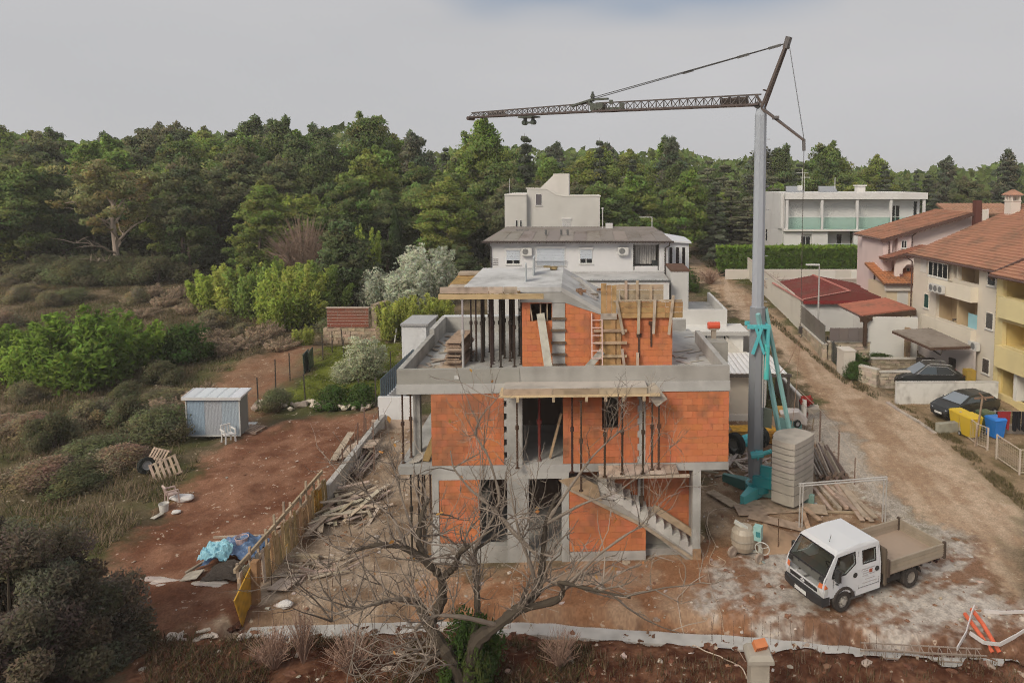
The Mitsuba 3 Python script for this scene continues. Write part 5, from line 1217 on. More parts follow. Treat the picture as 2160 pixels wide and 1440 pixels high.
def leaves(pts, size, col, r_, out=None, flat=0.0, spread=0.18, aspect=1.0, lift=0.35):
    """Leaf tufts: one triangle pair per point, faces turned mostly outwards and up; each tuft has its own tint."""
    n = len(pts)
    d = r_.normal(size=(n, 3))
    d[:, 2] *= 1 - flat
    d /= np.linalg.norm(d, axis=1)[:, None]
    o = np.zeros((n, 3)) if out is None else out
    nn = o * 0.7 + r_.normal(size=(n, 3)) * 0.55 + [0, 0, lift]
    x = np.cross(nn, d)
    x /= np.linalg.norm(x, axis=1)[:, None] + 1e-9
    s = (size * r_.uniform(0.6, 1.4, n))[:, None]
    a, b = d * s * aspect, x * s * 0.5
    v = np.stack([pts - a * 0.6 - b * 0.2, pts - a * 0.05 + b * 0.8, pts + a * 0.75, pts + a * 0.05 - b * 0.8], 1).reshape(-1, 3)
    f = (np.array([[0, 1, 2], [0, 2, 3]])[None] + 4 * np.arange(n)[:, None, None]).reshape(-1, 3)
    c = np.clip(1.4 * np.asarray(col) * (1 + spread * r_.normal(size=(n, 1))) * (1 + 0.06 * r_.normal(size=(n, 3))), 0.004, 0.9)
    nn = o * 1.1 + r_.normal(size=(n, 3)) * 0.24 + [0, -0.12, lift]
    nn /= np.linalg.norm(nn, axis=1)[:, None] + 1e-9
    LEAFN[id(v)] = np.repeat(nn, 4, 0)
    return (v, f), np.repeat(c, 4, 0)


def clumps(centres, radii, per, size, cols, r_, core=(0, 0, 0), flat=0.0, **kw):
    """Leaf tufts gathered in clumps, denser towards each clump's shell."""
    pts, cc, out = [], [], []
    core = np.asarray(core, float)
    for c, rad, t in zip(centres, radii, cols):
        q = r_.normal(size=(per, 3))
        q /= np.linalg.norm(q, axis=1)[:, None]
        q = q * (r_.random((per, 1)) ** 0.45)
        pts.append(c + q * rad)
        o = q + 0.6 * unit(np.asarray(c) - core)
        out.append(o / (np.linalg.norm(o, axis=1)[:, None] + 1e-9))
        cc.append(np.tile(t, (per, 1)))
    return leaves(np.vstack(pts), size, np.vstack(cc), r_, np.vstack(out), flat, **kw)


def tints(col, n, r_, s=0.16):
    return [np.asarray(col) * (1 + s * r_.normal()) * (1 + 0.07 * r_.normal(size=3)) for _ in range(n)]


def pine(seed, h=16.0, w=4.2, base=0.35, n=46, per=85, col=(0.075, 0.105, 0.03), size=0.55, umbrella=0.0):
    r_ = np.random.default_rng(seed)
    C, R = [], []
    lean = r_.normal(size=2) * 0.5
    for i in range(n):
        t = base + (1 - base) * r_.random() ** 0.8
        env = w * (math.sin(math.pi * min(1, (t - base) / (1 - base) * 0.85 + 0.15)) ** 0.7 * (1 - umbrella) + umbrella * (0.4 + 0.6 * t)) * (0.75 if t > 0.9 else 1)
        a, q = r_.uniform(0, 6.28), math.sqrt(r_.random()) * env
        C.append(np.array([lean[0] * t + q * math.cos(a), lean[1] * t + q * math.sin(a), h * t - 0.08 * q]))
        s = r_.uniform(0.7, 1.35)
        R.append(np.array([1.15, 1.15, 0.7]) * s)
    for i in range(4):
        C.append(np.array([lean[0] + r_.normal() * 0.5, lean[1] + r_.normal() * 0.5, h * (0.96 + 0.03 * i)]))
        R.append(np.array([0.55, 0.55, 0.6]))
    m, c = clumps(C, R, per, size, tints(col, len(C), r_), r_, (0, 0, h * 0.6), aspect=1.25)
    pts = np.array([[0, 0, -0.6], [0.1 * lean[0], 0.1 * lean[1], h * 0.3], [lean[0] * 0.6, lean[1] * 0.6, h * 0.65], [lean[0], lean[1], h * 0.97]])
    tr = [tb(pts, [0.30, 0.24, 0.15, 0.03], 8)]
    for c_ in C[:26]:
        t = c_[2] / h * 0.86
        p = np.array([lean[0] * t, lean[1] * t, h * t])
        tr.append(tb([p, (p + c_) / 2 + [0, 0, -0.15], c_], [0.075, 0.05, 0.02], 5))
    return m, c, cat(*tr)


def conifer(seed, h=17.0, w=3.4, tiers=15, per=240, col=(0.06, 0.075, 0.045), size=0.27, droop=0.22, base=0.12, layered=1.0):
    """A cedar or spruce: boughs in tiers round a straight stem."""
    r_ = np.random.default_rng(seed)
    pts, cc, out, tr = [], [], [], [tb([[0, 0, -0.6], [0, 0, h * 0.5], [0, 0, h]], [0.28, 0.17, 0.02], 8)]
    for i in range(tiers):
        t = base + (1 - base) * (i + r_.uniform(-0.3, 0.3)) / tiers
        env = w * (1 - max(t, 0)) ** 0.75 * r_.uniform(0.75, 1.1) + 0.25
        nb = 7 if t < 0.7 else 5
        for b in range(nb):
            a = r_.uniform(0, 6.28)
            L = env * r_.uniform(0.65, 1.1)
            s = r_.random(per) ** 0.7 * L
            side = r_.normal(size=per) * 0.16 * (L - 0.4 * s + 0.3)
            z = h * t + 0.10 * s - droop * s * s / max(L, 0.5) + r_.normal(size=per) * 0.09 * layered
            pts.append(np.stack([s * math.cos(a) - side * math.sin(a), s * math.sin(a) + side * math.cos(a), z], 1))
            o = np.tile([0.35 * math.cos(a), 0.35 * math.sin(a), 0.9], (per, 1))
            out.append(o)
            cc.append(np.tile(np.asarray(col) * (1 + 0.17 * r_.normal()), (per, 1)))
            if b < 3:
                tr.append(tb([[0, 0, h * t], [L * 0.9 * math.cos(a), L * 0.9 * math.sin(a), h * t + 0.05 * L - droop * L * 0.7]], [0.05, 0.015], 4))
    m, c = leaves(np.vstack(pts), size, np.vstack(cc), r_, np.vstack(out), 0.5, aspect=1.4, lift=0.5)
    return m, c, cat(*tr)


def column_tree(seed, h, w, col, n=2600, size=0.3):
    r_ = np.random.default_rng(seed)
    t = r_.random(n) ** 0.9
    a = r_.uniform(0, 6.28, n)
    rad = w * np.minimum(1, (1 - t) * 2.6) ** 0.8 * np.sqrt(r_.random(n)) ** 0.5
    p = np.stack([rad * np.cos(a), rad * np.sin(a), 0.15 * h + t * h * 0.85], 1)
    o = np.stack([np.cos(a), np.sin(a), a * 0 + 0.3], 1)
    m, c = leaves(p, size, np.tile(col, (n, 1)), r_, o, aspect=1.6)
    return m, c, tb([[0, 0, -0.3], [0, 0, h * 0.9]], [0.14, 0.02], 6)


def plume_bush(seed, h=3.4, w=2.2, n=26, per=130, col=(0.21, 0.25, 0.035), size=0.22, tip=None, wide=0.42):
    """Bamboo or broom: many upright feathery stems."""
    r_ = np.random.default_rng(seed)
    pts, cc, out, st = [], [], [], []
    tip = np.asarray(tip if tip is not None else np.array(col) * 1.25)
    for i in range(n):
        a, q = r_.uniform(0, 6.28), w * math.sqrt(r_.random())
        hh = h * r_.uniform(0.5, 1.08) * (1 - 0.3 * (q / w) ** 2)
        le = np.array([math.cos(a), math.sin(a)]) * q
        t = r_.random(per) ** 0.75
        wd = wide * (1 - t) ** 0.6 + 0.05
        g_ = r_.normal(size=(per, 2)) * wd[:, None]
        bend = (t ** 2)[:, None] * np.array([math.cos(a), math.sin(a)]) * 0.35
        p = np.c_[le * (0.7 + 0.3 * t[:, None]) + g_ + bend, 0.1 + hh * t]
        pts.append(p)
        o = np.c_[g_ + 0.4 * le / w, np.full(per, 0.5)]
        out.append(o / (np.linalg.norm(o, axis=1)[:, None] + 1e-9))
        cc.append((np.asarray(col) * (1 - t[:, None]) + tip * t[:, None]) * (1 + 0.12 * r_.normal()))
        st.append(tb([np.r_[le * 0.7, -0.1], np.r_[le, hh * 0.9]], [0.025, 0.01], 4))
    m, c = leaves(np.vstack(pts), size, np.vstack(cc), r_, np.vstack(out), aspect=1.7, lift=0.2)
    return m, c, cat(*st)


def round_bush(seed, h=1.6, w=1.2, n=16, per=110, col=(0.07, 0.085, 0.03), size=0.16, sq=1.0, r_c=0.45):
    r_ = np.random.default_rng(seed)
    C, R = [], []
    for i in range(n):
        a, e = r_.uniform(0, 6.28), r_.random()
        q = w * math.sqrt(1 - e * e) * r_.uniform(0.35, 0.95)
        C.append(np.array([q * math.cos(a), q * math.sin(a), h * (0.15 + 0.75 * e)]))
        R.append(np.array([1, 1, 0.85]) * r_c * w * r_.uniform(0.7, 1.25))
    m, c = clumps(C, R, per, size, tints(col, n, r_, 0.14), r_, (0, 0, h * 0.3), aspect=1.3)
    st = [tb([[0, 0, -0.2], c_ * 0.55 + [0, 0, 0.05], c_], [0.04, 0.03, 0.012], 4) for c_ in C[:10]]
    for c_ in C:
        for _ in range(3):
            e = c_ * r_.uniform(1.1, 1.45) + r_.normal(size=3) * 0.12 * w + [0, 0, 0.1 * h]
            st.append(tb([c_ * 0.7, e], [0.011, 0.004], 3, caps=False))
    return m, c, cat(*st)


def twig_bush(seed, h=3.5, w=1.8, n=240, col=(0.22, 0.16, 0.12), r=0.018):
    """A leafless shrub: fine stems fanning from the foot, each forking."""
    r_ = np.random.default_rng(seed)
    out = []
    for i in range(n):
        a, q = r_.uniform(0, 6.28), w * math.sqrt(r_.random())
        hh = h * r_.uniform(0.5, 1.0) * (1 - 0.3 * (q / w) ** 2)
        e = np.array([q * math.cos(a), q * math.sin(a), hh])
        m_ = e * [0.45, 0.45, 0.55]
        out.append(tb([[e[0] * 0.08, e[1] * 0.08, 0], m_, e], [r * 1.4, r, r * 0.5], 3, caps=False))
        for k in range(2):
            f_ = m_ + (e - m_) * r_.uniform(0.1, 0.6)
            out.append(tb([f_, f_ + r_.normal(size=3) * 0.22 * [1, 1, 0.6] * h / 3 + [0, 0, 0.25 * h / 3]], [r * 0.8, r * 0.4], 3, caps=False))
    m = cat(*out)
    return m, np.tile(col, (len(m[0]), 1)), tb([[0, 0, -0.3], [0, 0, 0.4]], [0.08, 0.05], 5)


def proto(name, made, leafmat='leaf', bark=(0.13, 0.10, 0.08)):
    m, c, t = made
    scene[name] = {'type': 'shapegroup', 'crown': soft(m, leafmat, c, LEAFN[id(m[0])]) if id(m[0]) in LEAFN else mikit.ply(m, 'vc', uv=tint_uv(c, len(m[0]))), 'trunk': mikit.ply(t, 'vc', uv=tint_uv(bark, len(t[0])))}


def plant(name, kind, x, y, label, category, group=None, s=1.0, sz=None, z=None, rz=None):
    k = T(name, label, category, group)
    tf = TF().translate([x, y, (gz(x, y) if z is None else z)]).rotate([0, 0, 1], float(rng.uniform(0, 360)) if rz is None else rz).scale([s, s, s if sz is None else sz])
    scene[k] = {'type': 'instance', 'to_world': tf, 'group': {'type': 'ref', 'id': kind}}
    return k


for i, c in enumerate(((0.14, 0.19, 0.05), (0.12, 0.155, 0.055), (0.155, 0.19, 0.055), (0.125, 0.135, 0.07), (0.17, 0.20, 0.055), (0.105, 0.13, 0.055))):
    proto(f'pine{i}', pine(100 + i, col=c, umbrella=(0.0, 0.35, 0.1, 0.5, 0.2, 0.0)[i], w=(3.8, 4.6, 4.0, 4.6, 4.2, 3.4)[i], base=(0.2, 0.3, 0.15, 0.4, 0.2, 0.12)[i], n=120, per=125, size=0.27))
for i, c in enumerate(((0.145, 0.15, 0.095), (0.10, 0.115, 0.08), (0.155, 0.16, 0.105))):
    proto(f'cedar{i}', conifer(120 + i, col=c, w=(4.6, 3.0, 5.2)[i], tiers=(13, 17, 12)[i], droop=(0.12, 0.25, 0.08)[i]))
proto('thin_pine', pine(140, h=16, w=2.2, n=26, per=130, size=0.32, col=(0.105, 0.115, 0.08), base=0.5))



def pale_pine(seed):
    """A thin-crowned pine whose pale forking limbs show through."""
    r_ = np.random.default_rng(seed)
    st = [tb([[0, 0, -0.6], [0.1, 0, 2.0], [-0.2, 0, 4.2], [-0.4, 0.1, 7.0], [0.1, 0.2, 10.5], [0.6, 0, 14]], [0.36, 0.31, 0.26, 0.19, 0.12, 0.03], 8)]
    C, R = [], []
    for z, a, L, rise in ((2.2, 3.3, 6.2, 1.4), (3.0, 0.2, 3.0, 3.4), (3.6, 3.0, 6.6, 2.2), (4.4, 0.1, 7.0, 3.0), (5.0, 3.4, 5.0, 3.4), (5.6, 0.9, 4.0, 4.6), (6.4, 2.4, 4.6, 3.8), (7.2, 0.0, 4.4, 3.4), (7.8, 3.9, 4.2, 4.2), (8.6, 5.2, 4.0, 3.8), (9.4, 1.6, 3.6, 3.6), (10.4, 3.0, 2.8, 3.2), (4.8, 5.0, 4.6, 3.6)):
        d = np.array([math.cos(a), math.sin(a) * 0.8, 0])
        q = [np.array([-0.15, 0, z]) + d * L * t + [0, 0, rise * (1.5 * t - 0.55 * t * t)] + r_.normal(size=3) * 0.14 * (t > 0) for t in np.linspace(0, 1, 7)]
        st.append(tb(q, np.linspace(0.13, 0.02, 7), 6))
        for i in range(7):
            s_ = q[r_.integers(2, 7)]
            e = s_ + d * r_.uniform(0.2, 1.4) + r_.normal(size=3) * [0.7, 0.7, 0.4] + [0, 0, 0.5]
            st.append(tb([s_, (s_ + e) / 2 + [0, 0, 0.1], e], [0.045, 0.03, 0.01], 4))
            if z > 4.2:
                C.append(e + [0, 0, 0.5])
                R.append(np.array([0.95, 0.95, 0.6]) * r_.uniform(0.7, 1.2))
    for i in range(40):
        a, q_ = r_.uniform(0, 6.28), 4.4 * math.sqrt(r_.random())
        C.append(np.array([q_ * math.cos(a), q_ * math.sin(a), 13.6 - 0.16 * q_ * q_ + r_.normal() * 0.7]))
        R.append(np.array([0.95, 0.95, 0.6]) * r_.uniform(0.7, 1.2))
    m, c = clumps(C, R, 75, 0.24, tints((0.19, 0.185, 0.085), len(C), r_), r_, (0, 0, 8), aspect=1.3)
    return m, c, cat(*st)


proto('pale_pine', pale_pine(142), bark=(0.44, 0.36, 0.30))

SKYLINE = np.array([(-80, 268), (0, 264), (50, 270), (100, 262), (150, 285), (240, 282), (300, 276), (370, 264), (430, 270), (500, 266), (580, 248), (640, 272), (720, 250), (770, 244), (810, 262), (850, 286), (880, 316), (950, 304), (1000, 300), (1030, 262), (1060, 300), (1108, 292), (1160, 306), (1210, 302), (1265, 298), (1320, 312), (1370, 304), (1430, 298), (1500, 322), (1560, 320), (1640, 312), (1690, 330), (1750, 304), (1790, 340), (1850, 338), (1900, 352), (1950, 345), (2000, 336), (2060, 346), (2110, 322), (2170, 340), (2260, 340)])


def top_at(x, y, v):
    """Height of a crown's top seen at level v above a spot at distance y (survey of the skyline)."""
    c, s = math.cos(PITCH), math.sin(PITCH)
    k = (v - 485) / FPX
    return EYE - y * (s + k * c) / (c - k * s)


def bearing(x, y):
    return 1260 + FPX * x / (y * math.cos(PITCH) + 10 * math.sin(PITCH))


rf_ = np.random.default_rng(77)
rows = ((84, 120, 6.0), (92, 78, 6.0), (101, 42, 6.3), (112, 18, 6.6), (126, 0, 7.0))
FOREST = ('tree in the front row at the edge of the pine forest', 'dark pine inside the forest behind its front row', 'green pine in the middle of the forest', 'tall pine near the back of the forest', 'pine standing out on the forest skyline')
for j, (yr, drop, gap) in enumerate(rows):
    for x in np.arange(-1.0 * yr, 0.68 * yr, gap):
        x, y = x + rf_.uniform(-2, 2), yr + rf_.uniform(-3, 3)
        u = bearing(x, y)
        if j == 0 and -62 < x < -50:
            continue
        if u > 1880 and rf_.random() < 0.45:
            continue
        if x > 16 and y < 98 or (x > 3 and y < 88):
            y += 16
            if x > 12 and y < 100:
                y = 101 + rf_.uniform(0, 4)
        v = np.interp(u, SKYLINE[:, 0], SKYLINE[:, 1]) + drop * rf_.uniform(0.55, 1.25) + (rf_.uniform(-6, 14) if j == 4 else 0)
        zg = gz(x, y)
        h = top_at(x, y, v) - zg
        if h < 3:
            continue
        if 1080 < u < 1700 and rf_.random() < 0.62:
            kd = ('cedar0', 'cedar1', 'cedar2')[rf_.integers(3)]
            hh = 17.0
        elif u > 1880:
            kd, hh = ('thin_pine', 'cedar1', 'pine3')[rf_.integers(3)], 16.5
        else:
            kd, hh = f'pine{rf_.integers(6)}', 16.5
        if j >= 3 and rf_.random() < 0.28:
            kd, hh, v = ('thin_pine', 'cedar1')[rf_.integers(2)], 17.0, v - rf_.uniform(4, 14)
            h = top_at(x, y, v) - zg
        side = 'behind the white houses' if 1000 < u < 1620 else 'beyond the right-hand houses' if u >= 1620 else 'on the left'
        sx = float(np.clip(h / hh, 0.75, 1.25)) * rf_.uniform(1.0, 1.28)
        plant('pine_tree' if kd[0] != 'c' else 'cedar_tree', kd, x, y, FOREST[j].replace('pine', 'cedar' if kd[0] == 'c' else 'pine') + ' ' + side, 'tree',
              f'forest {"cedars" if kd[0] == "c" else "pines"} row {j + 1} {side}', s=sx, sz=h / hh, z=zg, rz=float(rf_.uniform(0, 360)))
for u, v, y, kd, lb in ((1030, 252, 95, 'pine0', 'tall pine rising highest above the crane jib tip'), (1108, 280, 96, 'cedar1', 'spiky spruce with a bare pointed top right of the jib trolley'), (1265, 290, 97, 'cedar1', 'spiky conifer top standing out above the white houses'),
                        (1430, 293, 104, 'thin_pine', 'thin pine rising left of the crane mast'), (1752, 300, 110, 'pine1', 'tall pine rising just right of the crane counter strut'), (770, 241, 108, 'pine1', 'highest pine on the left forest skyline'), (588, 248, 108, 'pine5', 'pointed pine on the skyline above the bare brown bush'),
                        (865, 282, 100, 'thin_pine', 'slim pine at the right end of the high left forest'), (2110, 318, 112, 'thin_pine', 'thin wind-bent pine near the right edge'), (2000, 333, 112, 'thin_pine', 'thin dark pine above the pink house roof'), (1930, 355, 116, 'cedar1', 'dark conifer behind the villa right end')):
    x = (u - 1260) / FPX * y
    zg = gz(x, y)
    h = top_at(x, y, v) - zg
    plant('pine_tree' if kd[0] != 'c' else 'cedar_tree', kd, x, y, lb, 'tree', s=h / 17 * (0.8 if kd == 'cedar1' else 0.95), sz=h / 17.0)
# understorey: dark thicket under the forest edge that nobody could count
q = rf_.uniform([-95, 82, 0], [12, 112, 1], (9000, 3))
q = q[(q[:, 0] < 2) | (q[:, 1] > 88)]
q[:, 2] = hgt(q[:, 0], q[:, 1]) + 2.6 * q[:, 2] ** 1.6 * (0.5 + meshkit.noise(np.c_[q[:, :2] * 0.25, q[:, 0] * 0]))
m, c = leaves(q, 0.75, np.tile((0.06, 0.065, 0.032), (len(q), 1)), rf_, spread=0.3)
scene['understorey'] = soft(m, 'leaf', c, LEAFN[id(m[0])])
labels['understorey'] = {'label': 'dark undergrowth filling the forest floor behind the front trees', 'category': 'undergrowth', 'kind': 'stuff'}
# far wood that closes the skyline
q = rf_.uniform([-190, 135, 0], [150, 185, 1], (24000, 3))
uu = 1260 + FPX * q[:, 0] / q[:, 1]
vv = np.interp(uu, SKYLINE[:, 0], SKYLINE[:, 1])
tz = np.array([top_at(a, b, w + 12 + 10 * n_) for a, b, w, n_ in zip(q[:, 0], q[:, 1], vv, meshkit.noise(np.c_[q[:, :2] * 0.3, q[:, 0] * 0]))])
q[:, 2] = base_z(q[:, 0], q[:, 1]) + (tz - base_z(q[:, 0], q[:, 1])) * q[:, 2] ** 0.6
m, c = leaves(q, 1.5, np.tile((0.12, 0.155, 0.055), (len(q), 1)), rf_, spread=0.25)
scene['far_wood'] = soft(m, 'leaf', c, LEAFN[id(m[0])])
labels['far_wood'] = {'label': 'far green pine wood closing the skyline behind the nearer trees', 'category': 'wood', 'kind': 'stuff'}

# shrubs, garden trees, hedge
def PL(k, nm, m, c):
    scene[f'{k}__{nm}'] = soft(m, 'leaf', c, LEAFN[id(m[0])])


for i, c in enumerate(((0.175, 0.215, 0.045), (0.21, 0.23, 0.055), (0.13, 0.175, 0.045))):
    proto(f'bamboo{i}', plume_bush(200 + i, h=3.4, w=1.5, col=np.array(c) * 0.75, tip=np.array(c) * 1.35, n=24, per=330, size=0.10, wide=0.26))
for i, c in enumerate(((0.13, 0.13, 0.07), (0.105, 0.11, 0.058), (0.165, 0.15, 0.09), (0.21, 0.165, 0.115))):
    proto(f'brush{i}', round_bush(210 + i, h=1.5, w=1.35, col=c, n=24, per=380, size=0.07))
for i, c in enumerate(((0.13, 0.185, 0.035), (0.10, 0.15, 0.03))):
    proto(f'young_pine{i}', plume_bush(220 + i, h=3.0, w=1.6, n=34, col=np.array(c) * 0.7, tip=np.array(c) * 1.35, size=0.10, per=330, wide=0.3))
proto('dark_bush', round_bush(230, h=1.2, w=0.95, col=(0.055, 0.085, 0.025), n=18, per=260, size=0.075))
proto('olive', plume_bush(231, h=3.2, w=1.7, n=46, per=260, col=(0.20, 0.22, 0.15), tip=(0.40, 0.42, 0.33), size=0.10))
proto('olive_small', plume_bush(232, h=2.6, w=0.9, n=26, per=220, col=(0.20, 0.22, 0.12), tip=(0.36, 0.37, 0.26), size=0.08))
proto('dry_reed', plume_bush(233, h=1.5, w=2.0, n=60, per=110, col=(0.20, 0.15, 0.10), tip=(0.29, 0.225, 0.165), size=0.085, wide=0.2))
proto('bare_bush', twig_bush(234, h=5.5, w=3.1, n=420, col=(0.30, 0.215, 0.17), r=0.022))
proto('bare_shrub', twig_bush(235, h=1.6, w=1.0, n=110, col=(0.33, 0.22, 0.17), r=0.012))
proto('red_tree', plume_bush(236, h=5.0, w=1.6, n=30, per=150, col=(0.34, 0.18, 0.12), tip=(0.48, 0.27, 0.20), size=0.26))
proto('cypress', column_tree(237, 9.0, 0.8, (0.05, 0.075, 0.03)))
proto('round_tree', round_bush(238, h=6.0, w=3.2, n=40, per=260, col=(0.17, 0.22, 0.045), size=0.24, r_c=0.32))
proto('dark_tree', pine(239, h=9, w=2.8, base=0.1, n=50, per=200, col=(0.085, 0.105, 0.05), size=0.24))
proto('mid_pine', pine(240, h=9, w=3.6, base=0.2, n=60, per=190, col=(0.15, 0.19, 0.06), size=0.26))
proto('weed', plume_bush(241, h=0.45, w=0.5, n=16, per=40, col=(0.12, 0.115, 0.05), tip=(0.24, 0.2, 0.1), size=0.08))


def put(kind, h0, xyh, label, cat_='shrub', group=None, name='shrub', w=1.0):
    x, y, h = xyh
    s = h / h0
    return plant(name, kind, x, y, label, cat_, group, s=s * w, sz=s)


for i, (q, w) in enumerate((((-37.6,66.6,4.45), 1.0), ((-34.6,65.3,5.26), 1.0), ((-32,64.3,5.51), 1.0), ((-28,60.8,5.57), 1.0), ((-26.8,62.3,5.63), 1.0), ((-25.8,64.3,5.51), 1.0), ((-38.2,69.4,3.17), 1.1), ((-31.6,66.6,4.82), 1.0), ((-27.8,66.6,4.22), 1.0), ((-29.3,65.7,5.58), 1.0))):
    put(f'bamboo{i % 3}', 3.4, q, 'bright yellow-green bamboo clump in the large thicket left of the houses', 'bamboo', 'bamboo thicket', 'bamboo', w * 0.95)
put('bamboo1', 3.4, (-24.1,55.6,1.74), 'small bright yellow-green bamboo below the big thicket', 'bamboo', None, 'bamboo')
for q in ((-17.2,57.2,3.61), (-15.2,57.2,4.13), (-13.9,59.3,3.57)):
    put('bamboo1', 3.4, q, 'yellow-green bamboo beside the house, in front of the silvery olive trees', 'bamboo', 'bamboo by the olive trees', 'bamboo', 0.9)
put('olive', 3.2, (-17.2,69.4,6.08), 'taller silver-leaved olive tree behind the yellow bamboo', 'olive tree', None, 'olive_tree', 0.85)
put('olive', 3.2, (-21.1,66.6,4.22), 'silver-grey olive tree left of the yellow bamboo', 'olive tree', None, 'olive_tree', 0.9)
put('olive', 3.2, (-18.1,66.6,4.45), 'broad pale olive tree between the two other silver olives', 'olive tree', None, 'olive_tree', 1.0)
put('olive_small', 2.6, (-16.4,47.7,2.99), 'slender young olive tree standing on the lawn', 'olive tree', None, 'olive_tree')
put('olive_small', 2.6, (-17.8,47.5,1.51), 'low round olive bush on the lawn left of the young olive tree', 'olive tree', None, 'olive_tree', 1.3)
put('dark_bush', 1.2, (-16.7,43,1.37), 'dark green round bush, left of the pair by the stone border', 'bush', None, 'bush')
put('dark_bush', 1.2, (-14.9,43,1.37), 'dark green round bush, right of the pair by the stone border', 'bush', None, 'bush')
put('brush0', 1.5, (-20.3,42.6,1.13), 'grey-green low bush at the left corner of the stone border', 'bush', None, 'bush')
put('cypress', 9.0, (-24.2,82.1,8.27), 'dark narrow cypress among the mid-ground trees', 'cypress', None, 'cypress', 0.9)
put('bare_bush', 5.5, (-34.5,80.7,8.15), 'large leafless brown bush in front of the green trees', 'bush', None, 'bare_bush', 1.0)
put('round_tree', 6.0, (-40.2,90.6,9.89), 'round yellow-green tree behind the leafless brown bush', 'tree', None, 'round_tree')
put('dark_tree', 9, (-24,67.5,8.23), 'dark dense evergreen right of the bamboo thicket', 'tree', None, 'evergreen_tree', 1.1)
put('mid_pine', 9, (-32.4,90.6,8.15), 'mid-green pine above the dark evergreen', 'tree', None, 'pine_tree')
put('mid_pine', 9, (-28.9,90.6,9.08), 'mid-green pine left of the cypress', 'tree', None, 'pine_tree')
put('mid_pine', 9, (-23.1,88.6,9.84), 'bright mid-green pine right of the cypress', 'tree', None, 'pine_tree', 1.1)
put('bamboo0', 3.4, (-26.6,78.2,7.21), 'yellow-green feathery tree top between the pines', 'tree', None, 'feathery_tree', 0.5)
put('round_tree', 6.0, (-19.8,90.6,5.14), 'grey-green round tree left of the stepped villa', 'tree', None, 'round_tree', 0.75)
put('dark_tree', 9, (-15.7,90.6,6.58), 'dark tree at the left edge of the stepped villa', 'tree', None, 'evergreen_tree', 0.9)
put('red_tree', 5.0, (-19.7,110.5,9.01), 'dry reddish-brown tree left of the stepped villa', 'tree', None, 'dry_tree', 0.7)
put('dark_tree', 9, (-15,78.2,4.12), 'low green tree beside the white house left end', 'tree', None, 'evergreen_tree', 1.5)
put('round_tree', 6.0, (5,120.4,5), 'low green shrubs right of the stepped villa roof', 'shrub', None, 'shrub', 0.9)
put('mid_pine', 9, (-43.6,84.9,5.02), 'olive-green tree behind the bamboo thicket, left part', 'tree', None, 'pine_tree', 1.1)
put('pale_pine', 15, (-56.7,80.7,14.24), 'big bare-limbed pine with pale branches at the left forest edge', 'tree', None, 'pine_tree', 1.15)
put('pine3', 16.5, (-50.6,83.5,13.56), 'pine with a clear pale trunk right of the bare-limbed pine', 'tree', None, 'pine_tree', 1.0)
put('pine1', 16.5, (-68.4,82.1,13.34), 'broad olive-brown pine at the far left forest edge', 'tree', None, 'pine_tree', 1.15)
for i, (q, l) in enumerate((((-39.4,47.7,3.73), 'bright green young pine, leftmost of the row in the scrub'), ((-35.2,46.8,5.18), 'tallest bright green young pine of the row in the scrub'), ((-34.3,50.2,3.52), 'bright green young pine right of the tallest one in the scrub'),
                             ((-44.6,51.8,2.91), 'young pine at the left picture edge'), ((-37.5,47.7,3.39), 'young pine between the two largest young pines'))):
    put(f'young_pine{i % 2}', 3.0, q, l, 'young pine', None, 'young_pine', 1.1)
put('dark_bush', 1.2, (-31.4,51.6,2.59), 'dense dark green round bush above the tin shed', 'bush', None, 'bush', 0.95)
put('dark_bush', 1.2, (-32.6,56.3,1.2), 'small dark green bush right of the dense round one', 'bush', None, 'bush')
rs = np.random.default_rng(91)
SCRUB = 'olive-brown scrub bush in the overgrown field at the left'
sites = [(x, y) for x, y in [(-60,69.4),(-62.3,74.6),(-53.7,69.4),(-48.4,67.5),(-44.4,60.8),(-46.9,69.4),(-52.7,60.8),(-36.7,43.4),(-33.7,41.9),(-29.8,39),(-30.7,43.4),(-27.5,39.4),(-30.3,46.3),(-29.4,43.4),(-34.8,39.4),(-32.1,37.9),(-28.9,35.9),(-26.5,35.3),(-25.5,37.2),(-26.4,40.2),(-41.6,47.7),(-30.5,35.3),(-27.3,33.2),(-27.4,31.3),(-25.3,32.7),(-24.6,34),(-33.4,51.8),(-47.7,59.3),(-47.6,55.3),(-36.6,51.8),(-28,44.2),(-54.8,67.5),(-24.2,37.2),(-29.6,49.6),(-34,60.8),(-31.5,59.3),(-27.6,69.4),(-22.2,59.3),(-25,60.8),(-67.4,78.2),(-62.5,78.2),(-67.3,80.7)]]
for i, (x, y) in enumerate(sites):
    if i % 5 == 3:
        continue
    plant('scrub_bush', f'brush{(0, 1, 2, 0, 1, 2, 0, 3)[rs.integers(8)]}', x + rs.uniform(-.6, .6), y + rs.uniform(-.6, .6), SCRUB, 'bush', 'scrub bushes at the left', s=rs.uniform(0.7, 1.5), sz=rs.uniform(0.5, 1.1))
for x, y in [(-58.2,78.2),(-56.6,78.7),(-54.9,78.9),(-52.8,79.2),(-50.3,78.2),(-61.1,79.2),(-65.5,81.3),(-73,84),(-70.3,82.9)]:
    plant('hedge_bush', 'brush1', x, y, 'dark low bush along the foot of the forest edge', 'bush', 'dark bushes at the forest foot', s=2.4, sz=1.7)
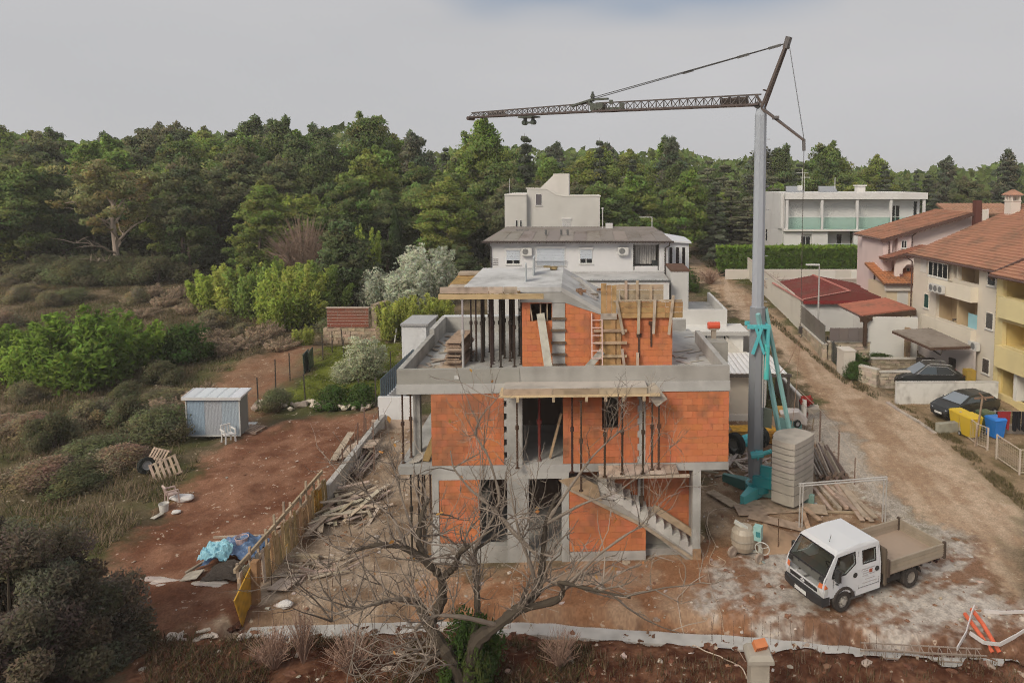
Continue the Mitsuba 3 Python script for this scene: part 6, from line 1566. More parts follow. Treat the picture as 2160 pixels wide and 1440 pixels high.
for x, y in [(-47.1,69.4),(-47.4,72.4),(-43.4,68.4),(-44.1,72.4),(-39.2,65.7),(-43.4,64.8),(-32.1,55.9),(-28.6,55.3),(-28,57.2),(-29.6,53.5),(-25.3,54.7),(-25.4,43.4),(-26.6,41.9)]:
    plant('dry_reed', 'dry_reed', x, y, 'pinkish tuft of dry reeds in the overgrown field', 'dry reeds', 'dry reeds in the field', s=rs.uniform(0.55, 1.0), sz=rs.uniform(0.5, 0.9))

# clipped hedge
HG = Frame((14.6, 82.2), (1, 0))
q = rs.uniform([0, 0, 0], [18.4, 1.6, 1], (9000, 3))
fz = rs.integers(0, 3, 9000)
q[fz == 0, 1] = 0
q[fz == 1, 2] = 1
q = HG.w(np.c_[q[:, :2] + rs.normal(size=(9000, 2)) * 0.08, 3.6 + 2.7 * q[:, 2] + rs.normal(size=9000) * 0.09])
o = np.where((fz == 1)[:, None], [0, 0, 1.0], [0, -1.0, 0.2])
m, c = leaves(q, 0.32, np.where((fz == 1)[:, None], (0.13, 0.20, 0.03), (0.075, 0.12, 0.022)), rs, o, aspect=1.5, lift=0.1)  # top leaves brighter than the front: light from above put into the colour
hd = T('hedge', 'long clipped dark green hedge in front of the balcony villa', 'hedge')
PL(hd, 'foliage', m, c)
P(hd, 'stems', HG.box(0.2, 18.2, 0.3, 1.4, 2.5, 5.9), 'vc', (0.02, 0.028, 0.01))  # one solid near-black box, painted shade behind the hedge leaves
for q, l in (((9.8,75.3,2.14), 'dark shrub in a planter beside the white house terrace'), ((29,83.5,2.03), 'round green shrub behind the hedge in front of the villa')):
    put('dark_bush', 1.2, q, l, 'shrub', None, 'shrub')
put('bare_shrub', 1.6, (12.9,78.2,2.21), 'leafless pinkish shrub at the road bend', 'shrub', None, 'bare_shrub', 1.3)
put('bare_shrub', 1.6, (18.8,72.4,2.82), 'leafless brown climber on the pale road wall', 'shrub', None, 'bare_shrub', 0.9)
put('dark_bush', 1.2, (19.2,50.7,1.01), 'green climbing shrub on the gate pillar', 'shrub', None, 'shrub', 1.3)
put('dark_bush', 1.2, (21.3,51.6,0.58), 'low dark shrub bed in front of the carport wall', 'shrub', None, 'shrub', 2.2)
put('dark_bush', 1.2, (18.3,47.7,1.19), 'leafy shrub hanging over the low stone wall', 'shrub', None, 'shrub', 0.8)

# weeds and dry grass: blades nobody could count
def grass(name, poly, n, h, cols, label, seed, lean=0.5, clump=1.0):
    r_ = np.random.default_rng(seed)
    pa = np.array(poly)
    p = r_.uniform(pa.min(0), pa.max(0), (n * 4, 2))
    p = p[inside(poly, p[:, 0], p[:, 1])]
    k = meshkit.fbm(np.c_[p * 0.8 / clump, p[:, :1] * 0], 3, seed)
    p = p[k + 0.25 * r_.random(len(p)) > 0.55][:n]
    z = hgt(p[:, 0], p[:, 1])
    a, hh = r_.uniform(0, 6.28, len(p)), h * r_.uniform(0.4, 1.2, len(p))
    d = np.c_[np.cos(a), np.sin(a)]
    w = 0.10 * h + 0.012
    b0 = np.c_[p - d[:, ::-1] * [1, -1] * w * 0.5, z - 0.02]
    b1 = np.c_[p + d[:, ::-1] * [1, -1] * w * 0.5, z - 0.02]
    t = np.c_[p + d * (hh * lean * r_.uniform(0.2, 1.2, len(p)))[:, None], z + hh]
    v = np.stack([b0, b1, t], 1).reshape(-1, 3)
    f = np.arange(len(v)).reshape(-1, 3)
    cc = np.asarray(cols)[r_.integers(0, len(cols), len(p))] * (1 + 0.2 * r_.normal(size=(len(p), 1)))
    scene[name] = mikit.ply((v, f), 'leaf', uv=tint_uv(np.repeat(np.clip(cc, 0.005, 0.9), 3, 0), len(v)))
    labels[name] = {'label': label, 'category': 'grass', 'kind': 'stuff'}


DRYC = [(0.24, 0.185, 0.115), (0.33, 0.26, 0.175), (0.14, 0.13, 0.06), (0.30, 0.22, 0.16), (0.11, 0.11, 0.045)]
grass('dry_field_grass', [(-25.3,26.8),(-19.4,25.8),(-19.5,29.4),(-20.8,35.3),(-24.2,39.4),(-25.8,44.2),(-27.5,49.6),(-26.1,56.6),(-31.9,69.4),(-39.5,67.5),(-47.1,80.7),(-74.1,80.7)], 80000, 0.38, DRYC, 'dry yellow-brown grass of the overgrown field', 301, lean=0.9)
grass('lawn_grass', LAWN, 14000, 0.14, [(0.11, 0.13, 0.025), (0.16, 0.17, 0.04), (0.085, 0.11, 0.02)], 'short green grass of the lawn', 302, clump=0.4)
grass('foreground_weeds', [(-14.5,21.2),(-8.6,21.2),(-0.2,20.7),(-0.1,17.1),(-12,17.1)], 10000, 0.24, [(0.15, 0.095, 0.06), (0.24, 0.165, 0.11), (0.10, 0.085, 0.04), (0.11, 0.06, 0.04), (0.09, 0.09, 0.035)], 'dry brown weeds at the bottom edge', 303, lean=1.3)
grass('right_weeds', [(-0.2,20.2),(12.8,19.6),(11.2,17.1),(-0.1,17.1)], 1500, 0.25, [(0.22, 0.16, 0.11), (0.15, 0.11, 0.06)], 'sparse weeds on the dark spoil at lower right', 304)
grass('verge_grass', [(18.6,43.4),(19.3,38.3),(19,33.7),(19,29.6),(20,31.3),(19.8,33.2),(20.2,37.2),(20.1,39.8),(19.4,43.8)], 5000, 0.16, [(0.13, 0.12, 0.045), (0.17, 0.14, 0.07), (0.22, 0.17, 0.1)], 'rough grass verge on the right side of the road', 305, clump=0.6)
grass('road_edge_weeds', [(16.4,69.4),(16.8,55.9),(17.2,50.7),(18.1,47.7),(18.8,44.6),(18.2,43.8),(17.1,46.8),(16.5,53.5),(15.6,65.7)], 3500, 0.3, [(0.10, 0.10, 0.04), (0.16, 0.13, 0.07)], 'weeds along the foot of the roadside walls', 306, clump=0.4)
grass('bank_grass', [(13.8,104.8),(17.4,104.8),(18.5,80.7),(17.7,77),(14.4,86.7)], 3500, 0.3, [(0.11, 0.13, 0.03), (0.15, 0.15, 0.05)], 'green bank beside the road in front of the hedge', 307, clump=0.4)

for i, (q, l) in enumerate((((-8.8,19.6,2.2), 'thin leafless sapling left of the big bare tree at the bottom edge'), ((-9.6,19.4,1.45), 'low leafless shrub at the bottom edge near the dark bush'), ((-7.2,19.2,1.59), 'low leafless shrub at the bottom edge left of the bare tree trunk'), ((-1.1,19.4,1.3), 'low leafless shrub at the bottom edge right of the bare tree trunk'), ((-6.2,19.6,1.02), 'small leafless shrub just left of the bare tree trunk'))):
    put('bare_shrub', 1.6, q, l, 'shrub', None, 'bare_shrub', (0.35, 0.9, 0.9, 0.9, 0.8)[i])
put('dark_bush', 1.2, (-3.6,18.6,1.93), 'dark green ivy growing over the foot of the big bare tree', 'ivy', None, 'ivy', 0.55)

# the big dark bush at the near left corner
r_ = np.random.default_rng(310)
C, R = [], []
for i in range(150):
    a, e = r_.uniform(0, 6.28), r_.random()
    q = math.sqrt(1 - e * e) * r_.uniform(0.5, 1.0)
    C.append(np.array([-16.9 + 3.3 * q * math.cos(a), 18.9 + 3.0 * q * math.sin(a), -0.3 + 4.9 * e * r_.uniform(0.55, 1.0)]))
    R.append(np.array([0.62, 0.62, 0.5]) * r_.uniform(0.7, 1.2))
m, c = clumps(C, R, 1000, 0.062, tints((0.115, 0.10, 0.072), len(C), r_, 0.22), r_, (-16.9, 18.9, 0.5), aspect=1.6)
bb = T('near_bush', 'huge dark evergreen bush filling the near left corner', 'bush')
PL(bb, 'crown', m, c)
P(bb, 'stems', cat(*[tb([[-16.9, 18.9, -0.5], (np.array([-16.9, 18.9, 0]) + c_) / 2, c_], [0.07, 0.05, 0.015], 5) for c_ in C[:50]]), 'vc', (0.10, 0.08, 0.06))

# the bare fig tree in front of the house
ft = T('bare_tree', 'large leafless tree with pale tangled twigs in front of the house', 'tree')
r_ = np.random.default_rng(321)
BARK, PALE = (0.085, 0.07, 0.056), (0.36, 0.30, 0.25)
limbs = [([(-3.66,18.3,-0.19), (-4,18.4,0.86), (-4.79,18.7,1.77), (-5.17,18.9,2.42)], 0.20, 0.13), ([(-3.66,18.3,-0.19), (-3.44,18.3,1.62), (-2.79,18.4,2), (-2.29,18.6,2.31), (-1.69,18.8,2.69), (-1.57,19.2,3.4), (-1.54,19.6,4.3), (-1.21,20,5.05)], 0.22, 0.04),
         ([(-4.79,18.7,1.77), (-4.35,18.6,2.65), (-4.32,18.4,3.39), (-4.69,18.2,3.97), (-5.21,18,4.49), (-5.95,17.8,4.68), (-6.65,17.7,4.5)], 0.15, 0.04), ([(-3.44,18.3,1.62), (-3.43,18.9,1.92), (-3.53,19.3,2.67), (-3.68,19.8,3.42), (-3.17,20.2,3.55)], 0.12, 0.03),
         ([(-4.32,18.4,3.39), (-3.93,18.3,3.75), (-3.8,18.2,4.22), (-3.47,18,4.53)], 0.11, 0.05), ([(-4.69,18.2,3.97), (-5,18.4,4.42), (-4.93,18.8,5.13), (-4.8,19,5.38)], 0.10, 0.05), ([(-2.29,18.6,2.31), (-1.05,18.2,2.86), (-0.9,18,3.32), (-1.09,17.9,3.59), (-0.13,17.6,3.54), (0.88,17.4,3.43)], 0.10, 0.025),
         ([(-5.17,18.9,2.42), (-5.69,18.4,2.77), (-6.22,18,2.85), (-7.14,17.7,2.58)], 0.09, 0.02), ([(-2.79,18.4,2), (-3.59,17.8,2.64), (-4.32,17.4,2.97), (-4.84,17.2,2.72), (-4.43,17,2.02)], 0.07, 0.02), ([(-3.68,19.8,3.42), (-2.88,20.2,4.66), (-3.35,20.6,5.98), (-3.82,20.8,6.57), (-3.66,20.9,7.06), (-3.03,21,7.75)], 0.055, 0.014),
         ([(-1.57,19.2,3.4), (-2.38,19.6,3.94), (-2.98,19.9,4.52), (-3.86,20.1,5.15), (-4.37,20.2,5.77), (-4.45,20.3,6.25)], 0.075, 0.015), ([(-1.54,19.6,4.3), (-0.85,20,5.2), (-0.14,20.3,6.1), (0.72,20.5,6.83)], 0.06, 0.012), ([(-1.69,18.8,2.69), (-1.87,18.6,3.65), (-2.12,18.5,4.39), (-2.32,18.6,5.16), (-2.47,18.8,5.89)], 0.07, 0.015),
         ([(-5,18.4,4.42), (-5.49,18.8,5.34), (-5.73,19,6.08), (-5.98,19.2,6.62)], 0.05, 0.012), ([(-5.21,18,4.49), (-5.58,18.2,5.23), (-6.12,18.3,5.58), (-6.44,18.5,5.89)], 0.05, 0.012), ([(-0.9,18,3.32), (0,18,4.26), (0.9,18,4.93), (1.42,18.1,5.08)], 0.05, 0.012), ([(-1.54,19.6,4.3), (-0.42,19.6,4.95), (0.56,19.7,5.19), (1.26,19.8,5.73)], 0.045, 0.01)]


def bough(p0, d, L, r0, depth, twigs):
    """One wandering branch and what grows on it."""
    n = 4 if depth < 2 else 3
    pts, p, d = [p0], np.array(p0), unit(d)
    for i in range(n):
        d = unit(d + r_.normal(size=3) * 0.22 + [0, 0, 0.08])
        p = p + d * L / n
        pts.append(p)
    col = np.array(PALE) * r_.uniform(0.38, 1.1) if depth else np.array(BARK) * 0.6 + np.array(PALE) * 0.4
    m_ = tb(pts, np.linspace(r0, r0 * 0.3, n + 1), 5 if depth == 0 else 4 if depth == 1 else 3, caps=False)
    twigs.append((m_, np.tile(col, (len(m_[0]), 1))))
    if depth < 2:
        for i in range(5 if depth == 0 else 3):
            k_ = r_.integers(1, n + 1)
            s_ = pts[k_] + (pts[k_ - 1] - pts[k_]) * r_.random()
            bough(s_, d + r_.normal(size=3) * 0.75 + [0, -0.05, 0.15], L * r_.uniform(0.35, 0.65), max(r0 * 0.55, 0.008), depth + 1, twigs)


tw = []
for j, (pp, ra, rb) in enumerate(limbs):
    pp = np.array(pp)
    # a smooth, slightly knobbly limb through the joints
    t = np.linspace(0, len(pp) - 1, 6 * (len(pp) - 1) + 1)
    q = np.stack([np.interp(t, np.arange(len(pp)), pp[:, k_]) for k_ in range(3)], 1)
    for _ in range(3):
        q[1:-1] = (q[:-2] + 2 * q[1:-1] + q[2:]) / 4
    rad = 1.0 * np.linspace(ra, rb, len(q)) * (1 + 0.16 * r_.normal(size=len(q)))
    P(ft, 'trunk' if j == 0 else 'limb', tb(q, np.maximum(rad, 0.008), 8), 'dirty', np.array(BARK) if ra > 0.09 else np.array(BARK) * 0.5 + np.array(PALE) * 0.6)
    for i in range(int(4 + 2.6 * len(pp))):
        s_ = q[r_.integers(len(q) // 3, len(q))]
        if s_[2] > 3.0 and r_.random() < 0.5:
            continue
        out_ = unit(s_ - np.array([-3.7, 18.8, 1.5])) * [1, 0.6, 0.5]
        bough(s_, out_ + r_.normal(size=3) * 0.6 + [0, 0, 0.15], r_.uniform(0.9, 2.4), float(np.clip(ra * 0.3, 0.013, 0.034)), 0 if i % 3 else 1, tw)
m = cat(*[a for a, _ in tw])
P(ft, 'twigs', m, 'vc', np.vstack([b for _, b in tw]), kind='stuff')
q = np.vstack([a[0][-1] for a, _ in tw])
q = q[r_.choice(len(q), 26, False)]
m, c = leaves(q, 0.14, np.tile((0.42, 0.22, 0.07), (26, 1)), r_)
PL(ft, 'dead_leaves', m, c)
labels[ft + '__dead_leaves'] = {'kind': 'stuff'}

# ---------------------------------------------------------------- timber, props and gear on the site


def plank(p0, p1, w, t, label, group=None, col=OLDWOOD, name='plank', cat_='plank', up=(0, 0, 1), s=0.14, mat='wood'):
    return ONE(name, label, cat_, bar(p0, p1, w, t, up), mat, jit(col, s), group)


def gxy(p, dz=0.0):
    return on(p[0], p[1], dz)


rp = np.random.default_rng(400)
# stack of boards on the left terrace
for i in range(15):
    w = 0.62 if i else 0.9
    o = rp.normal(size=2) * 0.06
    plank(HF.w(np.array([1.75 + o[0], 2.3 + o[1] * 2, 6.79 + 0.072 * i])), HF.w(np.array([1.9 + o[0], 4.6 + o[1] * 2, 6.79 + 0.072 * i])), w, 0.04, 'weathered board in the tall stack on the left terrace', 'boards stacked on the left terrace', (0.46, 0.35, 0.27))
for i in range(26):
    a, b, r = rp.uniform(0.4, 1.35), rp.uniform(1.5, 8.0), rp.uniform(0, 3.1)
    L = rp.uniform(0.4, 1.0)
    c_ = HF.w(np.array([a, b, 6.775 + 0.01 * (i % 3)]))
    plank(c_, c_ + np.array([math.cos(r), math.sin(r), 0]) * L, rp.uniform(0.08, 0.2), 0.025, 'loose offcut lying on the left terrace', 'offcuts on the left terrace', (0.44, 0.37, 0.31), 'offcut', 'offcut')
for i in range(14):
    a, b, r = rp.uniform(11.0, 12.2), rp.uniform(1.0, 7.5), rp.uniform(0, 3.1)
    c_ = HF.w(np.array([a, b, 6.77]))
    plank(c_, c_ + np.array([math.cos(r), math.sin(r), 0]) * rp.uniform(0.4, 1.2), rp.uniform(0.06, 0.15), 0.025, 'loose offcut lying on the right terrace', 'offcuts on the right terrace', (0.5, 0.46, 0.42), 'offcut', 'offcut')
plank(HF.w(np.array([11.0, 1.4, 6.83])), HF.w(np.array([11.9, 1.35, 6.83])), 0.12, 0.12, 'short pale beam lying behind the right parapet', None, (0.52, 0.40, 0.26), 'beam', 'beam')
plank(HF.w(np.array([5.75, 0.75, 6.78])), HF.w(np.array([5.35, UB - 0.06, 9.05])), 0.32, 0.04, 'wide grey board leaning below the upper floor window', None, (0.52, 0.48, 0.44), 'leaning_board', 'board', HF.ey.tolist() + [0])
plank(HF.w(np.array([7.0, 1.0, 6.78])), HF.w(np.array([7.85, UB - 0.10, 7.5])), 0.26, 0.04, 'grey board leaning beside the foot of the pink ladder', None, (0.52, 0.48, 0.44), 'leaning_board', 'board', HF.ey.tolist() + [0])
for i, a in enumerate((5.02, 5.35, 5.62)):
    plank(HF.w(np.array([a, UB + 0.04, 8.73])), HF.w(np.array([a - (0.1 if i == 0 else 0), UB + 0.04, 9.44])), 0.05, 0.04, 'narrow batten standing in the upper floor window', 'battens in the upper window', (0.50, 0.40, 0.30), 'batten', 'batten', HF.ey.tolist() + [0])
ld = T('ladder', 'pale pink metal ladder leaning on the upper orange wall', 'ladder')
l0, l1 = np.array([7.42, 1.35, 6.76]), np.array([7.42, UB - 0.05, 9.05])
for s in (0, 0.42):
    P(ld, 'rail', bar(HF.w(l0 + [s, 0, 0]), HF.w(l1 + [s, 0, 0]), 0.045), 'vg', (0.66, 0.47, 0.42))
for i in range(7):
    q = l0 + (l1 - l0) * (0.1 + 0.13 * i)
    P(ld, 'rung', bar(HF.w(q), HF.w(q + [0.42, 0, 0]), 0.035), 'vg', (0.66, 0.47, 0.42))
for s, a in ((0, 9.35), (1, 9.85)):
    ONE('wall_hook_stick', 'dark narrow iron strip hanging on the orange stair tower wall, ' + ('lower one' if not s else 'upper one'), 'iron strip', cat(HF.box(a - 0.1, a + 0.1, UB - 0.06, UB - 0.02, 8.05 + 0.5 * s, 8.2 + 0.5 * s), HF.box(a - 0.035, a + 0.035, UB - 0.05, UB - 0.02, 7.2 + 0.45 * s, 8.05 + 0.5 * s)), 'vc', (0.10, 0.06, 0.045))
ob = T('orange_barrel', 'bright orange plastic drum at the end of the right terrace parapet', 'drum')
P(ob, 'body', cat(cyl(HF.w(np.array([12.88, 5.4, 7.75])), HF.w(np.array([13.42, 5.4, 7.75])), 0.17, 14)), 'vg', (0.62, 0.10, 0.05), smooth=False)
P(ob, 'stand', cat(HF.box(13.05, 13.25, 5.3, 5.5, 7.16, 7.6), HF.box(12.95, 13.35, 5.25, 5.55, 7.56, 7.62)), 'vc', (0.35, 0.3, 0.25))
for nm, a, b, lb in (('debris_crate', 7.0, 3.0, 'red-brown clay offcuts in a heap on the sloping roof'), ('straw_bundle', 5.7, 7.2, 'small tan bundle lying at the back of the flat roof'), ('timber_box', 8.0, 6.6, 'small timber box standing behind the stair tower formwork')):
    z = np.interp(a, [6.2, 7.84], [10.14, 9.17])
    c_ = HF.w(np.array([a, b, z]))
    ONE(nm, lb, nm.split('_')[-1], cat(*[mv(bx(-0.16, 0.16, -0.05, 0.05, -0.04, 0.05), c_ + rp.normal(size=3) * [0.12, 0.1, 0.04] + [0, 0, 0.08], rz=rp.uniform(0, 3)) for _ in range(7)]), 'dirty', (0.36, 0.20, 0.13) if nm[0] != 's' else (0.40, 0.30, 0.15))
for i, (a0, b0, a1, b1) in enumerate(((6.9, 7.0, 7.7, 5.0), (7.0, 5.4, 7.75, 4.4), (7.2, 3.9, 7.7, 3.5), (6.6, 6.4, 7.5, 6.0))):
    za, zb = (np.interp(a, [6.2, 7.84], [10.14, 9.19]) + 0.03 for a in (a0, a1))
    plank(HF.w(np.array([a0, b0, za])), HF.w(np.array([a1, b1, zb])), 0.18, 0.03, 'grey board lying on the sloping roof part', 'boards on the sloping roof', (0.40, 0.38, 0.36))
plank(HF.w(np.array([5.75, 0.55, 3.60])), HF.w(np.array([6.2, 0.6, 5.35])), 0.12, 0.08, 'yellowish plank leaning in the first floor doorway', None, (0.46, 0.35, 0.22), 'leaning_plank', 'plank')
for i in range(3):
    plank(HF.w(np.array([0.45 + 0.1 * i, 0.25, 3.6 + 0.03 * i])), HF.w(np.array([0.75 + 0.15 * i, 1.9, 3.62 + 0.03 * i])), 0.2, 0.03, 'pale board lying on the left balcony floor', 'boards on the left balcony', (0.5, 0.46, 0.41))
plank(HF.w(np.array([0.95, 0.4, 3.6])), HF.w(np.array([1.26, 1.6, 4.5])), 0.3, 0.05, 'dark yellowish panel leaning on the left balcony wall', None, (0.30, 0.22, 0.10), 'leaning_board', 'board')

# right of the house: scrap timber, plank pile, prop pile, sheets
for i in range(60):
    x, y = np.array((7.2,34)) + rp.normal(size=2) * [0.75, 0.7]
    r, L = rp.uniform(0, 3.14), rp.uniform(0.5, 1.5)
    z = gz(x, y) + 0.04 + 0.3 * rp.random() * math.exp(-((x - 6.9) ** 2))
    d = np.array([math.cos(r), math.sin(r), rp.normal() * 0.12])
    plank([x, y, z], np.array([x, y, z]) + d * L, rp.uniform(0.05, 0.16), 0.03, 'splintered offcut in the scrap timber heap between house and crane', 'scrap timber by the crane', (0.42, 0.35, 0.29), 'scrap_timber', 'offcut', s=0.3)
PILE = [((10.3,31.7), (10.4,29.5)), ((10.6,31.8), (10.8,29.6)), ((10.8,31.9), (11.1,29.6)), ((11.1,31.9), (11.5,30)), ((11.4,31.9), (11.5,29.2)), ((11.6,31.8), (11.6,28.8)), ((11.8,31.7), (11.8,28.6)), ((11.5,31.3), (11.4,28.6)), ((11.1,31.1), (11.4,29.4)), ((10.9,31.5), (11.2,29.7)), ((11.4,31.5), (11.7,28.7)), ((11.7,31.1), (12,28.7))]
for i, (p0, p1) in enumerate(PILE):
    plank(gxy(p0, 0.10 + 0.05 * (i % 3)), gxy(p1, 0.10 + 0.05 * (i % 3)), 0.22 if i > 3 else 0.16, 0.05 if i > 3 else 0.14, 'thick grey-brown plank in the pile behind the truck cab', 'planks piled behind the truck', (0.44, 0.34, 0.27))
plank(gxy((10,29.5), 0.05), gxy((11.4,29.5), 0.05), 0.1, 0.08, 'bearer lying across under the plank pile behind the truck', None, (0.40, 0.30, 0.22), 'bearer', 'bearer')
q0, q1 = np.array((11.6,35.4)), np.array((11.4,32.3))
for i in range(26):
    o, lv = (i % 9 - 4) * 0.17 + rp.normal() * 0.03, i // 9
    a_ = gxy(q0 + [o + rp.normal() * 0.1, rp.normal() * 0.15], 0.1 + 0.13 * lv + 0.25)
    b_ = gxy(q1 + [o, rp.normal() * 0.15], 0.1 + 0.13 * lv + 0.12)
    k = T('stacked_prop', 'rusty brown prop lying in the bundle right of the ballast', 'formwork prop', 'rusty props bundled right of the ballast')
    P(k, 'tube', cyl(a_, b_, 0.05, 7), 'vg', jit((0.10, 0.07, 0.055) if i % 3 else (0.26, 0.21, 0.17), 0.3))
    P(k, 'end_plate', cyl(b_, b_ + unit(b_ - a_) * 0.02, 0.09, 8), 'vg', jit((0.15, 0.11, 0.09), 0.3))
sheets = (((8.1,30), 1.9, 1.3, 0.1, 'big plywood sheet on the ground in front of the crane base'), ((6.8,29.6), 0.8, 1.0, 0.05, 'small plywood sheet at the left in front of the crane base'), ((9.3,29.7), 1.1, 0.9, -0.2, 'plywood sheet under the steel frame by the crane'), ((7.7,28.5), 1.5, 0.6, -0.5, 'plywood sheet half buried by the sand heap'))
for i, (p, a_, b_, r, l) in enumerate(sheets):
    ONE('plywood_sheet', l, 'plywood sheet', mv(bx(-a_ / 2 * 1.6, a_ / 2 * 1.6, -b_ / 2, b_ / 2, 0, 0.03), gxy(p, 0.07 + 0.012 * i), rz=r), 'wood', jit((0.42, 0.32, 0.245), 0.1))
plank(gxy((5.3,31.4), 0.1), gxy((6.2,30), 0.12), 0.5, 0.03, 'wide plywood board lying at the right corner of the house', None, (0.40, 0.30, 0.23), 'plywood_board', 'board')
for i, (p0, p1) in enumerate((((9,29.1), (8.8,27.6)), ((9.2,29.6), (9.5,28.4)))):
    plank(gxy(p0, 0.2), gxy(p1, 0.2), 0.2, 0.06, 'tan plank on the ground under the steel frame', 'planks under the steel frame', (0.46, 0.32, 0.22))
sf = T('portal_frame', 'pale steel tube portal frame standing behind the truck', 'frame')
f0, f1 = gxy((8.5,28)), gxy((12.3,28.7))
tz_ = 2.0
for p in (f0, f1):
    for o in (0, 0.12):
        P(sf, 'upright', cyl(p + [o, 0.02 * o, -0.05], p + [o + 0.02, 0, tz_], 0.03, 7), 'vg', (0.42, 0.40, 0.38))
for o in (0, 0.1):
    P(sf, 'crossbar', cyl(f0 + [-0.05, 0, tz_ - o], f1 + [0.15, 0, tz_ - o], 0.03, 7), 'vg', (0.45, 0.43, 0.41))
P(sf, 'foot_rail', cyl(f0 + [0, 0, 0.06], f0 + [1.2, -0.1, 0.05], 0.03, 6), 'vg', (0.40, 0.37, 0.34))
for j, (us, lb) in enumerate(((((12.3,37.1), (12.1,33.6), (12.4,32.2)), 'wire fence of rusty posts between the building site and the road'),)):
    fe = T('wire_fence', lb, 'fence')
    tops = []
    for i, p in enumerate(us):
        b_ = gxy(p)
        h_ = (1.75, 2.05, 1.3)[i]
        tops.append(b_ + [0.02, 0, h_])
        P(fe, 'post', bar(b_ - [0, 0, 0.2], b_ + [0.03, 0.05, h_], 0.07 if i < 2 else 0.05), 'vg', (0.20, 0.135, 0.105))
    start = gxy((12.2,41), 1.7)
    for dz in (0.0, 0.6):
        P(fe, 'wire', tb([start - [0, 0, dz], tops[0] - [0, 0, dz], tops[1] - [0, 0, dz + 0.1], gxy((12.7,29.8), 0.7 - dz)], 0.016, 4), 'vg', (0.42, 0.34, 0.27))
# concrete mixer
mx = T('concrete_mixer', 'beige drum concrete mixer with a turquoise motor box and hand wheel', 'concrete mixer')
mc = gxy((5.8,26.3))
P(mx, 'drum', mv(lathe([(0.02, 0.12), (0.35, 0.16), (0.48, 0.40), (0.50, 0.62), (0.49, 0.66), (0.47, 0.92), (0.34, 1.08), (0.02, 1.12)], 20), mc), 'vg', (0.40, 0.345, 0.275), smooth=False)
P(mx, 'drum_band', mv(lathe([(0.505, 0.60), (0.52, 0.62), (0.52, 0.66), (0.505, 0.68)], 20), mc), 'vg', (0.30, 0.26, 0.21))
P(mx, 'frame', cat(bar(mc + [-0.35, 0.1, 1.25], mc + [0.35, -0.25, 0.95], 0.16, 0.10), bar(mc + [0.55, -0.2, 1.0], mc + [0.60, -0.25, 0.0], 0.12), bar(mc + [-0.4, 0.1, 0.0], mc + [0.5, -0.1, 0.12], 0.08)), 'vg', (0.50, 0.50, 0.45))
P(mx, 'motor_box', mv(bx(-0.15, 0.15, -0.14, 0.14, -0.28, 0.28), mc + [0.50, -0.28, 0.98], rz=-0.5), 'vg', (0.30, 0.52, 0.50))
P(mx, 'control_panel', mv(bx(-0.08, 0.08, -0.01, 0.01, -0.12, 0.08), mc + [0.46, -0.44, 1.0], rz=-0.5), 'vg', (0.05, 0.22, 0.24))
hwc, tt = mc + [0.62, -0.5, 0.45], np.linspace(0, 2 * math.pi, 17)
P(mx, 'hand_wheel', cat(tb(np.stack([hwc[0] + 0.25 * np.cos(tt), hwc[1] - 0.12 * np.cos(tt), hwc[2] + 0.25 * np.sin(tt)], 1), 0.02, 5), *[tb([hwc, hwc + [0.24 * math.cos(a), -0.12 * math.cos(a), 0.24 * math.sin(a)]], 0.014, 4) for a in (0.5, 2.6, 4.7)]), 'vg', (0.55, 0.54, 0.50))
for p, r in ((mc + [-0.5, -0.3, 0.22], 0.22), (mc + [0.45, -0.75, 0.2], 0.2)):
    tyre(p, (0.5, -0.85, 0), r, 0.1, mx, 'wheel', (0.36, 0.29, 0.24), (0.4, 0.33, 0.28))
P(mx, 'tow_bar', cyl(mc + [0.55, -0.5, 0.0], mc + [0.6, -0.9, 0.12], 0.03, 6), 'vg', (0.30, 0.38, 0.37))
# sand heap
def heap(x, y, rx, ry, h, seed):
    rr, aa = np.meshgrid(np.linspace(0, 1, 16), np.linspace(0, 2 * math.pi, 40))
    X_, Y_ = x + rx * rr * np.cos(aa), y + ry * rr * np.sin(aa)
    Z_ = hgt(X_, Y_) + h * np.cos(rr * math.pi / 2) ** 1.3 * (0.75 + 0.6 * meshkit.fbm(np.stack([X_ * 1.6, Y_ * 1.6, X_ * 0], -1), 3, seed)) - 0.06 * rr
    i = np.arange(X_.size).reshape(X_.shape)
    a, b, c, d = i[:-1, :-1].ravel(), i[:-1, 1:].ravel(), i[1:, 1:].ravel(), i[1:, :-1].ravel()
    return np.stack([X_.ravel(), Y_.ravel(), Z_.ravel()], 1), np.vstack([np.stack([a, b, c], 1), np.stack([a, c, d], 1)])
hp = np.array((7,27.2))
ONE('sand_heap', 'low tan sand heap beside the concrete mixer', 'sand heap', heap(hp[0], hp[1], 1.5, 1.2, 0.55, 5), 'dirty', (0.42, 0.28, 0.185), smooth=True)
hp = np.array((-0.6,24.6))
ONE('sand_heap', 'flat pale sand patch at the foot of the house wall left of the stair', 'sand heap', heap(hp[0], hp[1], 1.6, 0.7, 0.25, 6), 'dirty', (0.46, 0.33, 0.24), smooth=True)
plank(gxy((7.2,26.4), 0.0), gxy((7.2,26.4), 1.35), 0.03, 0.03, 'thin rusty iron stake standing in the sand heap', None, (0.16, 0.09, 0.06), 'iron_stake', 'stake')
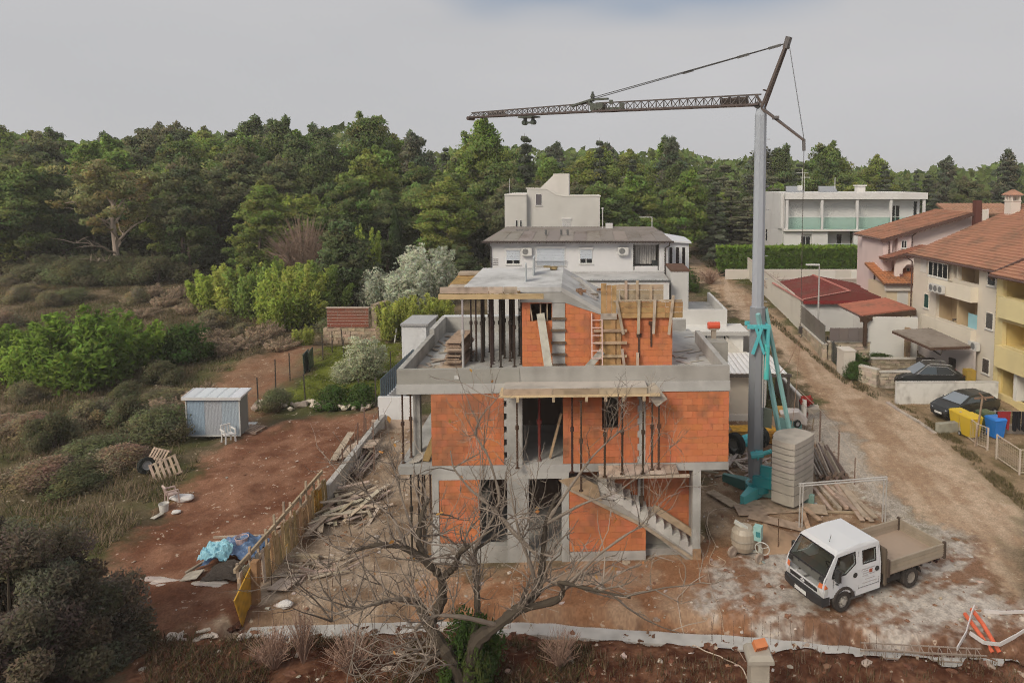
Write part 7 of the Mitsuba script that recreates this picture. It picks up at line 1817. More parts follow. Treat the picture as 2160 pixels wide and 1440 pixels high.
# barrow with red cloth, teal machine, sheet behind the ballast
wbp = gxy((12.5,40.4))
wb = T('wheelbarrow', 'tipped pale wheelbarrow beside the road fence', 'wheelbarrow')
P(wb, 'tray', mv(hull([(-0.4, -0.3, 0.45), (0.4, -0.3, 0.45), (-0.4, 0.3, 0.45), (0.5, 0.3, 0.55), (-0.2, -0.2, 0.12), (0.2, -0.2, 0.12), (-0.2, 0.2, 0.12), (0.2, 0.2, 0.12)]), wbp + [0.35, 0, 0.35]), 'dirty', (0.40, 0.36, 0.31))
P(wb, 'leg', cat(bar(wbp + [0, -0.1, 0], wbp + [0.15, 0, 0.6], 0.06), bar(wbp + [-0.2, -0.15, 0], wbp + [0.05, 0, 0.9], 0.08)), 'vg', (0.30, 0.07, 0.06))
r_ = np.random.default_rng(7)
ONE('red_cloth', 'crumpled red cloth hung over the wheelbarrow', 'cloth', mv((lambda s: (s[0] + 0.07 * r_.normal(size=s[0].shape), s[1]))(arr := (np.array(trimesh.creation.icosphere(2, 0.34).vertices) * [1, 0.8, 0.75], np.array(trimesh.creation.icosphere(2, 0.34).faces))), wbp + [0.05, 0, 1.25]), 'vc', (0.30, 0.045, 0.04))
tm = T('compressor', 'turquoise site machine under a white sheet behind the ballast', 'machine')
tp = gxy((11,38.3))
P(tm, 'body', mv(bx(-0.45, 0.5, -0.4, 0.4, 0.1, 0.85), tp, rz=0.3), 'vg', (0.18, 0.38, 0.38))
P(tm, 'sheet', mv(hull([(-0.7, -0.5, 1.3), (0.3, -0.6, 1.45), (0.9, -0.3, 0.95), (-0.6, 0.5, 1.35), (0.6, 0.5, 1.3), (0.9, 0.4, 0.6), (-0.5, -0.4, 1.05), (0.8, -0.4, 0.6)]), tp), 'vc', (0.58, 0.53, 0.50))
tyre(tp + [0.25, -0.5, 0.75], (0.3, -1, 0), 0.22, 0.1, tm, 'wheel')
P(tm, 'ochre_box', mv(bx(-0.3, 0.3, -0.2, 0.2, 0, 0.3), tp + [-0.55, 0.3, 1.15]), 'vc', (0.50, 0.30, 0.10))
for i in range(10):
    x, y = np.array((11.8,39)) + rp.normal(size=2) * [0.3, 0.25]
    plank([x, y, gz(x, y) - 0.1], [x + rp.normal() * 0.15, y + 0.1, gz(x, y) + rp.uniform(0.4, 0.75)], 0.05, 0.05, 'short stake standing in the bundle behind the ballast', 'stakes behind the ballast', (0.30, 0.22, 0.16), 'short_stake', 'stake')

# low neighbour building with the white corrugated canopy right behind the house
nb = T('canopy_building', 'beige rendered low building with a white ribbed canopy behind the crane', 'building')
NY = 40.2
n0, n1 = np.array((6.7,39.75,3.1)), np.array((11.38,39.75,3.1))
NF = Frame((n0[0], n0[1]), (1, 0))
wd = n1[0] - n0[0]
for i in range(int(wd / 0.3)):
    P(nb, 'canopy_sheet', hull(NF.w(np.array([(i * 0.3 + o, b, 3.1 + 0.05 * b / 4 + z) for o, z in ((0.01, 0), (0.09, 0.035), (0.21, 0.035), (0.29, 0)) for b in (0, 4.6)] + [(i * 0.3 + 0.15, 0, 3.06), (i * 0.3 + 0.15, 4.6, 3.1)]))), 'vc', jit((0.68, 0.67, 0.67), 0.04))
P(nb, 'canopy_fascia', NF.box(-0.05, wd + 0.05, -0.08, -0.01, 2.88, 3.06), 'vg', (0.07, 0.06, 0.055))
for a, b in ((wd - 0.15, 0.05), (wd - 0.15, 4.4), (wd - 2.1, 3.6)):
    P(nb, 'canopy_post', NF.box(a, a + 0.13, b, b + 0.13, -0.2, 3.05), 'vg', (0.07, 0.06, 0.055))
P(nb, 'wall', NF.box(-1.0, 2.7, 0.6, 0.85, -0.2, 3.0), 'plaster', (0.52, 0.46, 0.39))
P(nb, 'wall', NF.box(2.45, 2.7, 0.85, 4.6, -0.2, 3.0), 'plaster', (0.52, 0.46, 0.39))
P(nb, 'plinth', NF.box(-1.0, 2.76, 0.5, 0.597, -0.2, 0.45), 'plaster', (0.62, 0.58, 0.53))
P(nb, 'yard_wall', NF.box(0, 4.7, 6.5, 6.7, -0.2, 4.5), 'plaster', (0.40, 0.37, 0.34))
wl = T('annex', 'white flat-roofed annex with dark openings behind the right terrace', 'building')
n2 = np.array((7.11,44.21,4.6))
NG = Frame((n2[0], n2[1]), (1, 0))
P(wl, 'roof_slab', NG.box(-2.0, 2.75, -0.1, 2.6, 4.4, 4.6), 'plaster', (0.66, 0.64, 0.61))
P(wl, 'roof_edge', NG.box(-2.05, 2.8, -0.16, -0.103, 4.36, 4.62), 'vg', (0.40, 0.39, 0.37))
P(wl, 'wall', NG.box(-2.0, 1.2, 1.8, 2.0, 0.3, 4.4), 'plaster', (0.55, 0.52, 0.48))
P(wl, 'column', NG.box(1.5, 2.45, 0.2, 0.6, 0.3, 4.4), 'plaster', (0.66, 0.64, 0.60))
P(wl, 'painted_shade_sheet', NG.box(-1.9, 2.6, 1.6, 1.7, 0.3, 4.3), 'vc', (0.03, 0.03, 0.03))  # flat near-black sheet, the shade of the openings painted on it
sw = T('street_side_wall', 'low white wall with dark metal fence panels beside the canopy posts', 'wall')
s0, s1 = np.array((12.5,43.4)), np.array((12.7,41))
for i in range(4):
    a_, b_ = np.array([12.35, 45.5]) + np.array([0.0, -5.5]) * i / 4, np.array([12.35, 45.5]) + np.array([0.0, -5.5]) * (i + 1) / 4
    P(sw, 'wall', bar([*a_, 0.6], [*b_, 0.6], 0.18, 1.6), 'plaster', (0.62, 0.60, 0.57))
    P(sw, 'fence_panel', bar([a_[0] - 0.35, a_[1], 0.8], [b_[0] - 0.35, b_[1] + 0.15, 0.8], 0.04, 1.6), 'vg', (0.20, 0.18, 0.165))

# left strip: retaining wall, plank shuttering, timber heaps, props
rw = T('retaining_wall', 'long grey concrete retaining wall along the left side of the site', 'wall')
w0, w1 = np.array((-12.6,40)), np.array((-12.2,30.1))
for i in range(8):
    a_, b_ = w0 + (w1 - w0) * i / 8, w0 + (w1 - w0) * (i + 1) / 8
    P(rw, 'wall_bay', bar([*a_, 0.10], [*(b_ + (a_ - b_) * 0.004), 0.10], 0.26, 1.25), 'conc', jit((0.52, 0.50, 0.47), 0.05))
sh = T('plank_shuttering', 'plank shuttering of upright boards with leaning posts at the lower left of the site', 'shuttering')
w2 = np.array((-12.2,22.6))
nbd = 34
dw = (w2 - w1) / np.linalg.norm(w2 - w1)
nw = np.array([-dw[1], dw[0]])
nw = nw if nw[0] > 0 else -nw
for i in range(nbd):
    p = w1 + (w2 - w1) * (i + 0.5) / nbd
    c = (0.50, 0.29, 0.07) if i in (2, 3, 4, 5) else (0.52, 0.36, 0.20) if i < 26 else (0.50, 0.44, 0.37)
    hh = 1.25 + 0.12 * rp.normal()
    if i == 27:
        continue
    P(sh, 'board', bar([*(p + nw * rp.uniform(-0.03, 0.03)), gz(*p) - 0.1], [*(p - nw * 0.05 + rp.normal(size=2) * 0.02), gz(*p) + hh], np.linalg.norm(w2 - w1) / nbd * rp.uniform(0.72, 0.95), 0.035, up=(nw[0], nw[1], 0)), 'wood', jit(c, 0.26))
for s, z in ((0.04, 1.15), (0.10, 0.75)):
    P(sh, 'waler', bar([*(w1 - nw * s * 2), 0.95 if s < .05 else 1.35], [*(w2 - nw * s * 2), 0.75 if s < .05 else 1.1], 0.08, 0.16), 'wood', jit((0.52, 0.40, 0.28), 0.1))
for i in range(11):
    p = w1 + (w2 - w1) * (0.05 + i / 11) - nw * 0.2
    P(sh, 'stake', bar([*p, gz(*p) - 0.2], [*(p + rp.normal(size=2) * 0.08), gz(*p) + rp.uniform(1.3, 2.0)], 0.08, 0.06), 'wood', jit((0.46, 0.37, 0.28), 0.15))
pn = np.array((-12,22)), np.array((-12.2,22.8))
ONE('formwork_panel', 'ochre yellow formwork sheet standing at the near end of the plank shuttering', 'formwork panel', bar([*pn[0], gz(*pn[0]) + 0.62], [*(pn[1] + [0.15, 0.5]), gz(*pn[1]) + 0.75], 0.04, 1.35), 'wood', (0.55, 0.31, 0.05))
ONE('corner_post', 'brown square timber post at the near end of the plank shuttering', 'post', bar([*(pn[1] + [0.3, 0.2]), -0.4], [*(pn[1] + [0.3, 0.2]), 1.25], 0.22), 'wood', (0.34, 0.20, 0.11))
for i in range(70):
    x, y = np.array((-11.5,29.4)) + rp.normal(size=2) * [0.8, 1.0] + [0.1, 0]
    r, L = rp.normal() * 0.5 + 1.15, rp.uniform(0.7, 1.9)
    z = gz(x, y) + 0.05 + 0.42 * rp.random() * math.exp(-((x + 11.4) ** 2) / 1.5)
    d = np.array([math.cos(r), math.sin(r), rp.normal() * 0.16])
    c_ = np.array([x, y, z])
    plank(c_ - d * L / 2, c_ + d * L / 2, rp.uniform(0.10, 0.24), 0.03, 'grey board in the tumbled timber heap by the retaining wall', 'tumbled timber heap at the left', (0.47, 0.38, 0.30), 'heap_board', 'board', s=0.25)
for i in range(45):
    x, y = np.array((-10.8,25)) + rp.normal(size=2) * [0.7, 0.45]
    r, L = rp.normal() * 0.7 + 0.4, rp.uniform(0.4, 1.1)
    z = gz(x, y) + 0.04 + 0.12 * rp.random()
    d = np.array([math.cos(r), math.sin(r), rp.normal() * 0.1])
    plank(np.array([x, y, z]) - d * L / 2, np.array([x, y, z]) + d * L / 2, 0.06, 0.05, 'short stick in the low heap at the lower left of the site', 'stick heap at the lower left', (0.40, 0.32, 0.26), 'stick', 'stick', s=0.25)
for i in range(4):
    plank(gxy((-11.7,25.7), 0.06 + 0.05 * i) + [0, 0.02 * i, 0], gxy((-10.8,25.6), 0.06 + 0.05 * i) + [0, 0.03 * i, 0], 0.2, 0.045, 'plank in the short pile above the stick heap', 'short plank pile at the left', (0.42, 0.33, 0.25))
for i in range(22):
    p0, p1 = np.array((-12,32.6)), np.array((-11.9,35.2))
    o = (i % 8 - 3.5) * 0.13
    a_, b_ = gxy(p0 + [o, rp.normal() * 0.12], 0.12 + 0.1 * (i // 8)), gxy(p1 + [o + rp.normal() * 0.1, rp.normal() * 0.12], 0.14 + 0.1 * (i // 8))
    k = T('stacked_prop', 'brown prop lying in the rack beside the retaining wall', 'formwork prop', 'props racked by the retaining wall')
    P(k, 'tube', cyl(a_, b_, 0.045, 6), 'vg', jit((0.13, 0.09, 0.07) if i % 3 else (0.34, 0.27, 0.21), 0.3))
    P(k, 'end_plate', cyl(a_, a_ + unit(b_ - a_) * 0.02, 0.08, 8), 'vg', jit((0.15, 0.11, 0.09), 0.3))
for i, p in enumerate([(-12.8,35.9),(-12.7,36.8),(-12,35.9),(-11.1,33.2),(-12.4,32.7),(-12.5,34.9),(-12.5,38.5),(-13.4,38.5),(-12.5,34)]):
    q = gxy(p)
    ONE('rack_post', 'thin rusty upright of the prop rack beside the retaining wall', 'post', bar(q - [0, 0, 0.2], q + [rp.normal() * 0.05, 0, 1.5], 0.055), 'vg', jit((0.15, 0.09, 0.07), 0.2), 'rack uprights by the wall')
for i in range(7):
    plank(gxy((-12.9,34.9), 0.62 + 0.02 * (i % 2)) + [0.0, 0.16 * i, 0], gxy((-11.6,34.9), 0.62 + 0.02 * (i % 2)) + [0.0, 0.16 * i, 0], 0.14, 0.04, 'grey slat on top of the low rack beside the retaining wall', 'slats on the low rack', (0.48, 0.39, 0.31), 'slat', 'slat')
for i in range(5):
    plank(gxy((-13.1,36.8), 0.3) + [0.0, 0.3 * i, 0], gxy((-12,36.8), 0.3) + [0.0, 0.3 * i, 0], 0.07, 0.07, 'dark crosspiece of the far prop rack by the retaining wall', 'crosspieces of the far rack', (0.16, 0.11, 0.08), 'crosspiece', 'crosspiece')
plank(gxy((-11.8,24.1), 0.08), gxy((-11,23.9), 0.16), 0.75, 0.04, 'pale square board lying inside the plank shuttering', None, (0.56, 0.48, 0.38), 'square_board', 'board')
plank(gxy((-13.5,34.2), 0.25), gxy((-13.8,37.6), 0.35), 0.35, 0.03, 'long pale board lying against the outside of the retaining wall', None, (0.46, 0.37, 0.30), 'long_board', 'board')
for i in range(3):
    plank(gxy((-13.3,34.5), 0.2 + 0.05 * i) + [0.15 * i, 0, 0], gxy((-13.4,36.2), 0.2 + 0.05 * i) + [0.15 * i, 0, 0], 0.2, 0.03, 'board leaning on the outer side of the retaining wall', 'boards outside the retaining wall', (0.46, 0.38, 0.30))
for p0, p1, l in (((-12.6,41,0), (-11.9,40.6,0), 'pale board standing by the far end of the retaining wall'),):
    plank(np.array(p0) + [0, 0, 0.0], np.array(p1) + [0, 0, 0.9], 0.3, 0.03, l, None, (0.55, 0.48, 0.42), 'leaning_board', 'board')
# tarpaulin, buckets and boards on the red earth
tq = np.array((-14,25.4))
ss = sheet(44, 30, lambda u, v: np.stack([tq[0] - 1.0 + 2.0 * u + 0.1 * np.sin(9 * v), tq[1] - 0.5 + 1.2 * v + 0.35 * u, -0.15 + 0.55 * np.sin(math.pi * np.clip(u * 0.9 + 0.05, 0, 1)) * (0.5 + 0.5 * v) + 0.42 * meshkit.fbm(np.stack([u * 7, v * 7, u * 0], 1), 3, 4) - 0.1], 1))
ONE('blue_tarpaulin', 'crumpled blue tarpaulin over a heap beside the plank shuttering', 'tarpaulin', ss, 'vg', (0.10, 0.17, 0.31))
ss = sheet(32, 24, lambda u, v: np.stack([tq[0] - 1.0 + 1.1 * u, tq[1] - 0.7 + 0.7 * v, 0.30 + 0.2 * np.sin(math.pi * u) + 0.4 * meshkit.fbm(np.stack([u * 8, v * 8, u * 0], 1), 3, 9) - 0.3 * (1 - v)], 1))
ONE('plastic_sheet', 'pale turquoise plastic sheet on top of the blue tarpaulin', 'plastic sheet', ss, 'vg', (0.25, 0.50, 0.60))
ss = sheet(32, 24, lambda u, v: np.stack([tq[0] - 0.5 + 1.4 * u, tq[1] - 1.3 + 0.8 * v, -0.22 + 0.35 * np.sin(math.pi * u) * v + 0.2 * meshkit.fbm(np.stack([u * 6, v * 6, u * 0], 1), 3, 11)], 1))
ONE('dark_sheet', 'dark brown sheet crumpled in front of the blue tarpaulin', 'sheet', ss, 'dirty', (0.09, 0.075, 0.065))


def bucket(p, label, col=(0.62, 0.60, 0.57), r=0.2, h=0.36):
    k = T('bucket', label, 'bucket')
    P(k, 'body', mv(lathe([(0.01, 0.0), (r * 0.85, 0.0), (r, h), (r * 1.06, h), (r * 1.06, h - 0.03), (r * 0.96, h - 0.02), (r * 0.8, 0.04), (0.01, 0.04)], 18), p), 'vc', col)
    P(k, 'handle', tb([p + [-r, 0, h - 0.03], p + [-r * 0.7, -0.12, h + 0.02], p + [r * 0.7, -0.12, h + 0.02], p + [r, 0, h - 0.03]], 0.008, 4), 'vg', (0.4, 0.4, 0.4))


bucket(on(tq[0] - 0.85, tq[1] + 0.35, 0.25), 'white bucket at the left back of the blue tarpaulin', r=0.26)
bucket(on(tq[0] + 0.1, tq[1] + 0.55, 0.40), 'pinkish bucket standing behind the blue tarpaulin', (0.55, 0.42, 0.42), 0.24)
plank(on(tq[0] - 1.3, tq[1] - 0.95, 0.05), on(tq[0] - 0.7, tq[1] - 0.9, 0.12), 0.6, 0.03, 'cream square sheet leaning in front of the blue tarpaulin', None, (0.56, 0.50, 0.42), 'square_sheet', 'sheet')
plank(gxy((-15.5,26.8), 0.35), gxy((-13.4,26.7), 0.45), 0.09, 0.07, 'long pole lying behind the blue tarpaulin', None, (0.52, 0.42, 0.34), 'pole', 'pole')
plank(on(tq[0] - 1.35, tq[1] - 0.75, 0.1), on(tq[0] - 0.7, tq[1] + 0.2, 0.3), 0.1, 0.08, 'beam at the left edge of the blue tarpaulin', None, (0.40, 0.32, 0.25), 'beam', 'beam')

# tin shed, chair, pallets, tyre, armchair
td = T('tin_shed', 'pale blue-grey corrugated tin shed on the red earth plot', 'shed')
SF = Frame((-23.1, 37.8), (1, 0.01))
for i in range(3):
    a0, a1 = 0.04 + i * 0.97, 0.04 + (i + 1) * 0.97
    c = ((0.28, 0.36, 0.45), (0.36, 0.38, 0.42), (0.33, 0.39, 0.45))[i]
    n = 12
    pts = [(a0 + (a1 - a0) * j / (2 * n), 0.0 if j % 2 else 0.018) for j in range(2 * n + 1)]
    v = np.vstack([SF.w(np.array([(a, b + (0.012 if i == 1 else 0), z) for a, b in pts])) for z in (0.12, 2.2)])
    k_ = np.arange(2 * n)
    P(td, 'wall_sheet', (v, np.vstack([np.stack([k_, k_ + 1, k_ + 2 + 2 * n], 1), np.stack([k_, k_ + 2 + 2 * n, k_ + 1 + 2 * n], 1)])), 'vg', c)
P(td, 'side_wall', cat(SF.box(2.95, 2.98, 0.03, 0.95, 0.12, 2.32), SF.box(0.0, 0.03, 0.03, 0.95, 0.12, 2.32), SF.box(0.05, 2.95, 0.9, 0.95, 0.12, 2.34)), 'vg', (0.20, 0.20, 0.19))
P(td, 'frame', cat(*[SF.box(a - 0.03, a + 0.03, -0.03, -0.004, 0.05, 2.28) for a in (0.0, 2.98)], SF.box(-0.03, 3.0, -0.04, -0.004, 0.04, 0.12), SF.box(0.03, 2.95, 0.06, 2.1, 0.08, 0.11)), 'vg', (0.50, 0.50, 0.49))
for i in range(5):
    P(td, 'roof_sheet', hull(SF.w(np.array([(-0.12 + 0.645 * i + o, b, 2.3 + 0.14 * (b + 0.1) + z) for o, z in ((0.005, 0), (0.08, 0.03), (0.56, 0.03), (0.64, 0)) for b in (-0.12, 1.1)] + [(0.2 + 0.645 * i, -0.12, 2.27), (0.2 + 0.645 * i, 1.1, 2.4)]))), 'vg', jit((0.50, 0.53, 0.56), 0.05))
P(td, 'roof_trim', cat(SF.box(-0.16, 3.14, -0.17, -0.125, 2.16, 2.31), bar(SF.w(np.array([-0.15, -0.15, 2.28])), SF.w(np.array([-0.15, 1.1, 2.46])), 0.05, 0.1), bar(SF.w(np.array([3.13, -0.15, 2.28])), SF.w(np.array([3.13, 1.1, 2.46])), 0.05, 0.1)), 'vg', (0.56, 0.55, 0.55))


def chair(p, rz, label, col=(0.66, 0.65, 0.64), s=1.0):
    k = T('plastic_chair', label, 'chair')
    M = lambda m: mv(mv(m, s=s), p, rz=rz)
    P(k, 'seat', M(bx(-0.22, 0.22, -0.22, 0.22, 0.42, 0.45)), 'vc', col)
    for x, y in ((-0.21, -0.21), (0.21, -0.21), (-0.2, 0.22), (0.2, 0.22)):
        P(k, 'leg', M(bar([x * 1.15, y * 1.15, 0], [x, y, 0.43], 0.06)), 'vc', col)
    P(k, 'backrest', M(cat(*[bar([x, 0.24, 0.45], [x * 1.05, 0.32, 0.82], 0.05) for x in (-0.2, -0.07, 0.07, 0.2)], bar([-0.24, 0.32, 0.83], [0.24, 0.32, 0.83], 0.07))), 'vc', col)
    for x in (-0.26, 0.26):
        P(k, 'armrest', M(cat(bar([x, 0.3, 0.66], [x, -0.2, 0.64], 0.06), bar([x, -0.2, 0.64], [x * 0.95, -0.24, 0.43], 0.05))), 'vc', col)


chair(gxy((-20.4,37.1)), 0.9, 'white plastic garden chair in front of the tin shed', s=1.1)
chair(gxy((-19.4,30.4), 0.0), 2.4, 'pinkish-white plastic chair on the red earth beside a white bucket', (0.58, 0.45, 0.40), s=0.95)
bucket(gxy((-19.4,29.8)), 'white bucket left of the pinkish plastic chair')


def pallet(p, R, label, col=(0.38, 0.29, 0.23)):
    k = T('pallet', label, 'pallet')
    M = lambda m: mv(m, p, R=R)
    for i in range(6):
        P(k, 'slat', M(bx(-0.6 + 0.21 * i, -0.48 + 0.21 * i, -0.5, 0.5, 0.11, 0.132)), 'wood', jit(col, 0.15))
    for y in (-0.45, 0.0, 0.45):
        P(k, 'bearer', M(bx(-0.6, 0.6, y - 0.05, y + 0.05, 0.0, 0.108)), 'wood', jit(np.array(col) * 0.8, 0.15))


def rxz(ax, az):
    c, s = math.cos(ax), math.sin(ax)
    return rotz(az) @ np.array([[1, 0, 0], [0, c, -s], [0, s, c]])


pallet(gxy((-19.9,38.8), 0.06), rxz(0.05, -0.25), 'grey-brown pallet lying beside the tin shed')
pallet(gxy((-21.3,33), 0.42), rxz(1.05, 0.5) @ rotz(0.3), 'wooden pallet tipped up against an old tyre', (0.46, 0.36, 0.28))
pallet(gxy((-22.3,34), 0.40), rxz(0.9, -0.4), 'second pallet tilted behind the tipped one', (0.44, 0.34, 0.27))
ot = T('old_tyre', 'old black tyre standing behind the tipped pallets', 'tyre')
tyre(gxy((-22.4,33.2), 0.38), (0.8, -0.5, 0.3), 0.40, 0.26, ot, 'tread')
r_ = np.random.default_rng(17)


def rock(p, r, squash, seed):
    """An angular broken stone."""
    q = np.random.default_rng(seed).normal(size=(15, 3))
    q /= np.linalg.norm(q, axis=1)[:, None]
    v, f = hull(q * np.random.default_rng(seed + 1).uniform(0.75, 1.1, (15, 1)) * np.asarray(squash) * r)
    return v @ rotz(seed).T + p, f


def lump(p, r, squash, seed, n=2):
    s_ = trimesh.creation.icosphere(n, 1.0)
    v = np.array(s_.vertices)
    v = v * (0.7 + 0.6 * meshkit.fbm(v * 1.4 + seed * 7.7, 3, seed))[:, None]
    return v * np.asarray(squash) * r + p, np.array(s_.faces)


for p, r, sq, l, c in (((-25.6,40), 0.36, (1.1, 0.9, 0.9), 'white plastic rubbish bag in the scrub left of the tin shed', (0.66, 0.65, 0.65)), ((-19.1,30.7), 0.42, (1.3, 0.7, 0.4), 'crumpled white plastic sack on the red earth', (0.62, 0.60, 0.59)), ((-18.8,29.7), 0.2, (1, 0.8, 0.4), 'small white plastic scrap near the pinkish chair', (0.62, 0.60, 0.58)), ((-10.8,22.8), 0.22, (1.2, 0.8, 0.6), 'small white bag inside the trench end', (0.62, 0.6, 0.58))):
    ONE('plastic_bag', l, 'plastic bag', lump(gxy(p, r * 0.25), r, sq, int(r * 1000)), 'vc', c)
plank(gxy((-19.4,29), 0.06), gxy((-19.3,29.5), 0.08), 0.22, 0.03, 'small white board on the red earth below the plastic chair', None, (0.58, 0.55, 0.5), 'small_board', 'board')

# ---------------------------------------------------------------- cars
def car(o, f2, label, suv=False, name='parked_car'):
    k = T(name, label, 'car')
    f2 = unit(f2)
    F_ = Frame(o[:2], f2)          # a forward, b to the car's left
    z0 = o[2]
    M = lambda m: (F_.w(m[0]) + [0, 0, z0], m[1])
    BL = (0.018, 0.019, 0.021)
    H, L0, L1 = (1.66, -2.25, 2.25) if suv else (1.47, -2.1, 2.15)
    low = [(L1, 0.55, 0.35), (L1 + 0.02, 0.6, 0.62), (L1 - 0.12, 0.72, 0.86), (1.35, 0.84, 1.0), (0.95, 0.88, 1.06), (-1.6, 0.86, 1.06), (L0 + 0.05, 0.76, 1.0), (L0, 0.72, 0.6), (L0 + 0.08, 0.66, 0.35), (1.2, 0.89, 0.35), (-1.2, 0.89, 0.35), (1.2, 0.90, 0.75), (-1.2, 0.90, 0.75)]
    b = P(k, 'body', M(hull([(x, s * y, z) for x, y, z in low for s in (1, -1)])), 'carpaint', BL)
    cabp = [(1.15, 0.72, 1.0), (0.25, 0.58, H - 0.04), (-0.2, 0.60, H), (-1.35, 0.56, H - 0.06), (-2.0 if suv else -1.9, 0.66, 1.02), (0.9, 0.80, 1.02), (-1.6, 0.78, 1.02)]
    P(b, 'roof', M(hull([(x, s * y, z) for x, y, z in cabp for s in (1, -1)])), 'carpaint', BL)
    gl = lambda pts, nm, c=(0.02, 0.022, 0.025), mat='pane': P(b, nm, M(hull(pts)), mat, c)
    gl([(1.12, s * 0.66, 1.05) for s in (1, -1)] + [(0.32, s * 0.54, H - 0.06) for s in (1, -1)] + [(1.145, s * 0.66, 1.05) for s in (1, -1)] + [(0.345, s * 0.54, H - 0.06) for s in (1, -1)], 'windscreen', (0.20, 0.23, 0.27), 'vg')
    for s in (1, -1):
        y = lambda z, d: s * (np.interp(z, [1.02, H - 0.04], [0.80, 0.60]) + d)
        for x0, x1, x2, x3, nm in ((0.85, 0.25, -0.35, -0.35, 'front_side_window'), (-0.42, -0.42, -1.1, -1.35, 'rear_side_window')):
            gl([(x, y(z, d), z) for d in (0.0, 0.02) for x, z in ((x0, 1.08), (x1, H - 0.12), (x2, H - 0.1), (x3, 1.08))], nm, (0.06, 0.08, 0.10) if s > 0 and nm[0] == 'f' else (0.03, 0.035, 0.04), 'vg')
        P(b, 'window_trim', M(tb([(0.95, y(1.05, 0.015), 1.05), (0.3, y(H - 0.09, 0.02), H - 0.09), (-1.0, y(H - 0.08, 0.02), H - 0.08), (-1.6, y(1.2, 0.02), 1.2), (-1.3, y(1.05, 0.02), 1.05), (0.95, y(1.05, 0.02), 1.05)], 0.014, 4)), 'vg', (0.45, 0.45, 0.46) if suv else (0.05, 0.05, 0.05))
        P(b, 'mirror', M(hull([(0.72, s * 0.86, 1.02), (0.62, s * 1.02, 1.04), (0.8, s * 1.0, 1.04), (0.72, s * 0.95, 1.16)])), 'carpaint', BL)
        P(b, 'headlight', M(hull([(L1 - 0.05, s * 0.36, 0.72), (L1 - 0.10, s * 0.70, 0.74), (L1 - 0.42, s * 0.80, 0.88), (L1 - 0.20, s * 0.42, 0.87), (L1 - 0.02, s * 0.5, 0.72)])), 'vg', (0.55, 0.55, 0.56))
        P(b, 'tail_lamp', M(hull([(L0 + 0.02, s * 0.55, 0.9), (L0 + 0.3, s * 0.84, 0.92), (L0 + 0.1, s * 0.66, 1.08), (L0 - 0.02, s * 0.6, 0.85)])), 'vg', (0.36, 0.03, 0.03))
        for x in (1.38, -1.38):
            c = M((np.array([[x, s * 0.80, 0.33]]), 0))[0][0]
            tyre(c, [*F_.ey, 0], 0.33, 0.2, k, 'wheel', (0.03, 0.03, 0.03), (0.30, 0.30, 0.31))
    P(b, 'grille', M(hull([(L1 + 0.005, 0.42, 0.60), (L1 + 0.005, -0.42, 0.60), (L1 + 0.03, 0.4, 0.42), (L1 + 0.03, -0.4, 0.42), (L1 - 0.1, 0.4, 0.42), (L1 - 0.1, -0.4, 0.6)])), 'vg', (0.012, 0.012, 0.013))
    P(b, 'number_plate', M(bx(L1 + 0.03, L1 + 0.045, -0.26, 0.26, 0.45, 0.56)), 'vc', (0.62, 0.62, 0.60))
    if suv:
        for s in (1, -1):
            P(b, 'roof_rail', M(tb([(0.2, s * 0.56, H - 0.02), (0.0, s * 0.56, H + 0.05), (-1.2, s * 0.54, H + 0.03), (-1.4, s * 0.54, H - 0.05)], 0.022, 5)), 'vg', (0.48, 0.48, 0.49))
    return k


car(np.array([22.55, 46.2, gz(22.5, 46.2)]), (-0.995, 0.08), 'black estate car with chrome window trim parked behind the white wall', True)
car(np.array([22.5, 41.2, gz(22.5, 41.2)]), (-0.93, -0.36), 'black hatchback parked in front of the white wall beside the bins')

# ---------------------------------------------------------------- right side of the road


def stone_wall(k, p0, p1, z0, z1, th=0.3, size=(0.32, 0.2), col=(0.48, 0.40, 0.31), seed=1, cap=True):
    """A rubble wall: its stones each a piece, standing proud of a mortar core."""
    r_ = np.random.default_rng(seed)
    p0, p1 = np.asarray(p0, float), np.asarray(p1, float)
    L = np.linalg.norm(p1 - p0)
    fr = Frame(p0, p1 - p0, 1)
    w = P(k, 'core', fr.box(0.02, L - 0.02, -th / 2 + 0.04, th / 2 - 0.04, z0, z1 - 0.03), 'dirty', np.array(col) * 0.55)
    z = z0
    while z < z1 - 0.05:
        h = min(size[1] * r_.uniform(0.7, 1.3), z1 - z)
        a = 0.0
        while a < L - 0.05:
            l = min(size[0] * r_.uniform(0.6, 1.5), L - a)
            m = bx(a + 0.012, a + l - 0.012, -th / 2 - r_.uniform(0, 0.03), th / 2 + r_.uniform(0, 0.03), z + 0.012, z + h - 0.012)
            v = m[0] + r_.normal(size=m[0].shape) * 0.014
            P(k, 'stone', fr.m((v, m[1])), 'dirty', jit(col, 0.2))
            a += l
        z += h
    if cap:
        P(k, 'coping', fr.box(-0.03, L + 0.03, -th / 2 - 0.06, th / 2 + 0.06, z1, z1 + 0.07), 'conc', (0.60, 0.56, 0.50))


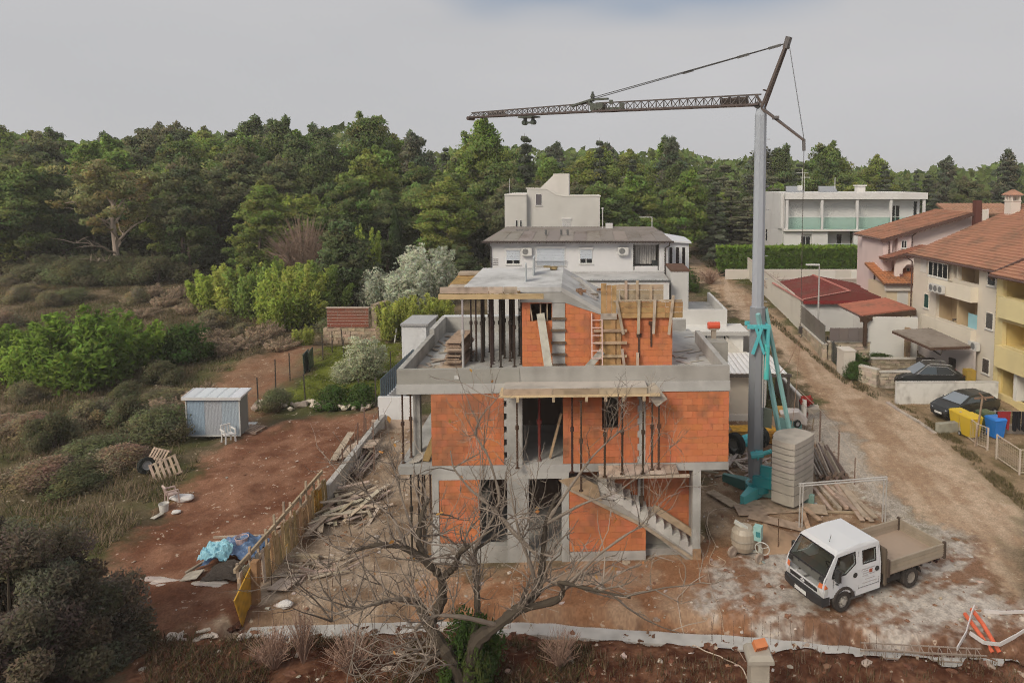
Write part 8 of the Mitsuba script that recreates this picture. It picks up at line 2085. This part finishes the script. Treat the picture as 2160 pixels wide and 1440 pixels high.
gb = base_z(0, 52.0) - 0.1
wk = T('gate_wall', 'pale stone wall with white coping between the road and the dark gate', 'wall')
stone_wall(wk, (17.9,59.6), (17.4,51.8), 0.6, 1.9, seed=11, size=(0.5, 0.4))
wk = T('yard_stone_wall', 'stone wall with white coping across the yard behind the dark gate', 'wall')
stone_wall(wk, (17.67,51.91), (20.83,51.91), 0.7, 2.1, seed=12, size=(0.5, 0.2))
wk = T('stone_garden_wall', 'low stone garden wall with pale coping curving from the road to the black estate car', 'wall')
stone_wall(wk, (18.4,47.4), (19.2,46.2), 0.2, 1.5, seed=13, size=(0.45, 0.22), col=(0.55, 0.48, 0.39))
stone_wall(wk, (19.3,46.2), (21.7,46.3), 0.2, 1.35, seed=14, size=(0.42, 0.22), col=(0.52, 0.45, 0.36))
wk = T('terrace_stone_wall', 'weathered stone wall at the back of the small garden under the grey canopy', 'wall')
stone_wall(wk, (20.18,49.75), (23.92,49.75), 0.4, 1.35, seed=15, size=(0.4, 0.22), col=(0.40, 0.33, 0.25))
gt = T('slatted_gate', 'dark metal gate of horizontal slats between two pale pillars', 'gate')
g0, g1 = np.array((17.9,52.7)), np.array((17.9,49.9))
for i in range(11):
    P(gt, 'slat', bar([*g0, 0.75 + 0.14 * i], [*g1, 0.65 + 0.14 * i], 0.03, 0.085), 'vg', (0.05, 0.055, 0.055))
for p in (g0, (g0 + g1) / 2, g1):
    P(gt, 'upright', bar([*p, 0.55], [*p, 2.3], 0.07), 'vg', (0.05, 0.055, 0.055))
gp = np.array((17.9,48.7))
ONE('gate_pillar', 'thick pale rendered pillar right of the slatted gate', 'pillar', cat(mv(bx(-0.42, 0.42, -0.6, 0.6, 0.1, 2.1), (gp[0], gp[1], 0.2), rz=0.05), mv(bx(-0.47, 0.47, -0.65, 0.65, 2.1, 2.18), (gp[0], gp[1], 0.2), rz=0.05)), 'plaster', (0.64, 0.59, 0.53))
fp = T('garden_screen', 'dark grey screen fence on the stone wall below the red garage', 'fence')
for i in range(5):
    a_ = np.array((17.9,59.6)) + (np.array((17.4,51.8)) - np.array((17.9,59.6))) * i / 5
    b_ = np.array((17.9,59.6)) + (np.array((17.4,51.8)) - np.array((17.9,59.6))) * (i + 0.97) / 5
    P(fp, 'panel', bar([*a_, 2.75 - 0.03 * i], [*b_, 2.75 - 0.03 * i], 0.04, 1.5), 'vg', jit((0.13, 0.125, 0.12), 0.15))
a_, b_ = np.array((17.68,51.58)), np.array((20.57,51.58))
for i in range(4):
    P(fp, 'panel', bar([*(a_ + (b_ - a_) * i / 4), 2.75], [*(a_ + (b_ - a_) * (i + 0.98) / 4), 2.75], 0.04, 1.0), 'vg', jit((0.17, 0.14, 0.135), 0.12))
lp = T('street_lamp', 'thin grey street lamp on the right edge of the road', 'street lamp')
b_ = on(18.4, 56.6)
P(lp, 'pole', cyl(b_, b_ + [0, 0, 6.3], 0.09, 8, 0.05), 'vg', (0.42, 0.41, 0.40))
P(lp, 'arm', bar(b_ + [0, 0, 6.3], b_ + [-0.5, 0, 6.4], 0.05), 'vg', (0.42, 0.41, 0.40))
P(lp, 'lamp_head', mv(bx(-1.0, 0.1, -0.14, 0.14, 0, 0.1), b_ + [-0.1, 0, 6.36]), 'vg', (0.58, 0.57, 0.56))
ww = T('parking_wall', 'long low white wall with grey stains in front of the cream house', 'wall')
w0, w1 = np.array((19.2,43.4)), np.array((25.7,43.3))
P(ww, 'wall', cat(bar([*w0, 0.7], [*w1, 0.75], 0.2, 1.55)), 'dirty', (0.70, 0.69, 0.66))
P(ww, 'coping', bar([*w0, 1.5], [*w1, 1.55], 0.26, 0.05), 'conc', (0.62, 0.60, 0.57))
kb = T('parking_kerb', 'pale concrete kerb between the road and the parking place', 'kerb')
kp = [np.array((18.7,43.4)), np.array((18.9,41.9)), np.array((19.2,40)), np.array((19.3,38.3))]
for a_, b_ in zip(kp[:-1], kp[1:]):
    P(kb, 'kerb_stone', bar(gxy(a_, 0.03), gxy(b_ + (a_ - b_) * 0.02, 0.03), 0.22, 0.16), 'conc', jit((0.50, 0.43, 0.37), 0.06))
a_, b_ = gxy((19.5,38.5), 0.25), gxy((20.8,38.8), 0.25)
ONE('concrete_block', 'low mossy concrete block left of the yellow bins', 'concrete block', bar(a_, b_, 0.35, 0.6), 'dirty', (0.36, 0.35, 0.29))
a_, b_ = gxy((23.1,38.5), 0.2), gxy((24.6,38.3), 0.2)
ONE('concrete_block', 'low concrete ledge under the washing right of the blue bin', 'concrete block', bar(a_, b_, 0.3, 0.5), 'dirty', (0.36, 0.32, 0.29))


def bin_(p, col, label, s=1.0, rz=0.2):
    k = T('wheelie_bin', label, 'bin')
    M = lambda m: mv(mv(m, s=s), p, rz=rz)
    P(k, 'body', M(hull([(x * 0.25, y * 0.27, 0.08) for x in (-1, 1) for y in (-1, 1)] + [(x * 0.32, y * 0.36, 0.95) for x in (-1, 1) for y in (-1, 1)])), 'vg', col)
    P(k, 'lid', M(hull([(x * 0.34, y * 0.39, 0.955) for x in (-1, 1) for y in (-1, 1)] + [(x * 0.30, y * 0.30, 1.05) for x in (-1, 1) for y in (-1, 1)])), 'vg', np.array(col) * 1.1)
    P(k, 'handle', M(bar([-0.25, 0.42, 0.93], [0.25, 0.42, 0.93], 0.04)), 'vg', np.array(col) * 0.8)
    for x in (-0.3, 0.3):
        tyre(M((np.array([[x, 0.3, 0.1]]), 0))[0][0], rotz(rz) @ np.array([1.0, 0, 0]), 0.1 * s, 0.05, k, 'wheel')


YB = (0.55, 0.38, 0.03)
bin_(gxy((21,39)), YB, 'yellow wheelie bin, further left of the two yellow ones', 1.15)
bin_(gxy((21,37.8)), YB, 'yellow wheelie bin with a sagging lid, nearer of the two yellow ones', 1.25)
bin_(gxy((22.4,38.8)), (0.07, 0.10, 0.05), 'dark green wheelie bin between the yellow and the blue bins', 1.1)
bin_(gxy((22.4,37.8)), (0.02, 0.17, 0.55), 'bright blue wheelie bin', 1.15)


def mesh_fence(pts, h, label):
    k = T('mesh_fence', label, 'fence')
    tops = []
    for p in pts:
        q = gxy(p)
        P(k, 'post', bar(q - [0, 0, 0.1], q + [0, 0, h], 0.07), 'vg', (0.50, 0.43, 0.36))
        tops.append(q)
    for a_, b_ in zip(tops[:-1], tops[1:]):
        P(k, 'rail', cat(bar(a_ + [0, 0, h - 0.03], b_ + [0, 0, h - 0.03], 0.04), bar(a_ + [0, 0, 0.12], b_ + [0, 0, 0.12], 0.04)), 'vg', (0.50, 0.42, 0.34))
        L = np.linalg.norm(b_ - a_)
        n = int(L / 0.16)
        P(k, 'mesh', cat(*[bar(a_ + (b_ - a_) * i / n + [0, 0, 0.12], a_ + (b_ - a_) * i / n + [0, 0, h - 0.04], 0.010) for i in range(1, n)], *[bar(a_ + [0, 0, z], b_ + [0, 0, z], 0.010) for z in np.arange(0.25, h - 0.05, 0.14)]), 'vg', (0.42, 0.36, 0.29), kind='stuff')


mesh_fence([(20.8,38.5), (20.7,36.6), (20.9,35.9)], 1.25, 'bent wire mesh fence in front of the yellow bins')
mesh_fence([(20.8,34.9), (20.9,33.1), (22.1,33.2)], 1.3, 'pale framed wire mesh enclosure at the right picture edge')
cpole = gxy((20.5,36.4))
cpk = T('clothes_pole', 'leaning brown pole with a rag-hung crosspiece between the mesh fence and the washing', 'pole')
P(cpk, 'shaft', bar(cpole, cpole + [0.55, 0.4, 2.6], 0.08), 'wood', (0.30, 0.22, 0.16))
P(cpk, 'crossbar', cat(bar(cpole + [0.1, 0.4, 2.55], cpole + [1.2, 0.5, 2.6], 0.08), bar(cpole + [0.5, 0.0, 2.6], cpole + [0.8, 1.2, 2.6], 0.06)), 'wood', (0.26, 0.17, 0.12))
lq = gxy((23.1,37.6))
for i, (x, c, w, l) in enumerate(((-0.35, (0.28, 0.035, 0.04), 0.75, 'red towel hanging on the washing line at the right edge'), (0.35, (0.02, 0.02, 0.022), 0.5, 'black trousers hanging right of the red towel'), (0.85, (0.03, 0.028, 0.03), 0.45, 'black shirt hanging at the end of the washing line'), (1.35, (0.05, 0.03, 0.03), 0.5, 'dark garment furthest right on the washing line'))):
    v = sheet(8, 8, lambda u, t: np.stack([lq[0] + x + w * (u - 0.5) * (1 - 0.2 * t), lq[1] + 0.07 * np.sin(u * 9 + i) * t, lq[2] + 1.55 - (1.05 + 0.1 * np.sin(u * 7)) * t], 1))
    ONE('washing', l, 'laundry', v, 'vc', c)
ONE('washing_line', 'line carrying the red and black washing', 'washing line', tb([lq + [-1.2, 0, 1.6], lq + [0.4, 0, 1.56], lq + [2.2, 0, 1.6]], 0.01, 4), 'vg', (0.3, 0.3, 0.3))
cy = T('grey_canopy', 'grey sheet canopy on a stone pillar and a white pillar beside the cream house', 'canopy')
q = np.array([(21.51,49.42,3.55), (22.52,45.84,3.2), (25.47,46.24,3.2), (24.52,50,3.6)])
P(cy, 'roof', hull(np.vstack([q, q - [0, 0, 0.07]])), 'dirty', (0.30, 0.255, 0.22))
P(cy, 'rafter', cat(bar(q[0] - [0, 0, 0.14], q[1] - [0, 0, 0.14], 0.1, 0.14), bar(q[1] - [0, 0, 0.16], q[2] - [0, 0, 0.16], 0.08, 0.16)), 'wood', (0.11, 0.065, 0.05))
sp = np.array((23.49,51.32))
spk = key(cy + '__stone_pillar')
for i in range(9):
    for s in (0, 1):
        P(spk, 'stone', mv(bx(-0.17 + s * 0.17, -0.01 + s * 0.17, -0.17, 0.17, 0, 0.26), (sp[0], sp[1], 0.9 + i * 0.27)), 'dirty', jit((0.36, 0.25, 0.17), 0.25))
wp = np.array((25.86,50.78))
P(cy, 'white_pillar', mv(bx(-0.3, 0.3, -0.2, 0.2, 0.2, 3.0), (wp[0], wp[1], 0)), 'plaster', (0.72, 0.70, 0.68))
downpipe(cy, [q[1] + [0.2, 0.2, -0.2], q[1] + [1.0, 0.6, -0.7], [wp[0] - 0.1, wp[1] - 0.28, 1.9], [wp[0] - 0.1, wp[1] - 0.28, 0.4]], (0.035, 0.03, 0.03))
bw = CF.w(np.array([2.6, -0.3, 0]))
P(cy, 'back_wall', CF.box(1.7, 8.5, -0.5, -0.35, -0.1, 2.7), 'plaster', (0.56, 0.50, 0.48))
for x, l in (((23.7,48.7,0.5), 'dark barbecue box under the grey canopy, left one'), ((26.1,48.8,0.5), 'dark barbecue box under the grey canopy, right one')):
    ONE('storage_box', l, 'box', mv(bx(-0.6, 0.6, -0.3, 0.3, 0.3, 1.15), x), 'dirty', (0.07, 0.06, 0.055))
ONE('ochre_crate', 'ochre yellow crate behind the black estate car', 'crate', mv(bx(-0.3, 0.3, -0.3, 0.3, 0.7, 1.5), gxy((25.0, 45.4))), 'dirty', (0.42, 0.28, 0.06))
for a, b, c, l in ((4.2, 0.7, (0.30, 0.52, 0.58), 'turquoise drying rack cloths in the cream house loggia'),):
    ONE('drying_cloth', l, 'cloth', CF.box(2.6, 3.6, 0.25, 0.32, 3.75, 5.0), 'vc', c)
ch_ = T('loggia_chair', 'dark chair in the middle loggia of the cream house', 'chair')
P(ch_, 'seat', CF.box(5.2, 5.7, 0.4, 0.9, 4.1, 4.16), 'vg', (0.06, 0.05, 0.05))
P(ch_, 'backrest', CF.box(5.2, 5.7, 0.9, 0.94, 4.1, 4.7), 'vg', (0.06, 0.05, 0.05))
for a in (5.22, 5.62):
    for b in (0.42, 0.84):
        P(ch_, 'leg', CF.box(a, a + 0.05, b, b + 0.05, 3.71, 4.1), 'vg', (0.06, 0.05, 0.05))

# ---------------------------------------------------------------- garden at the left
sb = T('stone_border', 'row of rough white stones along the lower edge of the lawn', 'stone border')
pth = [(-21.8,42.6),(-20.5,42.8),(-18.4,42.8),(-16.2,42.5),(-14.3,42.5)]
for i in range(75):
    t = rp.random() * (len(pth) - 1)
    j = int(t)
    p = np.array(pth[j]) + (np.array(pth[j + 1]) - np.array(pth[j])) * (t - j) + rp.normal(size=2) * [0.1, 0.22]
    P(sb, 'stone', rock(on(p[0], p[1], 0.16 + 0.16 * rp.random()), rp.uniform(0.16, 0.28), (1.2, 0.9, 0.8), 500 + i), 'dirty', jit((0.58, 0.50, 0.43), 0.14))
for i, (p, h) in enumerate((((-21.4,42.5), 2.1), ((-21.8,45.7), 2.0), ((-21.3,46.8), 2.0), ((-18.8,43.4), 1.9), ((-21,51.8), 1.9), ((-20.8,53.1), 1.7), ((-19.3,51.6), 1.6), ((-15.3,43.4), 1.7), ((-14,42.6), 1.9), ((-14.6,47.7), 1.9), ((-20.8,55.3), 1.5))):
    q = gxy(p)
    ONE('fence_post', 'thin dark iron post of the wire fence round the lawn', 'post', bar(q - [0, 0, 0.2], q + [rp.normal() * 0.06, 0, h], 0.06), 'vg', (0.06, 0.05, 0.045), 'iron posts round the lawn')
gs = T('green_screen', 'pair of dark green mesh screens standing at the left corner of the lawn', 'screen')
for i, (p0, p1) in enumerate((((-21.3,49), (-21.4,50.2)), ((-21.1,49.4), (-21.3,50.7)))):
    P(gs, 'panel', bar(gxy(p0, 0.75), gxy(p1, 0.75), 0.05, 1.5), 'vg', jit((0.035, 0.055, 0.045), 0.1))
# panel wall of long red planks on a stone footing
bp = T('red_panel_wall', 'square wall of long red bricks with pale joints above the lawn', 'wall')
q0, q1 = (-22.69,57,2.13), (-19.19,57,2.13)
RB = Frame(q0[:2], (1, 0))
wd, zb, ht = q1[0] - q0[0], q0[2], 1.62
P(bp, 'mortar', RB.box(0, wd, 0.01, 0.2, zb, zb + ht), 'vc', (0.52, 0.42, 0.36))
P(bp, 'coping', RB.box(-0.06, wd + 0.06, -0.03, 0.25, zb + ht, zb + ht + 0.07), 'vc', (0.52, 0.42, 0.36))
for j in range(6):
    a, i = 0.0, 0
    cuts = ([0.3, 2.05], [3.2], [0.25, 0.85], [0.9], [0.9, 3.25], [1.6])[j]
    for b in [c for c in cuts if c < wd] + [wd]:
        P(bp, 'brick', RB.box(a + 0.02, b - 0.02, -0.02, 0.05, zb + j * ht / 6 + 0.025, zb + (j + 1) * ht / 6 - 0.025), 'dirty', jit((0.24, 0.085, 0.06), 0.1))
        a = b
gf = T('rubble_wall', 'rough tan stone wall under the red brick panel wall', 'wall')
stone_wall(gf, RB.w(np.array([-0.3, 0.1, 0]))[:2], RB.w(np.array([wd + 1.1, 0.1, 0]))[:2], 0.7, zb - 0.02, th=0.5, size=(0.42, 0.28), col=(0.44, 0.34, 0.25), seed=31, cap=False)
stone_wall(gf, RB.w(np.array([wd + 0.35, 0.2, 0]))[:2], RB.w(np.array([wd + 0.9, 2.5, 0]))[:2], 0.9, zb + 1.9, th=0.5, size=(0.5, 0.35), col=(0.38, 0.31, 0.24), seed=32, cap=False)
ONE('white_pole', 'short white pole leaning on the lawn below the rubble wall', 'pole', bar(gxy((-16.8,56.1)), gxy((-16.6,56.1), 1.2), 0.09), 'vc', (0.66, 0.65, 0.62))
nw_ = T('white_garden_wall', 'white garden wall with a dark picket fence on top beside the building site', 'wall')
P(nw_, 'wall', Frame((-12.88,39.5,1.39)[:2], (1, 0)).box(0, 2.2, 0, 0.2, -0.1, 1.75), 'plaster', (0.70, 0.70, 0.71))
P(nw_, 'plinth', Frame((-13.23,39.4,1.42)[:2], (1, 0)).box(0, 2.6, -0.05, 0.0, -0.3, 0.45), 'plaster', (0.50, 0.40, 0.33))
P(nw_, 'wall', Frame((-12.88,39.5,1.39)[:2], (1, 0)).box(0, 0.2, 0.2, 12, -0.1, 1.4), 'plaster', (0.70, 0.70, 0.71))
PKF = Frame((-12.88,39.5,1.39)[:2], (1, 0))
for i in range(26):
    P(nw_, 'picket', PKF.box(0.07, 0.12, 0.3 + i * 0.42, 0.55 + i * 0.42, 1.4, 2.75), 'vg', (0.07, 0.10, 0.13))
bl = T('white_block', 'white rendered block wall with a grey coping beyond the left terrace', 'wall')
P(bl, 'wall', Frame((-13.56,47,2.61)[:2], (1, 0)).box(0, 1.7, 0, 3, 0.3, 4.4), 'plaster', (0.66, 0.67, 0.69))
P(bl, 'coping', Frame((-13.6,46.9,2.64)[:2], (1, 0)).box(0, 1.9, -0.05, 3.1, 4.4, 4.55), 'vg', (0.35, 0.35, 0.36))
ONE('garden_slab', 'pale flat slab lying on the lawn near the picket fence', 'slab', mv(bx(-0.9, 0.9, -0.25, 0.25, 0, 0.12), gxy((-16.2,49), 0.05)), 'conc', (0.62, 0.58, 0.52))

# ---------------------------------------------------------------- foreground
pl = T('brick_topped_pillar', 'concrete pillar with a flat cap and an orange clay block on top at the bottom edge', 'pillar')
pp = np.array((4.23,17.2,1.94))
P(pl, 'shaft', mv(bx(-0.24, 0.24, -0.22, 0.22, -2.2, -0.02), pp + [0, 0, 0.0]), 'conc', (0.48, 0.43, 0.36))
P(pl, 'cap', mv(hull([(x * 0.34, y * 0.32, 0.0) for x in (-1, 1) for y in (-1, 1)] + [(x * 0.34, y * 0.32, 0.10) for x in (-1, 1) for y in (-1, 1)] + [(x * 0.27, y * 0.25, 0.22) for x in (-1, 1) for y in (-1, 1)]), pp), 'conc', (0.45, 0.41, 0.35))
R_ = rxz(0.5, 0.3)
blk = P(pl, 'clay_block', mv(bx(-0.17, 0.17, -0.11, 0.11, -0.07, 0.10), pp + [0.03, 0, 0.33], R=R_), 'dirty', (0.60, 0.22, 0.10))
P(blk, 'block_rib', cat(*[mv(bx(-0.16 + 0.065 * i, -0.135 + 0.065 * i, -0.115, -0.105, -0.06, 0.09), pp + [0.03, 0, 0.33], R=R_) for i in range(5)]), 'dirty', (0.36, 0.12, 0.06), kind='stuff')
for i in range(2):
    P(pl, 'painted_pocket', mv(bx(-0.16 + 0.24 * i, -0.08 + 0.24 * i, -0.235, -0.221, -0.95, -0.80), pp), 'vc', (0.10, 0.08, 0.06))  # dark plates on the face, painted as the shade inside small holes


def cable(pts, r, label, col, nm='cable'):
    q = np.array([gxy(p, 0.03) for p in pts])
    t = np.linspace(0, len(q) - 1, 8 * (len(q) - 1) + 1)
    q = np.stack([np.interp(t, np.arange(len(q)), q[:, k_]) for k_ in range(3)], 1)
    for _ in range(4):
        q[1:-1] = (q[:-2] + 2 * q[1:-1] + q[2:]) / 4
    q[:, 2] = hgt(q[:, 0], q[:, 1]) + 0.035
    ONE(nm, label, nm, tb(q, r, 5), 'vg', col)


cable([(4,24.7),(3.3,24),(2.8,23.3),(2.8,22.5),(2.9,22.1),(2.8,21.4),(3,20.7),(3.4,20.3),(3.8,20.1),(4.2,19.5),(4.4,18.4)], 0.018, 'pale hose winding from the stair foot across the trench', (0.52, 0.42, 0.33))
cable([(4.2,25.4),(4.1,23.9),(4.2,22.6),(4.3,21.4),(4.4,20.4),(4.5,19.6)], 0.012, 'thin cable running straight from the stair to the brick-topped pillar', (0.45, 0.34, 0.26))
cable([(4.7,29.6),(5,29.8),(4.7,28.5),(4.7,27.6),(4.8,26.8),(4.4,25.9),(4.3,25.4),(4.7,25.2),(5,25.6),(4.7,26)], 0.014, 'tan cable looping beside the concrete mixer', (0.48, 0.36, 0.26))
cable([(6.1,30),(5.3,29.9),(4.9,29.4),(4.6,28.3),(4.6,27)], 0.012, 'thin cable from the plywood board towards the mixer', (0.46, 0.35, 0.26))
tp0 = [np.array((11.3,20.6,-0.3)) + [0, 0, 0.05], np.array((11.9,21.2,-0.3)) + [0, 0, 0.15], np.array((12.4,21.8,-0.3)) + [0, 0, 0.45], np.array((12.6,22,-0.3)) + [0, 0, 0.55]]
tp1 = [np.array((11.9,21,-0.3)) + [0, 0, 0.3], np.array((12.2,20.7,-0.3)) + [0, 0, 0.18], np.array((12.7,20.7,-0.3)) + [0, 0, 0.12], np.array((13.3,20.9,-0.3)) + [0, 0, 0.25], np.array((14,21.2,-0.3)) + [0, 0, 0.4]]
tp2 = [np.array((13.2,22.5,-0.3)) + [0, 0, 0.05], np.array((13.7,22.4,-0.3)) + [0, 0, 0.06], np.array((14.8,22.4,-0.3)) + [0, 0, 0.1]]
for q, l in ((tp0, 'twisted white barrier tape rising from the trench end'), (tp1, 'white barrier tape sagging towards the right picture edge'), (tp2, 'white barrier tape lying along the dark pit edge')):
    ONE('barrier_tape', l, 'tape', cat(*[bar(a_, b_, 0.03, 0.13 - 0.02 * (i % 2)) for i, (a_, b_) in enumerate(zip(q[:-1], q[1:]))]), 'vg', (0.58, 0.55, 0.54))
for i, o in enumerate((0.0, 0.16)):
    q = [gxy((12.4,22.2), 0.18 + o), gxy((12.4,21.5), 0.12 + o), gxy((12.6,20.9), 0.05)]
    ONE('orange_pipe', ('lower' if not i else 'upper') + ' of two bright orange plastic pipes by the barrier tape', 'pipe', tb(np.array(q) + [o * 1.4, 0, 0], 0.07, 8), 'vg', (0.62, 0.13, 0.06))
# reinforcement in the trench
rc = T('rebar_cage', 'ladder-like rebar cage lying in the right part of the trench', 'rebar cage')
c0, c1 = np.array((8.4,20.8,-0.3)) + [0, 0, 0.0], np.array((12.1,20.5,-0.3)) + [0, 0, 0.0]
for dy, dz in ((-0.16, 0.0), (0.16, 0.0), (-0.16, 0.25), (0.16, 0.25)):
    P(rc, 'bar', bar(c0 + [0, dy, dz - 0.25], c1 + [0, dy, dz - 0.25], 0.03), 'vg', (0.30, 0.24, 0.20))
for i in range(13):
    p = c0 + (c1 - c0) * (i + 0.3) / 13
    P(rc, 'stirrup', tb([p + [0, -0.17, -0.26], p + [0.04, 0.17, -0.26], p + [0.04, 0.17, 0.02], p + [0, -0.17, 0.02], p + [0, -0.17, -0.26]], 0.013, 4), 'vg', (0.34, 0.28, 0.24))
i = 0
for t in np.r_[np.linspace(0.01, 0.22, 22), np.linspace(0.5, 0.80, 18)]:
    j = t * (len(dense) - 1)
    p = dense[int(j)] + rp.normal(size=2) * 0.06
    ONE('starter_bar', 'thin upright rebar standing in the trench concrete', 'rebar', tb([[*p, -0.66], [*(p + rp.normal(size=2) * 0.05), rp.uniform(0.05, 0.4)]], 0.008, 4), 'vg', (0.15, 0.10, 0.08), 'starter bars along the trench')
for p in [(-12.1,23.6),(-11.9,24.1),(-11,23.7),(-10.4,23.6),(-9.6,23.9),(-8.7,23.6),(-8.1,23.9),(-11.3,24.6),(-9.5,23.3)]:
    q = gxy(p)
    ONE('rebar_stake', 'thin rusty rebar standing in the lower left of the site', 'rebar', bar(q - [0, 0, 0.1], q + [rp.normal() * 0.08, 0, rp.uniform(0.7, 1.1)], 0.02), 'vg', (0.13, 0.085, 0.065), 'loose rebars at the lower left')
# stones and clods
def scatter(name, poly, n, r0, r1, cols, label, seed, flat=0.6):
    r_ = np.random.default_rng(seed)
    pa = np.array(poly)
    ms, cs = [], []
    while len(ms) < n:
        p = r_.uniform(pa.min(0), pa.max(0))
        if not inside(poly, p[:1], p[1:])[0]:
            continue
        r = r0 + (r1 - r0) * r_.random() ** 3
        v = trimesh.creation.icosphere(0 if r < 0.09 else 1, 1.0)
        q = np.array(v.vertices) * (1 + 0.28 * r_.normal(size=(len(v.vertices), 1))) * [r * r_.uniform(0.8, 1.7), r * r_.uniform(0.7, 1.3), r * flat]
        ms.append((q @ rotz(r_.uniform(0, 6)).T + on(p[0], p[1], r * 0.15), np.array(v.faces)))
        cs.append(np.tile(jit(cols[r_.integers(len(cols))], 0.2), (len(q), 1)))
    m = cat(*ms)
    scene[name] = shp(m, 'dirty', np.vstack(cs))
    labels[name] = {'label': label, 'category': 'stones', 'kind': 'stuff'}


ST = [(0.50, 0.42, 0.36), (0.44, 0.34, 0.27), (0.30, 0.16, 0.10), (0.56, 0.50, 0.45)]
scatter('spoil_stones', FRONT, 1100, 0.015, 0.12, ST + [(0.16, 0.07, 0.045)] * 8, 'white stones and red clods in the dark spoil at the bottom', 601)
scatter('plot_stones', RED, 260, 0.015, 0.07, ST + [(0.30, 0.16, 0.10)] * 4, 'small stones and scraps on the red earth plot', 602)
scatter('yard_stones', YARD + [], 420, 0.02, 0.10, ST, 'rubble bits on the left site yard', 603)
scatter('site_stones', SITE, 420, 0.02, 0.11, ST, 'rubble bits around the crane', 604)
scatter('dust_stones', DUST, 260, 0.02, 0.10, ST + [(0.24, 0.12, 0.08)], 'clods and stones on the dusty ground round the truck', 605)
scatter('strip_stones', STRIP, 160, 0.02, 0.10, ST, 'stones in front of the house wall', 606)
scatter('bank_clods', [(-12.4,22.1),(-4.2,22.3),(3.8,21.7),(13.4,20.6),(13.1,20.1),(3.7,21.2),(-4.1,21.7),(-12.1,21.5)], 500, 0.03, 0.14, [(0.16, 0.07, 0.045), (0.22, 0.11, 0.07), (0.10, 0.045, 0.03), (0.45, 0.38, 0.32)], 'dark red clods along both edges of the trench', 607, 0.8)
for i, (p, r, c) in enumerate((((4.6,21.2), 0.0, 0), ((7.1,20.1), 0.2, 0), ((1.9,19.8), 0.16, 0), ((11.6,19.4), 0.24, 0), ((8,19.5), 0.22, 0), ((12.7,20), 0.22, 0), ((5.5,23.4), 0.16, 0))):
    if r:
        ONE('boulder', ('broken pale stone in the bottom spoil, ' + ('left of the pillar', 'right of the pillar', 'below the tape', 'in the middle of the right part', 'at the right edge', 'by the sandy trench edge')[i - 1]), 'stone', rock(gxy(p, r * 0.1), r * 0.75, (1.3, 0.9, 0.5), 700 + i), 'dirty', jit((0.52, 0.43, 0.36), 0.1))
lump_strip = [(-14.1,21.2),(-12.9,21.3),(-11.3,21.2),(-9.4,21)]
for i in range(24):
    t = rp.random() * 2.99
    j = int(t)
    p = np.array(lump_strip[j]) + (np.array(lump_strip[j + 1]) - np.array(lump_strip[j])) * (t - j) + rp.normal(size=2) * [0.1, 0.15]
    ONE('rubble_piece', 'whitish rubble piece in the row at the bottom left', 'rubble', rock(on(p[0], p[1], 0.03), rp.uniform(0.1, 0.26), (1.4, 0.8, 0.4), 800 + i), 'dirty', jit((0.54, 0.47, 0.42), 0.15), 'white rubble row at the bottom left')
for i in range(16):
    p = np.array((-17.1,24.5)) + (np.array((-13.5,24)) - np.array((-17.1,24.5))) * rp.random() + rp.normal(size=2) * 0.1
    ONE('lime_spill', 'pale lime spill in the line across the red earth plot', 'lime spill', lump(on(p[0], p[1], 0.0), rp.uniform(0.12, 0.3), (1.7, 0.6, 0.16), 900 + i, 1), 'vc', jit((0.52, 0.45, 0.40), 0.1), 'lime line on the red earth')
